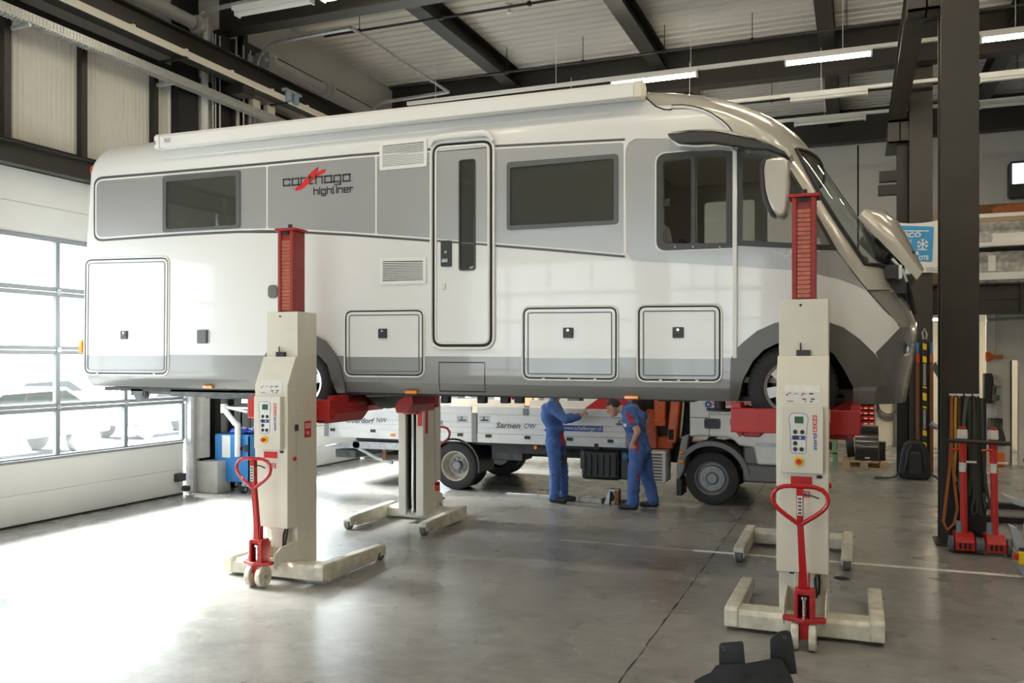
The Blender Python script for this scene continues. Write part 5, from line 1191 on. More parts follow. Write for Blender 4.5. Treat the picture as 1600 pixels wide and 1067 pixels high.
        P('wheel_ribs', b, 'wheel_cream', 0, wl_)
    b = MB(); b.box(pc - 0.04, pc - 0.028, -0.47, -0.42, 0.42, 0.56); b.box(pc + 0.028, pc + 0.04, -0.47, -0.42, 0.42, 0.56)
    b.hexa([(pc - 0.027, -0.47, 0.41), (pc + 0.027, -0.47, 0.41), (pc + 0.027, -0.425, 0.41), (pc - 0.027, -0.425, 0.41)], [(pc - 0.048, -0.49, 0.93), (pc - 0.004, -0.49, 0.93), (pc - 0.004, -0.45, 0.93), (pc - 0.048, -0.45, 0.93)])
    b.hexa([(pc - 0.048, -0.49, 0.93), (pc - 0.004, -0.49, 0.93), (pc - 0.004, -0.45, 0.93), (pc - 0.048, -0.45, 0.93)], [(pc - 0.052, -0.505, 1.17), (pc - 0.002, -0.505, 1.17), (pc - 0.002, -0.455, 1.17), (pc - 0.052, -0.455, 1.17)])
    til = P('tiller', b, 'handle_red', 0.004)
    cx = pc - 0.026; y0 = -0.482
    half = [(0.0, 1.185), (0.06, 1.187), (0.11, 1.182), (0.155, 1.165), (0.185, 1.13), (0.192, 1.09), (0.18, 1.05), (0.15, 1.015), (0.10, 0.975), (0.05, 0.94), (0.012, 0.915)]
    pts = [(cx + x_, y0, z_) for x_, z_ in half] ; ptsl = [(cx - x_, y0, z_) for x_, z_ in half]
    b = MB(); b.tube(pts, 0.0165, 10); P('grip_loop', b, 'handle_red', 0, til); b = MB(); b.tube(ptsl, 0.0165, 10); P('grip_loop', b, 'handle_red', 0, til)
    b = MB(); b.box(cx - 0.018, cx + 0.018, -0.508, -0.488, 0.98, 1.12); P('tiller_label', b, 'label_paper', 0, til)
    b = MB()
    for k in range(5): b.box(cx - 0.012, cx + 0.012, -0.5095, -0.508, 0.988 + k * 0.026, 1.004 + k * 0.026)
    P('label_print', b, 'window_frame', 0, til)
    b = MB(); b.tube([(cx + 0.02, y0 + 0.01, 1.125), (cx + 0.08, y0 + 0.005, 1.12), (cx + 0.13, y0, 1.105)], 0.010, 7, flat=0.6); P('release_lever', b, 'black_plastic', 0, til)
    # carriage and wheel forks
    fc = fork_cx
    b = MB(); b.box(fc - 0.50, fc + 0.50, 0.275, 0.36, 1.50, 1.70); P('carriage', b, 'lift_red', 0.008)
    b = MB(); b.box(-0.1, 0.1, 0.2, 0.30, 1.40, 1.95); P('carriage_slide', b, 'lift_red', 0.006)
    for s in (-1, 1):
        pr = [(fc + s * p[0], p[1]) for p in ((0.27, 1.46), (0.40, 1.46), (0.50, 1.55), (0.50, 1.66), (0.44, 1.70), (0.30, 1.62), (0.25, 1.53))]
        b = MB(); b.prism(pr, 'Y', 0.34, 0.98); fk = P('wheel_fork', b, 'lift_red', 0.010)
        b = MB(); b.prism([(fc + s * p[0], p[1]) for p in ((0.42, 1.685), (0.50, 1.66), (0.50, 1.74), (0.43, 1.74))], 'Y', 0.34, 0.62); P('fork_stop', b, 'lift_red', 0.006, fk)
        b = MB(); b.prism([(fc + s * p[0], p[1]) for p in ((0.51, 1.56), (0.51, 1.61), (0.40, 1.48), (0.43, 1.46))], 'Y', 0.30, 1.0); P('fork_rib', b, 'lift_red', 0.004, fk)
    return t
lift(-5.185, 7.1, 0, -0.17, 'nearer-left cream column lift with red mast and tiller at the motorhome rear wheel')
lift(-0.378, 7.1, 0, -0.09, 'large cream column lift in the right foreground at the motorhome front wheel')
lift(-5.33, 10.22, PI, 0.09, 'far-side cream column lift behind the rear wheel, open slot and chrome piston showing', False)
lift(-0.61, 10.22, PI, -0.10, 'far-side cream column lift mostly hidden behind the right foreground lift', False)
# ================================================================ FLATBED TRUCK
TY = 12.7; TW = 2.4
T = thing('flatbed_truck', 'white flatbed truck with orange crane standing behind the motorhome', 'truck', (-4.5, TY + TW / 2, 0))
def tx(u, v): return atY(u, v, TY)
def TP(nm, mb, m, bevel=0, par=None, seg=2, smooth=True): return mb.build(nm, m, par or T, bevel=bevel, seg=seg, smooth=smooth)
def truck_wheel(x, y, side, m_rim, hub, r=0.385, w=0.23):
    ty, rim = road_wheel(x, y, r, r, w, side, False)
    o = bpy.data.objects.new('wheel', None); COL.objects.link(o); o.parent = T; o.location = (x, y, r); o.matrix_parent_inverse = Matrix.Translation(-T.location)
    rim.data.materials.clear(); rim.data.materials.append(MATS[m_rim]); ty.data.materials[0] = MATS['tyre_dusty']
    for c in list(ty.children): bpy.data.objects.remove(c)
    inv = Matrix.Translation((-x, -y, -r))
    for q in (ty, rim): q.parent = o; q.matrix_parent_inverse = inv
    h = w / 2; b = MB()
    if hub == 'front':
        b.lathe([(0.0, side * h * 0.9), (0.07, side * h * 0.9), (0.085, side * h * 0.7), (0.095, side * h * 0.62), (0.18, side * h * 0.62), (0.195, side * h * 0.4), (0.225, side * h * 0.35)], (x, y, r), 'Y', 32)
        for k in range(8): a = 2 * PI * k / 8 + 0.2; c, s_ = x + 0.14 * math.cos(a), r + 0.14 * math.sin(a); b.cyl((c, y + side * h * 0.6, s_), (c, y + side * h * 0.82, s_), 0.02, n=8)
    else:
        b.lathe([(0.0, side * h * 0.55), (0.06, side * h * 0.55), (0.075, side * h * 0.45), (0.08, side * -h * 0.3), (0.14, side * -h * 0.35)], (x, y, r), 'Y', 24)
        for k in range(8): a = 2 * PI * k / 8; c, s_ = x + 0.115 * math.cos(a), r + 0.115 * math.sin(a); b.cyl((c, y - side * h * 0.45, s_), (c, y - side * h * 0.05, s_), 0.016, n=8)
    o2 = b.build('hub', 'hub_grey', None); o2.parent = o; o2.matrix_parent_inverse = inv
for yy, sd in ((TY + 0.16, -1), (TY + TW - 0.16, 1)): truck_wheel(-1.94, yy, sd, 'hub_grey', 'front')
for yy, sd in ((TY + 0.15, -1), (TY + TW - 0.15, 1)): truck_wheel(-6.02, yy, sd, 'rim_cream', 'rear')
for yy, sd in ((TY + 0.42, -1), (TY + TW - 0.42, 1)): truck_wheel(-6.02, yy, sd, 'rim_cream', 'rear')
# chassis
b = MB()
for yy in (TY + 0.7, TY + 1.55): b.box(-8.2, -0.7, yy, yy + 0.1, 0.52, 0.76)
b.box(-6.1, -5.94, TY + 0.3, TY + 2.1, 0.33, 0.45); b.box(-2.0, -1.88, TY + 0.3, TY + 2.1, 0.33, 0.45); b.box(-5.4, -4.2, TY + 0.15, TY + 0.25, 0.62, 0.76); b.box(-7.9, -3.1, TY + 0.1, TY + 2.3, 0.74, 0.80); TP('chassis', b, 'chassis_black')
b = MB(); b.box(-5.5, -4.95, TY + 0.3, TY + 0.75, 0.48, 0.74); b.box(-4.0, -3.95, TY + 0.3, TY + 0.5, 0.4, 0.74); TP('air_tank', b, 'chassis_grey', 0.02)
# bed: floor frame, drop sides
X0, X1, XP = -8.43, -3.13, -5.66
b = MB(); b.box(X0, X1, TY + 0.02, TY + TW - 0.02, 0.88, 0.93); TP('bed_floor', b, 'wood')
for y0 in (TY, TY + TW - 0.05): b = MB(); b.box(X0, X1, y0, y0 + 0.05, 0.785, 0.93); TP('bed_frame', b, 'truck_white', 0.006)
for y0, sg in ((TY, -1), (TY + TW - 0.04, 1)):
    for x0, x1 in ((X0 + 0.02, XP - 0.05), (XP + 0.05, X1 - 0.02)):
        for z0, z1, dy in ((0.935, 1.02, 0), (1.022, 1.10, 0.004), (1.102, 1.235, 0.0)):
            b = MB(); b.box(x0, x1, y0 + dy, y0 + 0.035, z0, z1); TP('drop_side', b, 'truck_white', 0.004)
        b = MB(); b.box(x0, x1, y0 + sg * 0.012, y0 + 0.04 + sg * 0.012, 1.238, 1.355); TP('top_rail', b, 'truck_white', 0.006)
    for xp in (X0 + 0.0, XP, X1 - 0.02): b = MB(); b.box(xp - 0.045, xp + 0.045, y0 - 0.012 if sg < 0 else y0, y0 + 0.05, 0.79, 1.25); TP('bed_post', b, 'truck_grey', 0.006)
b = MB(); b.box(X0 - 0.03, X0 + 0.02, TY, TY + TW, 0.8, 1.3); TP('tail_board', b, 'truck_white', 0.006); b = MB(); b.box(X1 - 0.03, X1 + 0.03, TY, TY + TW, 0.8, 1.75); TP('head_board', b, 'truck_grey', 0.006)
for u in (722.5, 757, 969): x, z = tx(u, 655 if u < 900 else 661); b = MB(); b.box(x - 0.095, x + 0.095, TY - 0.004, TY + 0.002, z - 0.055, z + 0.055); h_ = TP('latch_recess', b, 'steel_grey'); b = MB(); b.box(x - 0.06, x + 0.07, TY - 0.014, TY - 0.004, z - 0.03, z - 0.005); b.box(x - 0.02, x + 0.0, TY - 0.014, TY - 0.004, z - 0.005, z + 0.04); TP('latch', b, 'chassis_grey', 0.003, h_)
for u, v in ((520, 671), (583, 673), (719, 679), (763, 681), (824, 683.5), (890, 686), (954, 689)): x, z = tx(u, v); b = MB(); b.box(x - 0.045, x + 0.045, TY - 0.02, TY, z - 0.025, z + 0.025); TP('hinge', b, 'chassis_black', 0.006)
x, z = tx(822, 643); b = MB(); b.box(x - 0.045, x + 0.045, TY - 0.025, TY - 0.01, z - 0.06, z + 0.05); TP('rail_clamp', b, 'truck_grey', 0.004)
for u, v in ((837, 699), (615, 679.5)): x, z = tx(u, v); b = MB(); b.box(x - 0.05, x + 0.03, TY - 0.012, TY, z - 0.02, z + 0.02) if u < 700 else b.cyl((x, TY + 0.05, z), (x, TY - 0.012, z), 0.028, n=12); TP('side_lamp', b, 'orange_lens')
# lettering on the side
def put(txt, u, v, w_px, h, m, shear=0.22, bold=0.0, y=TY - 0.0025, par=None):
    x, z = atY(u, v, y); x2, z2 = atY(u + w_px, v, y); b_ = MB(); add_text(b_, txt, (x, y, z), h, x2 - x, shear, bold); return TP('lettering', b_, m, 0, par, smooth=False)
put('Oberdorf', 541, 660, 44, 0.085, 'logo_grey', bold=0.015); put('NW', 588, 659.5, 17, 0.075, 'logo_grey')
put('UR', 678.5, 664, 14, 0.075, 'logo_grey'); put('Sarnen', 775, 668, 38, 0.085, 'logo_grey', bold=0.015); put('OW', 819, 669, 19, 0.075, 'logo_grey')
x, z = tx(880, 673); x2, z2 = tx(942, 665); b = MB(); b.box(x, x2, TY - 0.004, TY + 0.0, z, z + 0.085); TP('web_plate', b, 'logo_blue'); put('www.schallberger.ch', 881, 671, 59, 0.06, 'logo_white', 0.15, y=TY - 0.0055)
x, z = tx(972, 695); b = MB(); b.box(x - 0.11, x + 0.11, TY - 0.004, TY, z - 0.03, z + 0.03); TP('type_plate', b, 'steel_grey')
# tail lift, rear bar, lamps
b = MB(); b.prism([(-8.5, 0.62), (-8.0, 0.72), (-6.55, 0.72), (-6.55, 0.60), (-8.3, 0.60)], 'Y', TY + 0.06, TY + TW - 0.06); TP('tail_lift', b, 'galvanised', 0.006)
b = MB(); b.tube([(-7.85, TY + 0.1, 0.60), (-7.5, TY + 0.1, 0.45), (-7.2, TY + 0.1, 0.38)], 0.03, 8); b.cyl((-7.88, TY + 0.06, 0.66), (-7.88, TY + 0.2, 0.66), 0.07); TP('lift_arm', b, 'steel_grey')
b = MB(); b.box(-8.35, -7.95, TY + 0.15, TY + 2.25, 0.42, 0.56); TP('rear_bar', b, 'chassis_grey', 0.01); b = MB(); b.box(-8.38, -8.35, TY + 0.2, TY + 0.5, 0.44, 0.54); TP('tail_lamp', b, 'red_lens', 0.006)
b = MB(); x, z = tx(597, 700); b.box(x - 0.03, x + 0.03, TY + 0.06, TY + 0.1, 0.42, 0.60); TP('bracket', b, 'rust', 0.004)
# rear mudguard
def fender(xc, r0, a0, a1, y0, y1, m, nm, th=0.03):
    b_ = MB(); k = 16; vs_ = []
    for rr in (r0, r0 + th):
        for yy in (y0, y1):
            for i in range(k + 1): a = R(lerp(a0, a1, i / k)); vs_.append((xc + rr * math.cos(a), yy, 0.39 + rr * math.sin(a)))
    n_ = k + 1; fs_ = []
    for i in range(k):
        fs_ += [(i, i + 1, n_ + i + 1, n_ + i), (2 * n_ + i, 3 * n_ + i, 3 * n_ + i + 1, 2 * n_ + i + 1), (i, 2 * n_ + i, 2 * n_ + i + 1, i + 1), (n_ + i, n_ + i + 1, 3 * n_ + i + 1, 3 * n_ + i)]
    return TP(nm, b_.add(vs_, fs_), m)
fender(-6.02, 0.42, -12, 165, TY - 0.0, TY + 0.6, 'black_plastic', 'mudguard'); fender(-6.02, 0.42, -12, 165, TY + 1.8, TY + 2.4, 'black_plastic', 'mudguard')
# fuel tank, silencer
x0, x1 = tx(907, 720)[0], tx(967, 720)[0]; zt = tx(930, 703)[1]; zb = tx(930, 750)[1]
b = MB(); b.box(x0, x1, TY + 0.03, TY + 0.6, zb, zt); tk = TP('fuel_tank', b, 'black_plastic', 0.05, seg=3)
for k in range(6): xx = lerp(x0 + 0.06, x1 - 0.06, k / 5); b = MB(); b.box(xx - 0.018, xx + 0.018, TY + 0.0, TY + 0.06, zb + 0.06, zt - 0.06); TP('tank_rib', b, 'black_plastic', 0.012, tk)
b = MB(); b.cyl((x0 + 0.25, TY + 0.06, zt), (x0 + 0.25, TY + 0.06, zt + 0.1), 0.07); TP('tank_neck', b, 'black_plastic', 0.01, tk)
b = MB(); b.box(x1 + 0.01, x1 + 0.14, TY + 0.05, TY + 0.5, zb + 0.02, zt); TP('urea_tank', b, 'black_plastic', 0.02); x, z = tx(977, 713); b = MB(); b.cyl((x, TY + 0.05, z), (x, TY - 0.02, z), 0.045, n=16); TP('urea_cap', b, 'sling_blue', 0.006)
x0, x1 = tx(1012, 730)[0], tx(1040, 730)[0]; zt = tx(1025, 705)[1]; zb = tx(1025, 755)[1]
b = MB(); b.prism(roundrect(x0, x1, zb, zt, 0.04), 'Y', TY + 0.0, TY + 0.4); sl = TP('silencer_cover', b, 'truck_white', 0.012)
for k in range(9): zz = lerp(zb + 0.05, zt - 0.05, k / 8); b = MB(); b.box(x0 + 0.03, x1 - 0.05, TY - 0.004, TY + 0.01, zz - 0.008, zz + 0.008); TP('louvre', b, 'chassis_grey', 0, sl)
# crane
b = MB(); b.box(-2.95, -2.55, TY + 0.3, TY + 2.1, 0.76, 0.95); b.box(-2.95, -2.78, TY + 0.25, TY + 0.5, 0.76, 1.35); TP('crane_base', b, 'crane_orange', 0.02)
xa1, _ = tx(1017, 640); xa2, _ = tx(1040, 640)
b = MB(); b.hexa([(xa1 + 0.03, TY + 0.1, 1.18), (xa2 - 0.03, TY + 0.1, 1.18), (xa2 - 0.03, TY + 0.4, 1.18), (xa1 + 0.03, TY + 0.4, 1.18)], [(xa1, TY + 0.05, 2.3), (xa2, TY + 0.05, 2.3), (xa2, TY + 0.45, 2.3), (xa1, TY + 0.45, 2.3)]); b.box(xa1 + 0.02, xa2 - 0.02, TY + 0.06, TY + 0.42, 1.12, 1.22); TP('crane_mast', b, 'crane_orange', 0.015)
xb1, _ = tx(1041, 690); xb2, _ = tx(1056, 690)
b = MB(); bm_ = [(xb1, TY + 0.02, 0.88), (xb1 + 0.13, TY + 0.02, 0.88), (xb1 + 0.13, TY + 0.2, 0.88), (xb1, TY + 0.2, 0.88)]; tp_ = [(p[0] + 0.14, p[1], 2.35) for p in bm_]; b.hexa(bm_, tp_); TP('crane_boom', b, 'crane_orange', 0.02)
b = MB(); b.box(xb1 + 0.03, xb1 + 0.105, TY + 0.008, TY + 0.03, 0.93, 1.08); TP('boom_socket', b, 'black_gap'); b = MB(); b.tube([(xb1 + 0.18, TY + 0.12, 0.95), (xb1 + 0.3, TY + 0.12, 2.3)], 0.025, 8); TP('crane_ram', b, 'chrome')
b = MB(); b.box(-2.9, -2.3, TY + 0.35, TY + 2.0, 0.95, 2.2); TP('crane_body', b, 'chassis_black', 0.03)
b = MB()
for r_ in range(2):
    for c_ in range(5): xx, zz = tx(1029 + c_ * 2.6, 684 + r_ * 9); b.box(xx - 0.008, xx + 0.008, TY + 0.33, TY + 0.36, zz - 0.012, zz + 0.012)
TP('control_levers', b, 'strap_yellow')
# cab
cx0, cx1 = -2.25, -0.55
b = MB(); b.prism([(cx0, 0.98), (cx0, 2.55), (cx0 + 0.15, 2.68), (cx1 - 0.55, 2.66), (cx1 - 0.18, 2.45), (cx1, 1.65), (cx1, 0.62), (cx1 - 0.75, 0.62), (cx1 - 0.80, 0.86), (-1.55, 0.88), (-1.62, 0.95), (-1.72, 0.99), (-2.1, 1.0)], 'Y', TY + 0.0, TY + TW); cab = TP('cab', b, 'truck_white', 0.03, seg=3)
b = MB(); b.prism([(cx0 + 0.62, 1.78), (cx0 + 0.62, 2.4), (cx1 - 0.35, 2.4), (cx1 - 0.16, 1.78)], 'Y', TY - 0.004, TY + 0.02); TP('cab_window', b, 'glass_tint', 0, cab)
b = MB(); b.prism([(cx1 - 0.16, 2.38), (cx1 + 0.012, 1.68), (cx1 - 0.02, 1.66), (cx1 - 0.2, 2.38)], 'Y', TY + 0.15, TY + TW - 0.15); TP('cab_windscreen', b, 'glass_tint', 0, cab)
b = MB(); b.box(-1.972, -1.964, TY - 0.004, TY + 0.01, 1.0, 2.5); b.box(cx0 + 0.02, -1.97, TY - 0.004, TY + 0.01, 1.262, 1.27); TP('door_joint', b, 'chassis_grey', 0, cab)
HX, HZ = tx(1113, 662); b = MB(); b.prism(roundrect(HX - 0.115, HX + 0.115, HZ - 0.07, HZ + 0.075, 0.03), 'Y', TY - 0.012, TY + 0.01); hd = TP('door_handle', b, 'black_plastic', 0.006, cab); b = MB(); b.box(HX - 0.07, HX + 0.09, TY - 0.026, TY - 0.012, HZ - 0.0, HZ + 0.035); b.cyl((HX - 0.085, TY - 0.02, HZ + 0.01), (HX - 0.085, TY - 0.01, HZ + 0.01), 0.012, n=10); TP('handle_grip', b, 'button_black', 0.006, cab)
put('Fon 041 618 83 83', 1111, 648.5, 43, 0.042, 'truck_grey', 0.1, par=cab); put('Schallberger', 1112, 633, 64, 0.085, 'logo_red', 0.15, 0.02, par=cab)
x, z = tx(1134, 641); b = MB(); b.box(x, x + 0.38, TY - 0.003, TY, z, z + 0.035); TP('blue_strip', b, 'logo_blue', 0, cab)
x, z = tx(1107, 632); b = MB(); b.lathe([(0.02, -0.002), (0.045, -0.002)], (x, TY - 0.001, z), 'Y', 16)
for k in range(10): a = 2 * PI * k / 10; b.box(x + 0.05 * math.cos(a) - 0.008, x + 0.05 * math.cos(a) + 0.008, TY - 0.003, TY - 0.001, z + 0.05 * math.sin(a) - 0.008, z + 0.05 * math.sin(a) + 0.008)
TP('gear_emblem', b, 'logo_blue', 0, cab)
x, z = tx(1180, 697); b = MB(); b.box(x, x + 0.3, TY - 0.003, TY, z, z + 0.05); TP('model_badge', b, 'steel_grey', 0, cab)
b = MB()
for u_, w_ in ((1113, 3), (1131, 5), (1137, 12), (1150, 11)): x, z = tx(u_, 637); b.box(x, x + w_ * 0.0095, TY - 0.002, TY, z, z + 0.012)
TP('small_print', b, 'steel_grey', 0, cab, smooth=False)
fender(-1.94, 0.47, 8, 150, TY - 0.015, TY + 0.45, 'trim_grey', 'wheel_arch', 0.07); fender(-1.94, 0.47, 8, 150, TY + 1.95, TY + 2.41, 'trim_grey', 'wheel_arch', 0.07)
b = MB(); b.prism([(-2.36, 0.98), (-2.26, 1.02), (-2.33, 0.5), (-2.40, 0.36), (-2.43, 0.36), (-2.44, 0.55)], 'Y', TY - 0.01, TY + 0.4); TP('front_mudguard', b, 'truck_grey', 0.02); b = MB(); b.box(-2.44, -2.36, TY + 0.0, TY + 0.4, 0.12, 0.37); TP('mud_flap', b, 'black_rubber', 0.01)
for u, v, m in ((1066, 707, 'orange_lens'), (1065.5, 721, 'orange_lens')): x, z = tx(u, v); b = MB(); b.sphere((x, TY - 0.02, z), 0.045 if v < 710 else 0.035, 0.03, 0.028 if v < 710 else 0.035); TP('marker_lamp', b, m)
b = MB(); b.box(-1.50, cx1, TY + 0.02, TY + 2.38, 0.36, 0.62); b.box(-1.5, -0.75, TY + 0.05, TY + 2.3, 0.60, 0.88); TP('step_well', b, 'trim_grey', 0.03); b = MB(); b.box(cx1 - 0.25, cx1 + 0.06, TY + 0.02, TY + 2.38, 0.32, 0.66); TP('front_bumper', b, 'trim_grey', 0.05)
# load on the bed: red and white board
b = MB(); b.prism([(-4.0, 1.28), (-3.2, 1.30), (-3.2, 1.75), (-3.35, 1.75)], 'Y', TY + 0.25, TY + 0.29); b.mi = 1; b.box(-3.45, -3.28, TY + 0.24, TY + 0.25, 1.33, 1.36)
tag(b.build('sign_board', ['logo_red', 'logo_blue'], bevel=0.002), 'red board with slanted edge standing on the truck bed', 'board')

# ================================================================ on the floor by the truck
b = MB(); P0 = gp(790, 773); P1 = gp(895, 783)
def slab(name, u0, v0, u1, v1, depth, z0, h, m, lab, cat, ribs=0):
    a = Vector((*gp(u0, v0), 0)); c = Vector((*gp(u1, v1), 0)); d = (c - a).normalized(); n_ = Vector((-d.y, d.x, 0)); L_ = (c - a).length
    t_ = thing(name, lab, cat, (*(a + d * L_ / 2 + n_ * depth / 2).xy, z0))
    def hx(s0, s1, w0, w1, za, zb): return MB().hexa([a + d * s0 + n_ * w0 + Vector((0, 0, za)), a + d * s1 + n_ * w0 + Vector((0, 0, za)), a + d * s1 + n_ * w1 + Vector((0, 0, za)), a + d * s0 + n_ * w1 + Vector((0, 0, za))], [a + d * s0 + n_ * w0 + Vector((0, 0, zb)), a + d * s1 + n_ * w0 + Vector((0, 0, zb)), a + d * s1 + n_ * w1 + Vector((0, 0, zb)), a + d * s0 + n_ * w1 + Vector((0, 0, zb))])
    hx(0, L_, 0, depth, z0, z0 + h).build('plank', m, t_, bevel=0.004)
    for s0 in (0.0, L_ * 0.48, L_ - 0.03): hx(s0, s0 + 0.03, -0.003, depth + 0.003, z0, z0 + h + 0.004).build('end_rail', 'galvanised', t_)
slab('loading_ramp', 789, 775, 896, 781.5, 0.1, 0.0, 0.045, 'plank', 'long pale aluminium ramp lying under the truck bed', 'ramp')
slab('loading_ramp', 904, 784, 940, 787, 0.2, 0.0, 0.07, 'plank', 'short pale ramp beside the mechanic\'s shoes', 'ramp')
slab('board', 839, 772, 862, 773.5, 0.16, 0.0, 0.06, 'wood', 'short brown wooden board behind the mechanic on the left', 'board')
gx, gy = gp(957, 789); t = thing('axle_stand', 'small steel stand on the floor between the two mechanics', 'stand', (gx, gy, 0))
b = MB(); b.prism([(gx - 0.13, 0), (gx - 0.06, 0.2), (gx - 0.03, 0.2), (gx - 0.05, 0)], 'Y', gy, gy + 0.12); b.build('leg', 'galvanised', t, bevel=0.004); b = MB(); b.box(gx + 0.03, gx + 0.09, gy, gy + 0.14, 0, 0.21); b.build('leg', 'rust', t, bevel=0.006); b = MB(); b.box(gx - 0.07, gx + 0.09, gy + 0.02, gy + 0.14, 0.19, 0.225); b.build('saddle', 'steel_grey', t, bevel=0.004); b = MB(); b.box(gx + 0.09, gx + 0.2, gy + 0.02, gy + 0.2, 0.0, 0.06); b.build('foot', 'chassis_black', t, bevel=0.01); b = MB(); b.tube([(gx - 0.03, gy + 0.05, 0.17), (gx + 0.0, gy + 0.05, 0.1), (gx - 0.02, gy + 0.05, 0.05)], 0.02, 8); b.build('screw', 'chassis_black', t)
# ================================================================ THE TWO MECHANICS
def pr(p):
    d = -SY * p[0] + CY * p[1]; return (U0 + F * (CY * p[0] + SY * p[1]) / d, V0 - F * (p[2] - H) / d)
def W(u, v, Y): x, z = atY(u, v, Y); return Vector((x, Y, z))
def capsule(mb, a, b, r0, r1, n=14):
    a, b = Vector(a), Vector(b); d = b - a; L_ = d.length; d = d / L_ if L_ > 1e-6 else Vector((0, 0, 1))
    x = d.orthogonal().normalized(); y = d.cross(x); rings = []
    for i in range(1, 5): t = -PI / 2 + PI / 2 * i / 4; rings.append((a + d * (r0 * math.sin(t)), r0 * math.cos(t)))
    for i in range(0, 4): t = PI / 2 * i / 4; rings.append((b + d * (r1 * math.sin(t)), r1 * math.cos(t)))
    vs = [a - d * r0]
    for c, r in rings:
        for j in range(n): q = 2 * PI * j / n; vs.append(c + x * (r * math.cos(q)) + y * (r * math.sin(q)))
    vs.append(b + d * r1); k = len(rings); e = len(vs) - 1
    fs = [(0, 1 + (j + 1) % n, 1 + j) for j in range(n)] + [(1 + i * n + j, 1 + i * n + (j + 1) % n, 1 + (i + 1) * n + (j + 1) % n, 1 + (i + 1) * n + j) for i in range(k - 1) for j in range(n)] + [(e, 1 + (k - 1) * n + j, 1 + (k - 1) * n + (j + 1) % n) for j in range(n)]
    mb.add(vs, fs)
def ellipsoid(mb, c, rad, M, n=20, m=14):
    t = MB(); t.sphere((0, 0, 0), rad[0], rad[1], rad[2], n, m); c = Vector(c); mb.add([c + M @ Vector(p) for p in t.v], t.f)
def seg_d(p, a, b):
    ab = b - a; t = max(0, min(1, (p - a).dot(ab) / max(1e-9, ab.length_squared))); return (p - a - ab * t).length, t
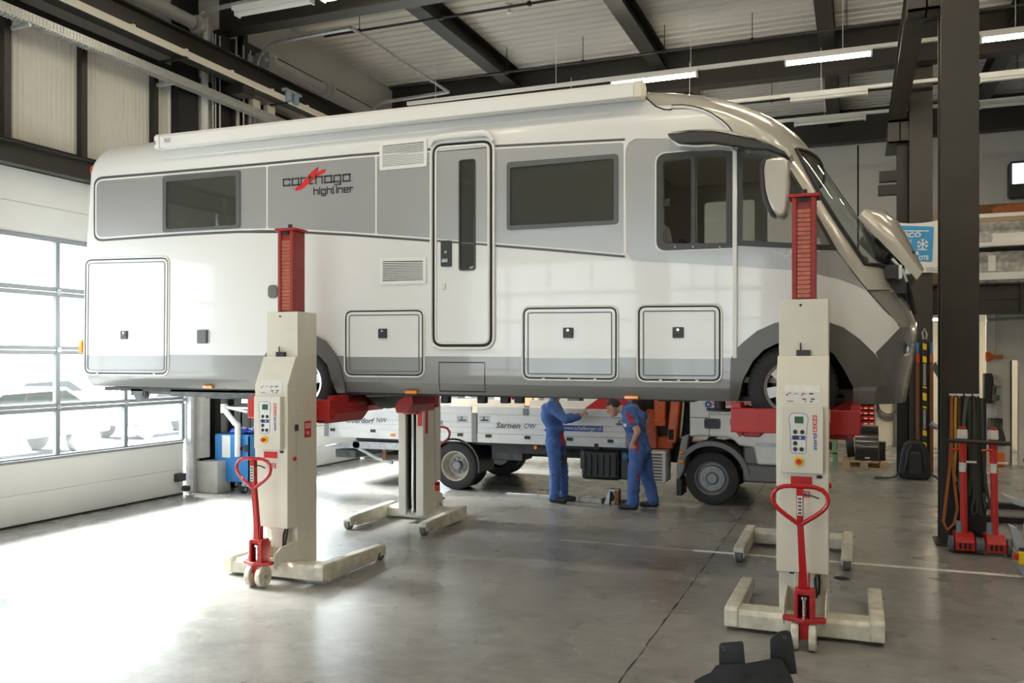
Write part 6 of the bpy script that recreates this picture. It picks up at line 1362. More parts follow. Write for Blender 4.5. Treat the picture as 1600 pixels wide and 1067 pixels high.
class Body:
    def __init__(s): s.mb = MB(); s.caps = []; s.ell = []; s.fing = MB()
    def cap(s, a, b, r0, r1, m): capsule(s.mb, a, b, r0, r1); s.caps.append((Vector(a), Vector(b), r0, r1, m))
    def el(s, c, rad, M, m): ellipsoid(s.mb, c, rad, M); s.ell.append((Vector(c), rad, M.inverted(), m))
    def finger(s, pts, r=0.009):
        for i in range(len(pts) - 1): capsule(s.fing, pts[i], pts[i + 1], r, r * 0.9, 8)
    def hand(s, wrist, d, up, curl=0.5, point=False, ln=1.0):
        """palm along d, fingers curl towards -up"""
        d = d.normalized(); side = d.cross(up).normalized(); up = side.cross(d).normalized(); c = wrist + d * 0.05
        M = Matrix((d, side, up)).transposed(); s.el(c, (0.056, 0.043, 0.02), M, 1)
        for k, (off, L_) in enumerate(((-0.030, 0.066), (-0.010, 0.076), (0.010, 0.071), (0.029, 0.056))):
            cu = 0.1 if (point and k == 0) else curl; p = wrist + d * 0.09 + side * off; pts = [p - d * 0.02, p]; a = 0
            for q in (0.42, 0.33, 0.25): a += cu; p = p + (d * math.cos(a) - up * math.sin(a)) * L_ * q * ln; pts.append(p)
            s.finger(pts)
        p = wrist + d * 0.035 - side * 0.035; s.finger([p, p + (d * 0.6 - side * 0.75).normalized() * 0.032, p + (d * 0.6 - side * 0.75).normalized() * 0.032 + (d * 0.9 - up * 0.4).normalized() * 0.03], 0.011)
    def build(s, name, label, base, mats):
        o = tmp(s.mb); md = o.modifiers.new('r', 'REMESH'); md.mode = 'VOXEL'; md.voxel_size = 0.0115; md.use_smooth_shade = True
        sm = o.modifiers.new('s', 'SMOOTH'); sm.iterations = 5; sm.factor = 0.5
        me = bpy.data.meshes.new_from_object(o.evaluated_get(bpy.context.evaluated_depsgraph_get())); bpy.data.objects.remove(o)
        bm = bmesh.new(); bm.from_mesh(me); bpy.data.meshes.remove(me); bm.verts.ensure_lookup_table()
        # cloth folds: small wrinkles on the coverall
        for v in bm.verts: v.normal_update()
        def which(p):
            best = 9; mi = 0
            for a, b_, r0, r1, m in s.caps:
                d, t = seg_d(p, a, b_); d -= lerp(r0, r1, t)
                if d < best: best = d; mi = m
            for c, rad, Mi, m in s.ell:
                q = Mi @ (p - c); l = math.sqrt((q.x / rad[0]) ** 2 + (q.y / rad[1]) ** 2 + (q.z / rad[2]) ** 2); d = (l - 1) * min(rad)
                if d < best: best = d; mi = m
            return mi
        from mathutils import noise
        for v in bm.verts:
            if which(v.co) == 0:
                q = v.co; w = noise.noise(Vector((q.x * 9, q.y * 9, q.z * 16))) + 0.5 * noise.noise(Vector((q.x * 22, q.y * 22, q.z * 30 + q.x * 20)))
                v.co += v.normal * (0.010 * w)
        for f in bm.faces: f.material_index = which(f.calc_center_median()); f.smooth = True
        n0 = len(bm.faces); t = s.fing.mesh('f')
        bm.from_mesh(t); bpy.data.meshes.remove(t); bm.faces.ensure_lookup_table()
        for f in bm.faces[n0:]: f.material_index = 1; f.smooth = True
        me = bpy.data.meshes.new(name); bm.to_mesh(me); bm.free()
        for m in mats: me.materials.append(MATS[m])
        me.transform(Matrix.Translation(-base)); o = bpy.data.objects.new(name, me); COL.objects.link(o); o.location = base
        tag(o, label, 'person'); s.obj = o; s.base = base; return o
    def child(s, name, mb, m, smooth=True):
        o = mb.build(name, m, None, smooth=smooth); o.parent = s.obj; o.matrix_parent_inverse = Matrix.Translation(-s.base); return o
    def cloth_patch(s, name, poly, m, off=0.006):
        """patch sewn on the coverall: the body's own faces inside an outline seen from the front"""
        def inside(x, y):
            r = False; k = len(poly)
            for i in range(k):
                (xa, ya), (xb, yb) = poly[i], poly[(i + 1) % k]
                if (ya > y) != (yb > y) and x < (xb - xa) * (y - ya) / (yb - ya) + xa: r = not r
            return r
        me = s.obj.data; mb = MB(); idx = {}
        for f in me.polygons:
            c = f.center + s.base
            if f.normal.y < 0.0 and inside(*pr(c)):
                vs = []
                for i in f.vertices:
                    if i not in idx: idx[i] = len(mb.v); v = me.vertices[i]; mb.v.append(tuple(v.co + s.base + v.normal * off))
                    vs.append(idx[i])
                mb.f.append(vs); mb.m.append(0)
        if not mb.f: return
        par = list(range(len(mb.v)))
        def root(i):
            while par[i] != i: par[i] = par[par[i]]; i = par[i]
            return i
        for f in mb.f:
            for i in f[1:]: par[root(i)] = root(f[0])
        cnt = {}
        for f in mb.f: cnt[root(f[0])] = cnt.get(root(f[0]), 0) + 1
        big = max(cnt, key=cnt.get); mb.f = [f for f in mb.f if root(f[0]) == big]; used = sorted({i for f in mb.f for i in f}); re = {i: k for k, i in enumerate(used)}
        mb.v = [mb.v[i] for i in used]; mb.f = [[re[i] for i in f] for f in mb.f]; mb.m = [0] * len(mb.f); s.child(name, mb, m)
    def head(s, c, face, up, ear_side):
        """c centre, face = looking direction"""
        face = face.normalized(); side = up.cross(face).normalized(); up = face.cross(side).normalized(); M = Matrix((face, side, up)).transposed()
        def L(x, y, z): return c + M @ Vector((x, y, z))
        s.el(c + M @ Vector((-0.005, 0, 0.02)), (0.098, 0.076, 0.10), M, 1); s.el(L(0.025, 0, -0.055), (0.066, 0.056, 0.062), M, 1); s.el(L(0.065, 0, -0.09), (0.03, 0.032, 0.024), M, 1)
        s.cap(L(0.088, 0, 0.015), L(0.112, 0, -0.025), 0.010, 0.016, 1); s.el(L(0.088, 0, -0.058), (0.014, 0.027, 0.012), M, 1); s.el(L(0.083, 0, 0.035), (0.016, 0.055, 0.012), M, 1)
        for q in (-1, 1): s.el(L(-0.012, q * 0.078, -0.01), (0.022, 0.010, 0.032), M, 1)
        s.hd = (c, M)
    def head_parts(s, hair_m='hair'):
        c, M = s.hd
        def L(x, y, z): return c + M @ Vector((x, y, z))
        t = MB(); t.sphere((0, 0, 0), 0.107, 0.086, 0.104, 28, 20); mb = MB(); keep = []
        vs = [L(p[0] - 0.010, p[1], p[2] + 0.026) for p in t.v]
        def ok(f):
            q = [t.v[i] for i in f]; x = sum(p[0] for p in q) / len(q); y = sum(p[1] for p in q) / len(q); z = sum(p[2] for p in q) / len(q)
            return (z > 0.035 and x < 0.085) or (x < -0.005 and z > -0.035 + 0.3 * max(0, x + 0.03)) or (x < -0.05 and z > -0.075)
        fs = [f for f in t.f if ok(f)]; inn = [c + (p - c) * 0.90 for p in vs]; k = len(vs)
        mb.add(vs + inn, fs + [tuple(i + k for i in f[::-1]) for f in fs]); s.child('hair', mb, hair_m)
        for q in (-1, 1):
            mb = MB(); ellipsoid(mb, L(0.080, q * 0.032, 0.012), (0.010, 0.013, 0.008), M, 10, 8); s.child('eye', mb, 'white_plastic')
            mb = MB(); ellipsoid(mb, L(0.0865, q * 0.032, 0.012), (0.005, 0.006, 0.006), M, 8, 6); s.child('pupil', mb, 'button_black')
            mb = MB(); mb.tube([L(0.094, q * 0.014, 0.034), L(0.094, q * 0.034, 0.040), L(0.082, q * 0.052, 0.034)], 0.005, 5); s.child('eyebrow', mb, hair_m)
        mb = MB(); mb.tube([L(0.094, -0.024, -0.060), L(0.1025, 0, -0.058), L(0.094, 0.024, -0.060)], 0.003, 5); s.child('mouth', mb, 'patch_red')
I3 = Matrix.Identity(3)
def rotY(a): return Matrix.Rotation(R(a), 3, 'Y')

# --- left mechanic: upright, facing the truck's side, right arm pointing
B = Body(); Y1, Y2 = 12.12, 12.36; Ym = 12.25
hip_n, knee_n, ank_n = W(865, 700, Y1), W(868, 738, Y1), W(866, 775, Y1); hip_f, knee_f, ank_f = W(872, 700, Y2), W(879, 737, Y2), W(880, 769, Y2)
pel = W(868, 692, Ym); wst = W(867, 672, Ym); chest = W(863, 648, Ym); nk = W(867, 627, Ym); hd = W(873, 611, Ym)
B.el(pel, (0.155, 0.185, 0.13), I3, 0); B.cap(wst + Vector((0, -0.05, 0)), wst + Vector((0, 0.05, 0)), 0.125, 0.125, 0); B.el(chest, (0.165, 0.225, 0.20), rotY(4), 0); B.el(chest + Vector((-0.02, 0, 0.09)), (0.14, 0.21, 0.11), I3, 0); B.cap(chest, wst, 0.14, 0.125, 0); B.cap(wst, pel, 0.128, 0.14, 0)
for a, k, f in ((hip_n, knee_n, ank_n), (hip_f, knee_f, ank_f)):
    B.cap(a + Vector((0, 0, 0.05)), k, 0.112, 0.088, 0); B.cap(k, f, 0.088, 0.074, 0); B.cap(f, Vector((f.x, f.y, 0.115)), 0.074, 0.08, 0)
    B.cap(Vector((f.x - 0.03, f.y, 0.055)), Vector((f.x + 0.06, f.y - 0.01, 0.05)), 0.052, 0.046, 2); B.cap(Vector((f.x + 0.05, f.y - 0.01, 0.047)), Vector((f.x + 0.165, f.y - 0.02, 0.042)), 0.045, 0.040, 2)
B.cap(chest + Vector((0.0, 0, 0.16)), nk + Vector((0.01, 0, 0.05)), 0.072, 0.062, 0); B.cap(nk, hd, 0.058, 0.056, 1)
sh = W(862, 634, 12.08); el = W(884, 656, 12.03); wr = W(903, 652, 12.18); B.cap(sh + Vector((0, 0.06, 0)), sh, 0.085, 0.085, 0); B.cap(sh, el, 0.083, 0.066, 0); B.cap(el, wr, 0.066, 0.048, 0); B.cap(wr, wr + (wr - el).normalized() * 0.04, 0.030, 0.028, 1)
B.hand(wr + (wr - el).normalized() * 0.03, Vector((0.55, 0.1, 0.6)), Vector((-0.6, -0.4, 0.5)), 0.75, True)
sh2 = W(868, 634, 12.45); el2 = W(880, 655, 12.52); wr2 = W(893, 650, 12.5); B.cap(sh2 - Vector((0, 0.06, 0)), sh2, 0.085, 0.085, 0); B.cap(sh2, el2, 0.08, 0.064, 0); B.cap(el2, wr2, 0.064, 0.047, 0); B.hand(wr2, Vector((0.8, 0.1, 0.4)), Vector((-0.4, 0, 0.8)), 0.5)
B.head(hd + Vector((0.02, 0, 0.03)), Vector((0.9, 0.35, -0.1)), Vector((0.05, 0, 1)), -1)
B.build('person', 'mechanic in blue overalls with head hidden behind the motorhome sill, arm raised pointing', Vector((ank_n.x + 0.03, Ym, 0)), ['coverall', 'skin', 'shoe'])
B.head_parts()
B.cloth_patch('pocket_flash', [(874, 675), (878.5, 676), (883, 694), (880, 697), (876.5, 690)], 'patch_red'); B.cloth_patch('knee_pad', [(875, 712), (886, 711), (884, 726), (876, 727)], 'strap_grey'); B.cloth_patch('back_pocket', [(861, 686), (870, 684), (872, 700), (863, 702)], 'coverall', 0.01)
mb = MB(); c = wst; mb.tube([(c.x + 0.142 * math.cos(a), c.y + 0.19 * math.sin(a), c.z - 0.0) for a in [2 * PI * i / 30 for i in range(30)]], 0.020, 6, closed=True, flat=0.5); B.child('waistband', mb, 'coverall')

# --- right mechanic: bent forward, hand in pocket
B = Body(); Y1, Y2 = 11.93, 12.25; Ym = 12.08
hip_n, knee_n, ank_n = W(996, 707, Y1 + 0.03), W(991, 746, Y1), W(989, 784, Y1); hip_f, knee_f, ank_f = W(1004, 707, Y2 - 0.03), W(1012, 748, Y2), W(1021, 780, Y2)
pel = W(1000, 702, Ym); wst = W(997, 682, Ym); chest = W(990, 658, Ym); ub = W(986, 644, Ym); nk = W(976, 640, Ym); hd = W(961, 637, Ym)
B.el(pel, (0.165, 0.185, 0.13), I3, 0); B.el(chest, (0.165, 0.22, 0.21), rotY(-14), 0); B.el(ub, (0.135, 0.20, 0.12), rotY(-30), 0); B.cap(chest, wst, 0.145, 0.135, 0); B.cap(wst, pel, 0.138, 0.15, 0)
for a, k, f, dx in ((hip_n, knee_n, ank_n, 0), (hip_f, knee_f, ank_f, 0)):
    B.cap(a + Vector((0, 0, 0.05)), k, 0.118, 0.092, 0); B.cap(k, f, 0.092, 0.082, 0); B.cap(f, Vector((f.x, f.y, 0.115)), 0.082, 0.088, 0)
    B.cap(Vector((f.x + 0.03, f.y, 0.055)), Vector((f.x - 0.06, f.y - 0.01, 0.05)), 0.052, 0.046, 2); B.cap(Vector((f.x - 0.05, f.y - 0.01, 0.047)), Vector((f.x - 0.165, f.y - 0.02, 0.042)), 0.045, 0.040, 2)
B.cap(ub, nk, 0.085, 0.062, 0); B.cap(nk, hd, 0.056, 0.055, 1)
sh = W(984, 648, 11.90); el = W(996.5, 674, 11.80); wr = W(989.5, 690, 11.84); mid = sh.lerp(el, 0.55)
B.cap(sh + Vector((0, 0.07, 0)), sh, 0.088, 0.085, 0); B.cap(sh, mid, 0.085, 0.074, 0); B.cap(mid, el, 0.052, 0.046, 1); B.cap(el, wr, 0.046, 0.034, 1)
B.hand(wr, Vector((-0.35, 0.25, -0.9)), Vector((-0.3, -0.9, 0.0)), 0.35)
sh2 = W(988, 646, 12.27); el2 = W(1010, 651, 12.4); wr2 = W(1007, 670, 12.36); mid2 = sh2.lerp(el2, 0.75); B.cap(sh2 - Vector((0, 0.07, 0)), sh2, 0.085, 0.085, 0); B.cap(sh2, mid2, 0.083, 0.072, 0); B.cap(mid2, el2, 0.05, 0.046, 1); B.cap(el2, wr2, 0.045, 0.033, 1); B.hand(wr2, Vector((-0.2, -0.2, -1)), Vector((0, 1, 0)), 0.4)
B.head(hd + Vector((-0.02, 0, -0.0)), Vector((-0.88, -0.05, -0.48)), Vector((-0.48, 0, 0.88)), -1)
B.build('person', 'mechanic in blue overalls leaning forward to look down, bare forearm, hand at his pocket', Vector((pel.x, Ym, 0)), ['coverall', 'skin', 'shoe'])
B.head_parts()
B.cloth_patch('sleeve_badge', [(977.5, 646), (981.5, 645), (991, 657), (987, 664), (984.5, 662)], 'patch_red'); B.cloth_patch('pocket_flash', [(992, 693), (998.5, 690), (997, 704), (993, 706.5)], 'patch_red'); B.cloth_patch('leg_flash', [(992, 744), (999.5, 739), (999, 746)], 'patch_red'); B.cloth_patch('chest_badge', [(974, 661), (979, 662), (979.5, 666.5), (975, 666.5)], 'logo_white')
mb = MB(); mb.tube([nk + Vector((0.02 + 0.075 * math.cos(a) * 0.5, 0.075 * math.sin(a), 0.02 + 0.07 * math.cos(a))) for a in [2 * PI * i / 20 for i in range(20)]], 0.018, 6, closed=True); B.child('collar', mb, 'coverall')
# ================================================================ LEFT: TOOL CART AND BENCH
t = thing('tool_cart', 'blue steel tool cart on casters beside the gate jamb', 'tool cart', (-9.22, 11.4, 0)); x0, x1, y0, y1 = -9.52, -8.88, 11.2, 11.68
b = MB(); b.box(x0, x1, y0, y1, 0.17, 0.92); b.build('body', 'blue_paint', t, bevel=0.01)
for xx in (x0, x1 - 0.06): b = MB(); b.box(xx, xx + 0.06, y0 - 0.004, y0 + 0.05, 0.1, 0.90); b.build('corner_post', 'blue_paint', t, bevel=0.006)
b = MB(); b.box(x0 + 0.06, x1 - 0.06, y0 - 0.004, y0 + 0.01, 0.17, 0.21); b.build('bottom_rail', 'blue_paint', t)
for xx, yy in ((x0 + 0.05, y0 + 0.02), (x1 - 0.07, y0 + 0.0), (x0 + 0.05, y1 - 0.06), (x1 - 0.07, y1 - 0.06)):
    b = MB(); b.cyl((xx - 0.02, yy, 0.06), (xx + 0.02, yy, 0.06), 0.06, n=18); w_ = b.build('caster', 'tyre', t); b = MB(); b.box(xx - 0.03, xx + 0.03, yy - 0.02, yy + 0.03, 0.10, 0.17); b.cyl((xx - 0.026, yy, 0.06), (xx + 0.026, yy, 0.06), 0.03, n=12); b.build('caster_fork', 'galvanised', w_)
b = MB(); b.box(x0 + 0.14, x0 + 0.30, y0 - 0.004, y0, 0.55, 0.90); b.build('paper_label', 'label_paper', t)
b = MB(); b.box(x1 - 0.06, x1 + 0.0, y0 - 0.05, y0, 0.66, 0.76); b.cyl((x1 - 0.17, y0 - 0.03, 0.70), (x1 - 0.1, y0 - 0.03, 0.70), 0.03); b.build('clamp', 'chassis_black', t, bevel=0.005)
AX = atY(370, 660, 11.12)[0]
b = MB(); b.tube([(AX, 11.14, 0.58), (AX, 11.14, 1.10)], 0.045, 12); b.build('arm_post', 'lamp_white', t); b = MB(); b.tube([(AX, 11.14, 1.08), (AX - 0.05, 11.14, 1.10), (AX - 0.28, 11.16, 1.32)], 0.045, 10); b.build('arm_lower', 'lamp_white', t); b = MB(); b.tube([(AX - 0.28, 11.16, 1.26), (AX - 0.28, 11.16, 1.40)], 0.055, 12); b.tube([(AX - 0.28, 11.16, 1.36), (AX + 0.1, 11.24, 1.28)], 0.025, 8); b.build('arm_joint', 'lamp_white', t)
b = MB(); b.prism(roundrect(AX - 0.28, AX + 0.32, 11.18, 11.62, 0.05), 'Z', 1.325, 1.355); b.build('arm_tray', 'lamp_white', t, bevel=0.006)
b = MB(); b.tube([(AX - 0.2, 11.5, 1.33), (AX - 0.22, 11.6, 1.5), (AX - 0.22, 11.62, 1.9)], 0.02, 8); b.build('arm_cable', 'lamp_white', t)
t = thing('laptop', 'open laptop with lit screen on the arm tray above the blue cart', 'laptop', (AX - 0.05, 11.4, 1.356))
b = MB(); b.box(AX - 0.20, AX + 0.16, 11.24, 11.50, 1.356, 1.38); b.build('base', 'chassis_black', t, bevel=0.006)
b = MB(); b.hexa([(AX - 0.22, 11.48, 1.38), (AX + 0.10, 11.52, 1.38), (AX + 0.10, 11.54, 1.38), (AX - 0.22, 11.50, 1.38)], [(AX - 0.26, 11.56, 1.62), (AX + 0.05, 11.60, 1.62), (AX + 0.05, 11.615, 1.62), (AX - 0.26, 11.575, 1.62)]); b.build('lid', 'strap_brown', t, bevel=0.004)
b = MB(); b.add([(AX - 0.205, 11.481, 1.40), (AX + 0.08, 11.517, 1.40), (AX + 0.042, 11.585, 1.60), (AX - 0.238, 11.549, 1.60)], [(0, 1, 2, 3)]); b.build('screen', 'laptop_screen', t)
b = MB()
for k in range(26): b.sphere((x0 + 0.30 + random.random() * 0.34, y0 + 0.06 + random.random() * 0.3, 0.945 + random.random() * 0.05), 0.05 + random.random() * 0.05, 0.06, 0.025 + random.random() * 0.02, 8, 6)
o = tmp(b); md = o.modifiers.new('r', 'REMESH'); md.mode = 'VOXEL'; md.voxel_size = 0.02; me = bpy.data.meshes.new_from_object(o.evaluated_get(bpy.context.evaluated_depsgraph_get())); bpy.data.objects.remove(o)
me.materials.clear(); me.materials.append(MATS['blue_bag'])
for v in me.vertices: v.co.z = max(v.co.z, 0.923)
tag(link('plastic_bag', me), 'crumpled dark blue plastic bag lying on the blue cart', 'bag')
t = thing('metal_bench', 'pale metal bench end cut by the left edge of the picture', 'bench', (-7.7, 5.3, 0))
b = MB(); b.box(-8.3, -7.20, 4.95, 5.60, 0.20, 0.51); b.build('box', 'gate_panel', t, bevel=0.01); b = MB(); b.box(-8.32, -7.18, 4.93, 5.62, 0.51, 0.53); b.build('top', 'lamp_white', t, bevel=0.006)
for yy in (4.97, 5.5): b = MB(); b.box(-7.28, -7.22, yy, yy + 0.07, 0.0, 0.2); b.build('leg', 'galvanised', t); b = MB(); b.box(-8.28, -8.22, yy, yy + 0.07, 0.0, 0.2); b.build('leg', 'galvanised', t)

# ================================================================ FOREGROUND FAIRING
FY = 5.45
out = [(1083, 1067), (1097, 1058), (1110, 1051), (1117, 1046), (1120, 1038), (1123, 1038), (1163, 1034), (1190, 1031), (1205, 1027), (1222, 1029), (1237, 1060), (1246, 1090), (1250, 1160), (1080, 1160)]
t = thing('plastic_fairing', 'dark grey plastic fairing with two lugs standing in the foreground', 'car part', (atY(1165, 1060, FY)[0], FY, 0))
def curved(poly, yfun, th, nm, bev=0.004):
    mb = MB(); P_ = [atY(u, v, FY) for u, v in poly]; P_ = [(x, max(0.0, z)) for x, z in P_]
    bm = bmesh.new(); bm.faces.new([bm.verts.new((x, 0, z)) for x, z in P_]); bmesh.ops.triangulate(bm, faces=bm.faces[:])
    xx0 = min(p[0] for p in P_); xx1 = max(p[0] for p in P_)
    for k in range(1, 14): bmesh.ops.bisect_plane(bm, geom=bm.verts[:] + bm.edges[:] + bm.faces[:], plane_co=(lerp(xx0, xx1, k / 14), 0, 0), plane_no=(1, 0, 0), dist=1e-5)
    for k in range(1, 8): bmesh.ops.bisect_plane(bm, geom=bm.verts[:] + bm.edges[:] + bm.faces[:], plane_co=(0, 0, 0.055 * k), plane_no=(0, 0, 1), dist=1e-5)
    for v in bm.verts: v.co.y = FY + yfun(v.co.x, v.co.z)
    r = bmesh.ops.extrude_face_region(bm, geom=bm.faces[:])
    for v in [g for g in r['geom'] if isinstance(g, bmesh.types.BMVert)]: v.co.y += th
    bmesh.ops.recalc_face_normals(bm, faces=bm.faces[:]); me_ = bpy.data.meshes.new(nm); bm.to_mesh(me_); bm.free(); me_.materials.append(MATS['fairing']); return link(nm, me_, t)
mat('fairing', (0.035, 0.035, 0.038), 0.5, bump=0.15, bscale=60, var=0.3, vscale=9)
xm = atY(1165, 1060, FY)[0]
curved(out, lambda x, z: 0.6 * (x - xm) ** 2 - 0.15 * z, 0.008, 'shell')
curved(roundpoly([(1121, 1050), (1121.5, 1009), (1160, 1004.5), (1163, 1050)], [0, 6, 6, 0], 4), lambda x, z: 0.075 + 0.5 * (x - xm) ** 2 - 0.1 * z, 0.012, 'lug')
curved(roundpoly([(1203, 1060), (1202.5, 1000), (1218, 988.5), (1234, 988.5), (1238, 1010), (1244, 1060)], [0, 5, 6, 7, 3, 0], 4), lambda x, z: 0.06 + 0.5 * (x - xm) ** 2 - 0.1 * z, 0.014, 'lug')
for u, v in ((1129, 1016.5), (1225, 998.5)): x, z = atY(u, v, FY); b = MB(); yy = FY + 0.06 + 0.5 * (x - xm) ** 2 - 0.1 * z; b.lathe([(0.005, -0.001), (0.011, -0.004), (0.013, 0.006)], (x, yy, z), 'Y', 16); b.build('rivet', 'chassis_grey', t)

# ================================================================ BIG COLUMN: STRAPS, JACKS
CYF = 10.95
def cxu(u, Y=10.85): return atY(u, 600, Y)[0]
def czv(v, Y=10.85, u=1508): return atY(u, v, Y)[1]
b = MB(); b.box(cxu(1483, 10.93), cxu(1541, 10.93), 10.92, 10.948, 0.06, czv(622)); tag(b.build('backing_board', 'steel_black'), 'black backing board on the big column behind the straps', 'board')
for k, u in enumerate((1488.5, 1499.5, 1513, 1526)):
    x = cxu(u); z = czv(617); b = MB(); b.box(x - 0.032, x + 0.032, 10.84, 10.90, z - 0.012, z + 0.012); b.tube([(x, 10.92, z), (x, 10.86, z - 0.03)], 0.008, 6)
    tag(b.build('strap_hook', 'lamp_white', bevel=0.002), '%s white strap hook on the big steel column' % ('leftmost', 'second from left', 'third from left', 'rightmost')[k], 'hook', 'white strap hooks')
def strap(path, w, m, label, y0=10.86, th=0.008, cat='strap', group='straps on the big column'):
    """flat band hanging along (u, v) pixels on the column face"""
    pts = [(cxu(u, y0 + dy), y0 + dy, atY(u, v, y0 + dy)[1]) for u, v, dy in path]; mb = MB(); vs = []
    for i, p in enumerate(pts):
        a = Vector(pts[max(0, i - 1)]); c = Vector(pts[min(len(pts) - 1, i + 1)]); d = (c - a); n_ = Vector((d.z, 0, -d.x)); n_ = n_.normalized() if n_.length > 1e-6 else Vector((1, 0, 0)); p = Vector(p)
        vs += [p - n_ * w / 2, p + n_ * w / 2, p + n_ * w / 2 + Vector((0, th, 0)), p - n_ * w / 2 + Vector((0, th, 0))]
    k = len(pts); fs = [(i * 4 + j, i * 4 + (j + 1) % 4, (i + 1) * 4 + (j + 1) % 4, (i + 1) * 4 + j) for i in range(k - 1) for j in range(4)] + [(0, 1, 2, 3), (4 * k - 1, 4 * k - 2, 4 * k - 3, 4 * k - 4)]
    return tag(mb.add(vs, fs).build('hanging_strap', m), label, cat, group)
strap([(1487, 620, 0), (1486, 680, 0), (1484, 730, 0), (1478, 780, -.02), (1474, 815, -.02), (1480, 828, -.02), (1491, 818, -.02), (1496, 795, -.02), (1491, 750, -.02), (1487, 700, -.02), (1487, 625, -.02)], 0.03, 'strap_orange', 'long orange-brown strap hanging in a loop at the column left edge')
strap([(1493.5, 620, 0), (1492.5, 660, 0), (1493.5, 700, 0), (1491, 740, 0), (1494, 752, 0)], 0.026, 'strap_yellow', 'yellow strap on the big column beside the orange one')
strap([(1499, 621, 0.03), (1498, 680, 0.03), (1500, 735, 0.03)], 0.028, 'strap_brown', 'short brown strap right of the yellow strap')
strap([(1510, 621, 0), (1506, 660, 0), (1502, 720, 0), (1499, 760, 0), (1503, 775, 0), (1512, 775, 0)], 0.036, 'strap_teal', 'grey-green webbing strap in the middle of the column')
strap([(1515, 621, 0.01), (1515, 690, 0.01), (1518, 740, 0.01), (1514, 772, 0.01), (1505, 776, 0.01)], 0.034, 'strap_green', 'dark green strap curling left at its lower end')
strap([(1522, 621, 0), (1521, 700, 0), (1522, 780, 0), (1518, 797, 0), (1520, 804, 0), (1527, 800, 0), (1526, 760, 0), (1523, 640, 0.01)], 0.024, 'strap_grey', 'dark grey strap ending in a small loop')
strap([(1528, 621, 0.035), (1529, 700, 0.035), (1530, 770, 0.035), (1533, 806, 0.035)], 0.034, 'strap_green', 'long dark green strap on the right of the board')
strap([(1534, 622, 0), (1536, 700, 0), (1541, 760, 0), (1547, 790, -0.01), (1541, 796, -0.01), (1537, 770, 0)], 0.03, 'strap_grey', 'dark grey strap swinging out at the column right edge')
def jack(u, Y, label):
    x = cxu(u, Y); t_ = thing('floor_jack', label, 'jack', (x, Y, 0), 'red hydraulic floor jacks')
    b = MB(); b.prism([(Y - 0.16, 0.04), (Y - 0.16, 0.14), (Y - 0.05, 0.22), (Y + 0.2, 0.2), (Y + 0.2, 0.04)], 'X', x - 0.095, x + 0.095); b.build('base', 'jack_red', t_, bevel=0.012)
    for k in range(3): b = MB(); b.box(x - 0.06 + k * 0.045, x - 0.035 + k * 0.045, Y - 0.166, Y - 0.158, 0.065, 0.125); b.build('base_slot', 'black_gap', t_)
    for s in (-1, 1): b = MB(); b.cyl((x + s * 0.105, Y - 0.05, 0.09), (x + s * 0.155, Y - 0.05, 0.09), 0.09, n=22); w_ = b.build('wheel', 'caster_grey', t_, bevel=0.006); b = MB(); b.cyl((x + s * 0.10, Y - 0.05, 0.09), (x + s * 0.16, Y - 0.05, 0.09), 0.035, n=14); b.build('wheel_hub', 'hub_grey', w_)
    xt = x - 0.012; b = MB(); b.cyl((xt + 0.012, Y - 0.02, 0.16), (xt, Y - 0.02, 1.13), 0.036, n=18); b.cyl((xt, Y - 0.02, 1.05), (xt - 0.004, Y - 0.02, 1.25), 0.036, 0.052, n=18); b.build('lever_tube', 'jack_red', t_)
    b = MB(); b.cyl((xt, Y - 0.02, 0.88), (xt, Y - 0.02, 0.98), 0.038, n=18); b.build('tube_label', 'label_paper', t_); b = MB(); b.cyl((xt - 0.004, Y - 0.02, 1.24), (xt - 0.005, Y - 0.02, 1.34), 0.054, 0.05, n=16); b.build('lever_head', 'label_paper', t_, bevel=0.006); b = MB(); b.cyl((xt - 0.005, Y - 0.02, 1.34), (xt - 0.005, Y - 0.02, 1.37), 0.036, n=16); b.build('lever_cap', 'jack_red', t_, bevel=0.006)
    b = MB(); b.tube([(xt, Y - 0.05, 1.13), (xt - 0.12, Y - 0.07, 1.12)], 0.012, 8); b.build('trigger', 'jack_red', t_); b = MB(); b.tube([(xt + 0.03, Y - 0.05, 0.99), (xt + 0.13, Y - 0.06, 0.99)], 0.012, 8); b.build('side_pin', 'label_paper', t_)
    b = MB(); b.tube([(xt - 0.04, Y + 0.05, 1.2), (xt + 0.1, Y + 0.05, 1.2)], 0.018, 8); b.build('crossbar', 'black_plastic', t_); b = MB(); b.cyl((x - 0.05, Y - 0.03, 0.2), (x - 0.05, Y - 0.03, 0.34), 0.03, n=14); b.build('pump', 'machine_blue', t_)
jack(1506, 10.68, 'red floor jack with upright lever in front of the big column'); jack(1554, 10.68, 'red floor jack right of the column, nearer the grey machine')
b = MB(); Y = 10.58; b.tube([(cxu(1481, Y), Y, atY(1481, 688, Y)[1]), (cxu(1579, Y), Y, atY(1579, 693, Y)[1])], 0.022, 10); tag(b.build('push_bar', 'black_plastic'), 'black horizontal bar lying across the two jack levers', 'bar')
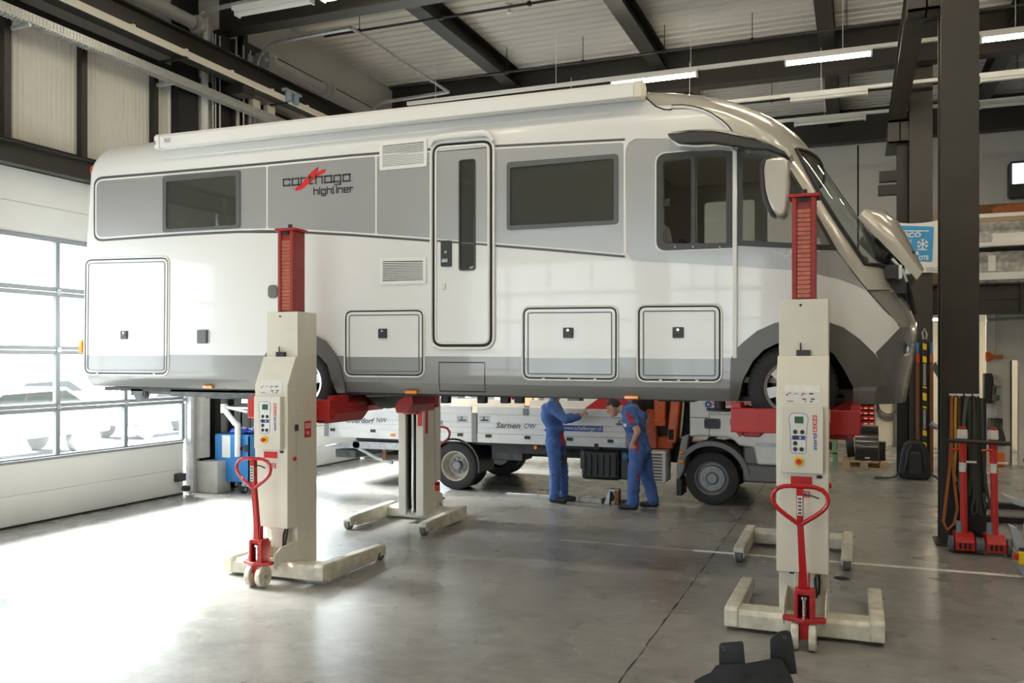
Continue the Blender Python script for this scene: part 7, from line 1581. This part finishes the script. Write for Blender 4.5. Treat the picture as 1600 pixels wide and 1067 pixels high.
# grey machine cut by the right edge
t = thing('wheel_changer', 'grey machine with roller and red-yellow switch cut by the right picture edge', 'machine', (1.72, 9.7, 0))
b = MB(); b.hexa([(1.53, 9.55, 0.22), (1.66, 9.55, 0.22), (1.66, 9.85, 0.22), (1.53, 9.85, 0.22)], [(1.62, 9.55, 1.0), (1.74, 9.55, 1.0), (1.74, 9.85, 1.0), (1.62, 9.85, 1.0)]); b.build('upright', 'machine_blue', t, bevel=0.015)
b = MB(); b.cyl((1.70, 9.35, 0.42), (1.70, 10.0, 0.42), 0.15, n=28); b.build('roller', 'lamp_white', t, bevel=0.01)
b = MB(); b.prism([(1.42, 0.28), (1.36, 0.52), (1.44, 0.48), (1.52, 0.33), (1.50, 0.26)], 'Y', 9.5, 9.62); b.build('guard', 'machine_grey', t, bevel=0.01); b = MB(); b.box(1.44, 2.1, 9.45, 9.95, 0.25, 0.31); b.build('shelf', 'chassis_black', t, bevel=0.01); b = MB(); b.prism([(1.32, 0.80), (1.62, 0.70), (1.62, 0.66), (1.40, 0.72)], 'Y', 9.5, 9.75); b.build('blade', 'machine_grey', t, bevel=0.006)
b = MB(); b.box(1.50, 2.1, 9.5, 10.0, 0.0, 0.10); b.build('foot', 'machine_grey', t, bevel=0.01); b = MB(); b.prism([(1.42, 0.14), (1.48, 0.05), (1.60, 0.05), (1.62, 0.2), (1.5, 0.24)], 'Y', 9.42, 9.55); b.build('switch_arm', 'machine_grey', t, bevel=0.01); b = MB(); b.box(1.42, 1.50, 9.38, 9.44, 0.17, 0.29); b.build('switch_box', 'yellow', t, bevel=0.01); b = MB(); b.cyl((1.42, 9.40, 0.24), (1.385, 9.40, 0.25), 0.035, n=16); b.build('stop_button', 'logo_red', t, bevel=0.006); b = MB(); b.tube([(1.60, 9.6, 1.02), (1.52, 9.55, 1.06), (1.50, 9.55, 1.14), (1.60, 9.58, 1.18), (2.0, 9.6, 1.18)], 0.02, 8); b.build('handle', 'black_plastic', t)
for k, (yy, zz, xx) in enumerate(((12.6, 0.06, 1.5), (13.8, 0.06, 1.6))): b = MB(); b.box(xx, xx + 1.6, yy, yy + 0.14, 0.02, 0.1); tag(b.build('lift_arm_rail', 'steel_black', bevel=0.01), 'low black steel rail on the floor behind the jacks, %s one' % ('nearer', 'farther')[k], 'rail', 'black floor rails')

# ================================================================ BACK RIGHT: POST, STRAPS, BACKPACK
PY = 17.4
def bx(u, Y=PY): return atY(u, 600, Y)[0]
def bz(v, Y=PY, u=1440): return atY(u, v, Y)[1]
for u, m, lab in ((1434, 'strap_brown', 'left brown sling hanging on the mezzanine column'), (1455.5, 'strap_brown', 'right brown sling hanging on the mezzanine column')):
    t = thing('lifting_sling', lab, 'sling', (bx(u), PY, bz(740)), 'brown lifting slings'); b = MB(); b.box(bx(u - 2.8), bx(u + 2.8), PY - 0.02, PY + 0.02, bz(742), bz(552)); b.build('band', m, t, bevel=0.008); b = MB(); b.box(bx(u - 2.2), bx(u + 2.2), PY - 0.025, PY + 0.025, bz(552), bz(535)); b.build('eye', 'sling_blue', t, bevel=0.01)
    b = MB(); b.box(bx(u - 2.6), bx(u + 2.6), PY - 0.023, PY + 0.023, bz(566), bz(553)); b.build('tag', 'bin_red' if u < 1440 else 'strap_orange', t)
t = thing('warning_bar', 'yellow and black striped bar upright on the mezzanine column', 'bar', (bx(1444.5), PY, 0.0)); b = MB(); b.box(bx(1441.3), bx(1447.7), PY - 0.05, PY - 0.02, 0.0, bz(530)); b.build('bar', 'black_plastic', t)
for va, vb in ((536, 547), (556, 567), (603, 607), (613, 626), (634, 638), (671, 681), (690, 700), (722, 733)): b = MB(); b.add([(bx(1441.5), PY - 0.0515, bz(va)), (bx(1441.5), PY - 0.0515, bz(vb - 1.5)), (bx(1447.5), PY - 0.0515, bz(vb)), (bx(1447.5), PY - 0.0515, bz(va + 1.5))], [(0, 1, 2, 3)]); b.build('stripe', 'yellow', t)
for va, vb in ((568, 602), (639, 670)): b = MB(); b.box(bx(1442.2), bx(1446.2), PY - 0.0525, PY - 0.05, bz(vb), bz(va)); b.build('reflector', 'steel_grey', t)
b = MB(); b.tube([(bx(1443), PY - 0.03, bz(530)), (bx(1441), PY - 0.04, bz(520)), (bx(1444), PY - 0.04, bz(513)), (bx(1448), PY - 0.03, bz(522)), (bx(1447), PY - 0.03, bz(530))], 0.016, 8); tag(b.build('shackle', 'galvanised'), 'steel shackle at the top of the striped bar', 'shackle')
t = thing('work_lamp', 'dark flat work lamp on a jointed arm left of the big column', 'lamp', (bx(1468, 15), 15, 0)); b = MB(); L15 = lambda u, v: (atY(u, v, 15)[0], atY(u, v, 15)[1]); b.prism([L15(*p) for p in ((1454, 572), (1462, 565), (1474, 588), (1468, 595))], 'Y', 14.95, 15.02); b.build('head', 'trim_grey', t, bevel=0.01); b = MB(); b.tube([(*L15(1465, 566)[:1], 15, L15(1465, 566)[1]), (L15(1470, 562)[0], 15, L15(1470, 562)[1]), (L15(1476, 570)[0], 15, L15(1476, 570)[1]), (L15(1471, 600)[0], 15, L15(1471, 600)[1]), (L15(1475, 645)[0], 15, L15(1475, 645)[1]), (L15(1477, 700)[0], 15, L15(1477, 700)[1]), (L15(1472, 745)[0], 15, 0.0)], 0.022, 8); b.build('stem', 'machine_grey', t); b = MB(); b.tube([(L15(1454, 661)[0], 15, L15(1454, 661)[1]), (L15(1462, 667)[0], 15, L15(1462, 667)[1]), (L15(1477, 666)[0], 15, L15(1477, 666)[1])], 0.04, 8); b.build('joint', 'steel_grey', t)
t = thing('backpack', 'black backpack standing on the floor by the mezzanine column', 'backpack', (0.98, 16.8, 0)); GX, GY = 0.96, 16.78
b = MB(); b.prism([(GX - 0.25, 0.02), (GX - 0.27, 0.12), (GX - 0.23, 0.45), (GX - 0.18, 0.62), (GX - 0.10, 0.68), (GX + 0.08, 0.68), (GX + 0.16, 0.62), (GX + 0.22, 0.45), (GX + 0.25, 0.12), (GX + 0.22, 0.02)], 'Y', GY - 0.1, GY + 0.15); b.build('bag', 'backpack', t, bevel=0.05, seg=4)
b = MB(); b.prism(roundrect(GX - 0.13, GX + 0.11, 0.10, 0.50, 0.06), 'Y', GY - 0.135, GY - 0.08); b.build('back_pad', 'black_plastic', t, bevel=0.02)
for s in (-1, 1): b = MB(); b.tube([(GX + s * 0.07, GY - 0.1, 0.62), (GX + s * 0.13, GY - 0.15, 0.5), (GX + s * 0.15, GY - 0.14, 0.3), (GX + s * 0.2, GY - 0.1, 0.12)], 0.028, 8, flat=0.5); b.build('shoulder_strap', 'backpack', t)
b = MB(); b.tube([(GX - 0.24, GY - 0.06, 0.14), (GX - 0.32, GY - 0.1, 0.05), (GX - 0.42, GY - 0.12, 0.03), (GX - 0.66, GY - 0.1, 0.015)], 0.035, 8, flat=0.4); b.build('hip_belt', 'backpack', t); b = MB(); b.tube([(GX + 0.24, GY - 0.06, 0.13), (GX + 0.34, GY - 0.1, 0.05), (GX + 0.42, GY - 0.12, 0.02)], 0.035, 8, flat=0.4); b.build('hip_belt', 'backpack', t); b = MB(); b.tube([(GX - 0.05, GY, 0.68), (GX - 0.01, GY, 0.72), (GX + 0.04, GY, 0.68)], 0.012, 6); b.build('grab_loop', 'backpack', t)

# ---- pallet with black mudguard shell
t = thing('pallet', 'wooden pallet on the floor behind the right lift', 'pallet', (0.15, 18.6, 0)); 
for yy in (18.1, 18.5, 18.9): 
    for xx in (-0.25, 0.07, 0.42): b = MB(); b.box(xx, xx + 0.14, yy, yy + 0.12, 0.02, 0.12); b.build('block', 'wood', t, bevel=0.004)
    b = MB(); b.box(-0.25, 0.56, yy, yy + 0.12, 0.0, 0.02); b.build('runner', 'wood', t)
for k in range(5): b = MB(); xx = -0.25 + k * 0.17; b.box(xx, xx + 0.13, 18.1, 19.02, 0.12, 0.145); b.build('plank', 'wood', t, bevel=0.003)
t = thing('mudguard_shell', 'glossy black truck mudguard shell resting on the pallet', 'car part', (0.1, 18.5, 0.145)); mat('gloss_black', (0.012, 0.012, 0.013), 0.25, coat=0.4)
b = MB(); pts = [(18.22 + 0.42 * (1 - math.cos(R(a))), 0.152 + 0.55 * math.sin(R(a)) + 0.1 * (a > 0)) for a in range(0, 125, 8)]; pts = [(18.20, 0.152)] + pts; k = len(pts)
XA, XB = atY(1336, 690, 18.3)[0], atY(1373, 690, 18.3)[0]
inn = [(p[0] + 0.02, p[1] - 0.015 if i > 1 else p[1]) for i, p in enumerate(pts)]
b.prism(pts + inn[::-1], 'X', XA, XB); b.build('shell', 'gloss_black', t, bevel=0.004); b = MB(); b.box(lerp(XA, XB, 0.42), lerp(XA, XB, 0.62), 18.19, 18.2, 0.19, 0.215); b.build('label', 'label_paper', t)
b = MB(); b.box(XB + 0.01, XB + 0.12, 18.3, 18.6, 0.15, 0.5); b.prism([(XB + 0.05, 0.42), (XB + 0.13, 0.52), (XB + 0.11, 0.38), (XB + 0.13, 0.36), (XB + 0.04, 0.22)], 'Y', 18.25, 18.3); b.build('bracket', 'black_plastic', t); b = MB(); b.cyl((XA - 0.02, 18.55, 0.40), (XA - 0.16, 18.55, 0.385), 0.22, n=20); b.build('tyre_roll', 'black_rubber', t)
# ---- bench with green legs
t = thing('workbench', 'bench with green steel legs half hidden behind the right lift', 'workbench', (-0.7, 18.9, 0)); 
for xx in (-0.44, -1.5):
    for yy in (18.5, 19.1): b = MB(); b.box(xx, xx + 0.08, yy, yy + 0.08, 0, 0.82); b.build('leg', 'bench_green', t, bevel=0.004)
b = MB(); b.box(-1.6, -0.3, 18.42, 19.25, 0.82, 0.88); b.build('top', 'wood', t, bevel=0.006); b = MB(); b.box(-1.5, -0.36, 18.5, 19.15, 0.22, 0.26); b.build('shelf', 'wood', t, bevel=0.004)
b = MB(); b.box(-1.1, -0.48, 18.6, 18.95, 0.261, 0.52); tag(b.build('carton', 'carton', bevel=0.006), 'brown carton on the lower shelf of the green-legged bench', 'carton')
# ---- small-parts rack: rows of red bins
RY = 22.6; t = thing('bin_rack', 'dark rail panel carrying rows of red bins on the back wall', 'rack', (atY(1340, 645, RY)[0], RY + 0.2, atY(1340, 664, RY)[1])); xa, xb2 = atY(1312, 645, RY)[0], atY(1366.5, 645, RY)[0]; za, zb3 = atY(1340, 664, RY)[1], atY(1340, 624, RY)[1]
b = MB(); b.box(xa, xb2, RY + 0.14, RY + 0.17, za, zb3); b.build('panel', 'steel_black', t); b = MB(); b.box(xb2, xb2 + 0.04, RY + 0.1, RY + 0.2, 0.0, zb3 + 0.1); b.build('upright', 'steel_grey', t)
bin_me = None; nr_, nc_ = 5, 6; cw = (xb2 - xa) / nc_; rh = (zb3 - za) / nr_
for r_ in range(nr_):
    for c_ in range(nc_):
        if bin_me is None:
            b = MB(); b.prism([(-0.13, 0), (0.0, 0), (0.0, rh * 0.72), (-0.06, rh * 0.72), (-0.14, rh * 0.38)], 'X', 0.006, cw - 0.006); b.mi = 1; b.box(cw * 0.22, cw * 0.78, -0.142, -0.138, rh * 0.12, rh * 0.34); bin_me = b.mesh('parts_bin'); bin_me.materials.append(MATS['bin_red']); bin_me.materials.append(MATS['label_paper']); bin_me.polygons.foreach_set('material_index', b.m)
        o = bpy.data.objects.new('parts_bin', bin_me); COL.objects.link(o); o.location = (xa + c_ * cw, RY + 0.138, za + r_ * rh + 0.01); tag(o, 'red parts bin, %s row of the back wall rack, %s from left' % (('bottom', 'second lowest', 'middle', 'second highest', 'top')[r_], ('first', 'second', 'third', 'fourth', 'fifth', 'sixth')[c_]), 'bin', 'red bins on the rack')
# cable coil and door on the back wall
cxw, czw = atY(1388, 632, 23.05); b = MB()
for k in range(4): b.tube([(cxw + (0.22 + 0.015 * k) * math.cos(a), 23.1 + 0.015 * k, czw + (0.24 + 0.02 * k) * math.sin(a) - 0.03 * k) for a in [2 * PI * i / 24 for i in range(24)]], 0.012, 6, closed=True)
b.tube([(cxw, 23.12, czw + 0.2), (cxw, 23.18, czw + 0.35)], 0.012, 6); tag(b.build('cable_coil', 'strap_grey'), 'coiled dark cable hanging on the cream back wall', 'cable')
d0, d1 = atY(1399.5, 650, 23.15)[0], atY(1424, 650, 23.15)[0]; b = MB(); b.box(d0, d1, 23.12, 23.19, 0.0, 2.2); b.mi = 1; b.box(d0 - 0.05, d0, 23.1, 23.2, 0, 2.25); b.box(d1, d1 + 0.05, 23.1, 23.2, 0, 2.25); b.box(d0 - 0.05, d1 + 0.05, 23.1, 23.2, 2.2, 2.27); struct(b.build('door_4', ['door_green', 'trim_grey']), 'grey-green door in the back wall')

# ================================================================ MEZZANINE
MY = 18.05
b = MB(); b.box(0.5, XR - 0.02, MY + 0.1, YB - 0.02, 3.36, 3.5); struct(b.build('trim_71', 'steel_brown'), 'mezzanine deck')
b = MB(); ibeam(b, 'X', 0.55, XR - 0.05, MY - 0.1, MY + 0.12, 2.93, 3.5, 0.03, 0.02); b.box(0.55, XR - 0.05, MY - 0.02, MY - 0.012, 3.2, 3.23)
for xx in (0.95, 1.25, 1.62, 2.75, 3.9): b.box(xx, xx + 0.03, MY - 0.1, MY + 0.1, 2.95, 3.48)
struct(b.build('trim_72', 'steel_dark'), 'dark mezzanine edge beam'); 
b = MB()
for u in (1432, 1453):
    for v in (452, 461, 491, 500): x, z = atY(u, v, MY - 0.1); b.cyl((x, MY - 0.12, z), (x, MY - 0.1, z), 0.035, n=8)
struct(b.build('trim_73', 'steel_grey'), 'bolts of the mezzanine joint')
b = MB(); b.box(0.6, 1.35, MY - 0.12, MY - 0.09, 3.08, 3.36); b.box(0.95, 0.98, MY - 0.125, MY - 0.09, 2.8, 3.5); struct(b.build('trim_74', 'steel_brown'), 'splice plate of the mezzanine beam')
b = MB()
for v, th in ((336, 0.07), (381, 0.07), (431, 0.13)): z = atY(1570, v, MY)[1]; b.box(1.45, XR - 0.1, MY - 0.06, MY + 0.0, z - th / 2, z + th / 2)
for xx in (1.5, 2.86, 4.3): b.box(xx, xx + 0.05, MY - 0.05, MY, 3.5, 4.75)
struct(b.build('trim_75', 'lamp_white'), 'pale guard rail of the mezzanine')
t = thing('banner', 'white banner with blue panel and snowflake on the mezzanine rail', 'banner', (1.15, 17.465, 3.66)); BY = 17.465
def bq(pts, y=BY): return [(atY(u, v, y)[0], y, atY(u, v, y)[1]) for u, v in pts]
x0, z0 = atY(1398, 429, BY); x1, z1 = atY(1478, 343, BY); n_ = 12; vs = []
for r_ in range(2):
    for dy in (0, 0.012):
        for i in range(n_ + 1): tt = i / n_; x = lerp(x0, x1, tt); vs.append((x, BY + dy + 0.015 * math.sin(tt * 9), (z0 + 0.02 * math.sin(tt * PI) if r_ == 0 else z1 - 0.05 * math.sin(tt * PI) + 0.02 * tt)))
q = n_ + 1; fs = []
for i in range(n_): fs += [(i, i + 1, 2 * q + i + 1, 2 * q + i), (q + i, 3 * q + i, 3 * q + i + 1, q + i + 1), (i, q + i, q + i + 1, i + 1), (2 * q + i, 2 * q + i + 1, 3 * q + i + 1, 3 * q + i)]
MB().add(vs, fs).build('cloth', 'banner', t)
pb = roundpoly(bq([(1403, 352), (1459, 354), (1457, 409), (1403, 407)]), 0.0) if False else bq([(1402, 352), (1457.5, 354), (1459, 356), (1456.5, 407), (1454, 409), (1402, 407)], BY - 0.018); b = MB(); b.add(pb, [tuple(range(6))]); b.build('blue_panel', 'banner_blue', t)
def btxt(s, u, v, w, h, bold=0.03): x, z = atY(u, v, BY - 0.02); x2, _ = atY(u + w, v, BY - 0.02); b_ = MB(); add_text(b_, s, (x, BY - 0.021, z), h, x2 - x, 0, bold); b_.build('lettering', 'logo_white', t, smooth=False)
btxt('IVECO', 1403, 371.5, 36, 0.085); btxt('E', 1420, 379, 4.5, 0.05, 0.0); btxt('R', 1431, 398.5, 6, 0.065); btxt('OTE', 1435.5, 406, 15.5, 0.075)
b = MB()
for u_, w_ in ((1405, 8), (1414, 5), (1420, 9), (1430, 14), (1445, 6)): b.add(bq([(u_, 360), (u_ + w_, 360), (u_ + w_, 361.6), (u_, 361.6)], BY - 0.021), [(0, 1, 2, 3)])
b.build('small_print', 'logo_white', t, smooth=False)
b = MB()
for u_, w_, v_ in ((1447, 13, 418), (1462, 9, 417.5), (1447, 24, 422)): b.add(bq([(u_, v_), (u_ + w_, v_), (u_ + w_, v_ + 1.6), (u_, v_ + 1.6)], BY - 0.021), [(0, 1, 2, 3)])
b.build('small_print', 'steel_grey', t, smooth=False)
sx_, sz_ = atY(1441.5, 381.5, BY - 0.02); b = MB()
for k in range(6):
    a = PI * k / 3 + PI / 6; c, s_ = math.cos(a), math.sin(a); p = lambda r, o: (sx_ + c * r - s_ * o, BY - 0.021, sz_ + s_ * r + c * o)
    b.add([p(0, -0.009), p(0.095, -0.009), p(0.095, 0.009), p(0, 0.009)], [(0, 1, 2, 3)])
    for sg in (-1, 1): b.add([p(0.05, 0), p(0.085, sg * 0.035), p(0.095, sg * 0.028), p(0.06, 0)], [(0, 1, 2, 3)])
b.add(bq([(1433, 389), (1449, 389.5), (1449, 391), (1433, 390.5)], BY - 0.021), [(0, 1, 2, 3)]); b.build('snowflake', 'logo_white', t, smooth=False)
# goods on the mezzanine
def lump(name, x0, x1, y0, y1, z0, z1, m, lab, cat, amp=0.04, group=None):
    bm = bmesh.new(); bmesh.ops.create_cube(bm, size=1.0); bmesh.ops.subdivide_edges(bm, edges=bm.edges[:], cuts=6, use_grid_fill=True)
    from mathutils import noise
    for v in bm.verts:
        p = v.co.copy(); p = Vector((lerp(x0, x1, p.x + 0.5), lerp(y0, y1, p.y + 0.5), lerp(z0, z1, p.z + 0.5))); d = noise.noise_vector(p * 5.0); 
        if v.co.z > -0.49: p += Vector((d.x * amp, d.y * amp, d.z * amp * 0.6))
        v.co = p
    me_ = bpy.data.meshes.new(name); bm.to_mesh(me_); bm.free(); me_.materials.append(MATS[m]); return tag(link(name, me_), lab, cat, group)
lump('wrapped_bale', 1.95, 2.85, 18.3, 19.1, 4.22, 4.66, 'film', 'film-wrapped bale on the upper mezzanine rail level', 'bale', 0.03); lump('wrapped_bale', 2.05, 2.95, 18.3, 19.1, 3.505, 4.10, 'film', 'film-wrapped bale with a white tag on the mezzanine deck', 'bale', 0.05)
b = MB(); b.box(1.5, 3.4, 18.25, 19.2, 4.18, 4.2); tag(b.build('shelf_board', 'galvanised'), 'shelf board between the wrapped bales on the mezzanine', 'shelf')
b = MB(); b.box(2.24, 2.36, 18.0, 18.06, 3.72, 4.0); tag(b.build('white_tag', 'label_paper'), 'white card tag in front of the lower wrapped bale', 'tag'); b = MB(); b.box(1.55, 1.88, 18.35, 18.9, 4.2, 4.64); tag(b.build('black_case', 'black_plastic', bevel=0.02), 'black case left of the upper wrapped bale', 'case'); b = MB(); b.box(1.52, 1.97, 18.3, 18.9, 3.505, 4.1); tag(b.build('grey_case', 'machine_grey', bevel=0.02), 'grey case left of the lower wrapped bale', 'case')
lump('white_sheet', 2.3, 2.9, 18.10, 18.2, 4.205, 4.42, 'banner', 'crumpled white sheet before the upper bale', 'sheet', 0.05)
b = MB(); b.box(1.6, 3.4, 18.5, 19.1, 4.69, 4.76); tag(b.build('carton_stack', 'carton', bevel=0.006), 'flat cartons lying on top of the upper wrapped bale', 'carton'); b = MB(); b.box(0.98, 1.5, 18.6, 18.9, 3.5, 4.95); tag(b.build('carton', 'carton', bevel=0.006), 'brown carton behind the banner by the mezzanine column', 'carton')
b = MB(); z = atY(1560, 326, 20)[1]; b.box(1.6, 3.6, 20.0, 20.5, z - 0.12, z + 0.1); b.box(1.7, 1.78, 20.1, 20.2, 3.5, z); b.box(3.4, 3.48, 20.1, 20.2, 3.5, z); tag(b.build('dark_table', 'rust'), 'dark brown table at the back of the mezzanine', 'table'); lump('orange_harness', 2.6, 3.1, 19.6, 19.9, 4.75, 5.15, 'strap_orange', 'orange webbing heap on the mezzanine below the window', 'harness', 0.09)
# bright window with dark rounded frame
wx0, wz0 = atY(1577, 309, 22.9); wx1, wz1 = atY(1640, 247, 22.9); b = MB(); b.prism(roundrect(wx0, wx1, wz0, wz1, 0.08), 'Y', 22.95, 23.19); b.mi = 1; b.box(wx0 + 0.07, wx1 - 0.07, 22.93, 22.949, wz0 + 0.32, wz1 - 0.06); b.mi = 0; b.box(wx0 + 0.05, wx1 - 0.05, 22.9, 22.945, wz0 + 0.02, wz0 + 0.3)
mat('daylight_pane', (0.7, 0.8, 0.9), 0.3, emit=(0.75, 0.88, 1.0), estr=2.2); struct(b.build('window_4', ['chassis_black', 'daylight_pane']), 'bright window with dark frame high on the back wall')

# ================================================================ UNDER THE MEZZANINE
b = MB(); Y = 19.8
def ux(u): return atY(u, 600, Y)[0]
def uz(v): return atY(1570, v, Y)[1]
b.box(ux(1541), ux(1571), Y, Y + 0.1, 0, 3.36); b.box(ux(1571), ux(1592), Y, Y + 0.1, uz(563), 3.36); b.box(ux(1571), ux(1578), Y, Y + 0.1, 0, uz(563)); b.box(ux(1591), ux(1660), Y - 0.06, Y + 0.1, 0, 3.36)
struct(b.build('wall_store', 'wall_white', smooth=False), 'white partition with doorway under the mezzanine')
b = MB(); b.box(ux(1578), ux(1581), Y - 0.02, Y + 0.12, 0, uz(563)); struct(b.build('door_5', 'trim_grey'), 'dark half-open door edge in the white partition')
b = MB(); b.box(ux(1581), ux(1592), Y + 1.2, Y + 1.3, 0, 2.4); struct(b.build('wall_inner', 'wall_cream'), 'cream wall seen through the doorway')
b = MB(); b.box(ux(1583), ux(1589), Y + 1.0, Y + 1.2, 1.55, 1.75); tag(b.build('orange_box', 'orange_plastic', bevel=0.02), 'orange item seen through the narrow doorway', 'box')
b = MB(); fx, fz = ux(1541), uz(557); b.lathe([(0.10, -0.02), (0.10, 0.04), (0.03, 0.13), (0.02, 0.24)], (fx, Y - 0.12, fz), 'X', 20); b.cyl((fx + 0.24, Y - 0.12, fz), (fx + 0.28, Y - 0.12, fz), 0.035, n=12); tag(b.build('funnel', 'orange_plastic'), 'orange funnel hanging on the white partition', 'funnel')
b = MB(); b.box(ux(1535), ux(1548), Y - 0.25, Y - 0.02, uz(630), uz(583)); tag(b.build('wall_cabinet', 'black_plastic', bevel=0.02), 'black box hung on the partition beside the big column', 'box')
lump('hung_jacket', ux(1554), ux(1563), Y - 0.2, Y - 0.02, uz(650), uz(606), 'concrete', 'beige jacket hanging on the white partition', 'jacket', 0.05); lump('hung_bag', ux(1550), ux(1561), Y - 0.2, Y - 0.02, uz(602), uz(586), 'film', 'white and lilac bag hanging above the jacket', 'bag', 0.05)
b = MB(); b.cyl((ux(1551), Y - 0.44, uz(624)), (ux(1551), Y - 0.44, uz(616)), 0.06, n=16); b.box(ux(1548), ux(1553), Y - 0.54, Y - 0.32, uz(625.5), uz(624)); b.box(ux(1546), ux(1548.4), Y - 0.52, Y, uz(625.5), uz(624)); tag(b.build('spray_can', 'strap_teal', bevel=0.006), 'teal tin on the partition shelf', 'tin')
b = MB()
for k in range(7): xx = ux(1545 + k * 3.2); b.tube([(xx, Y - 0.02, uz(655)), (xx - 0.03, Y - 0.2, uz(668)), (xx + 0.02, Y - 0.2, uz(684)), (xx + 0.05, Y - 0.15, uz(695))], 0.03, 7)
tag(b.build('hose_bundle', 'strap_grey'), 'bundle of dark hoses hanging under the jacket', 'hoses'); b = MB(); b.box(ux(1543), ux(1566), Y - 0.35, Y - 0.1, 0.0, uz(706)); tag(b.build('orange_crate', 'orange_plastic', bevel=0.02), 'orange crate behind the right jack lever', 'crate')
b = MB(); b.tube([(ux(1556), Y - 0.05, 3.3), (ux(1556), Y - 0.05, uz(540)), (ux(1552), Y - 0.08, uz(560))], 0.012, 6); b.tube([(ux(1541), Y - 0.1, uz(500)), (ux(1600), Y - 0.1, uz(498))], 0.03, 8); struct(b.build('trim_81', 'machine_grey'), 'conduits on the white partition')

# ================================================================ BACK WALL CLUTTER BEHIND THE TRUCK BED
t = thing('long_workbench', 'long workbench along the back wall behind the truck', 'workbench', (-4.5, 21.6, 0)); b = MB(); b.box(-8.6, -1.4, 21.2, 22.1, 0.82, 0.88); b.build('top', 'wood', t, bevel=0.006)
for xx in (-8.5, -6.8, -5.1, -3.4, -1.8): b = MB(); b.box(xx, xx + 0.08, 21.25, 22.0, 0, 0.82); b.build('leg', 'machine_grey', t)
def backbox(u0, u1, v1, m, nm, lab, Y=21.4, d=0.4, cat='box', bev=0.012, z0=0.881):
    xa_, xb_2 = atY(u0, 630, Y)[0], atY(u1, 630, Y)[0]; zt = atY((u0 + u1) / 2, v1, Y)[1]; b_ = MB(); b_.box(xa_, xb_2, Y, Y + d, z0, max(zt, 0.95)); tag(b_.build(nm, m, bevel=bev), lab, cat)
backbox(702, 716, 600, 'lamp_white', 'white_cabinet', 'white cabinet standing behind the truck, leftmost above its bed', 18.0, z0=0); backbox(718, 732, 622, 'machine_grey', 'grey_machine', 'grey device standing between white cabinets behind the truck', 18.0, z0=0); backbox(735, 762, 618, 'wall_white', 'paper_stack', 'pile of white paper boxes behind the truck bed', 18.0, z0=0); backbox(766, 788, 600, 'lamp_white', 'white_cabinet', 'tall white cabinet on the back bench in the middle'); backbox(790, 800, 615, 'bin_red', 'red_canister', 'red canister on the back bench behind the truck bed'); backbox(803, 812, 605, 'chassis_grey', 'grey_pipe_stack', 'dark grey pipes standing on the back bench'); backbox(815, 832, 610, 'carton', 'carton', 'brown carton on the back bench left of the mechanic'); backbox(834, 842, 620, 'concrete', 'beige_box', 'beige box on the back bench just left of the mechanic'); backbox(886, 905, 622, 'strap_grey', 'dark_crate', 'dark crate on the back bench right of the mechanic'); backbox(1000, 1010, 605, 'lamp_white', 'white_pipe', 'white upright duct behind the right mechanic')
b = MB(); xd, zd = atY(686, 640, 14.0); b.lathe([(0.0, 0.35), (0.12, 0.34), (0.17, 0.25), (0.19, 0.0), (0.0, 0.001)], (xd, 14.2, 0.935), 'Z', 20); tag(b.build('bucket', 'backpack'), 'dark upturned bucket on the truck bed behind the far lift', 'bucket')
# ---------------------------------------------------------------- tidy
for o in LOCAL:
    if '_local' in o: del o['_local']
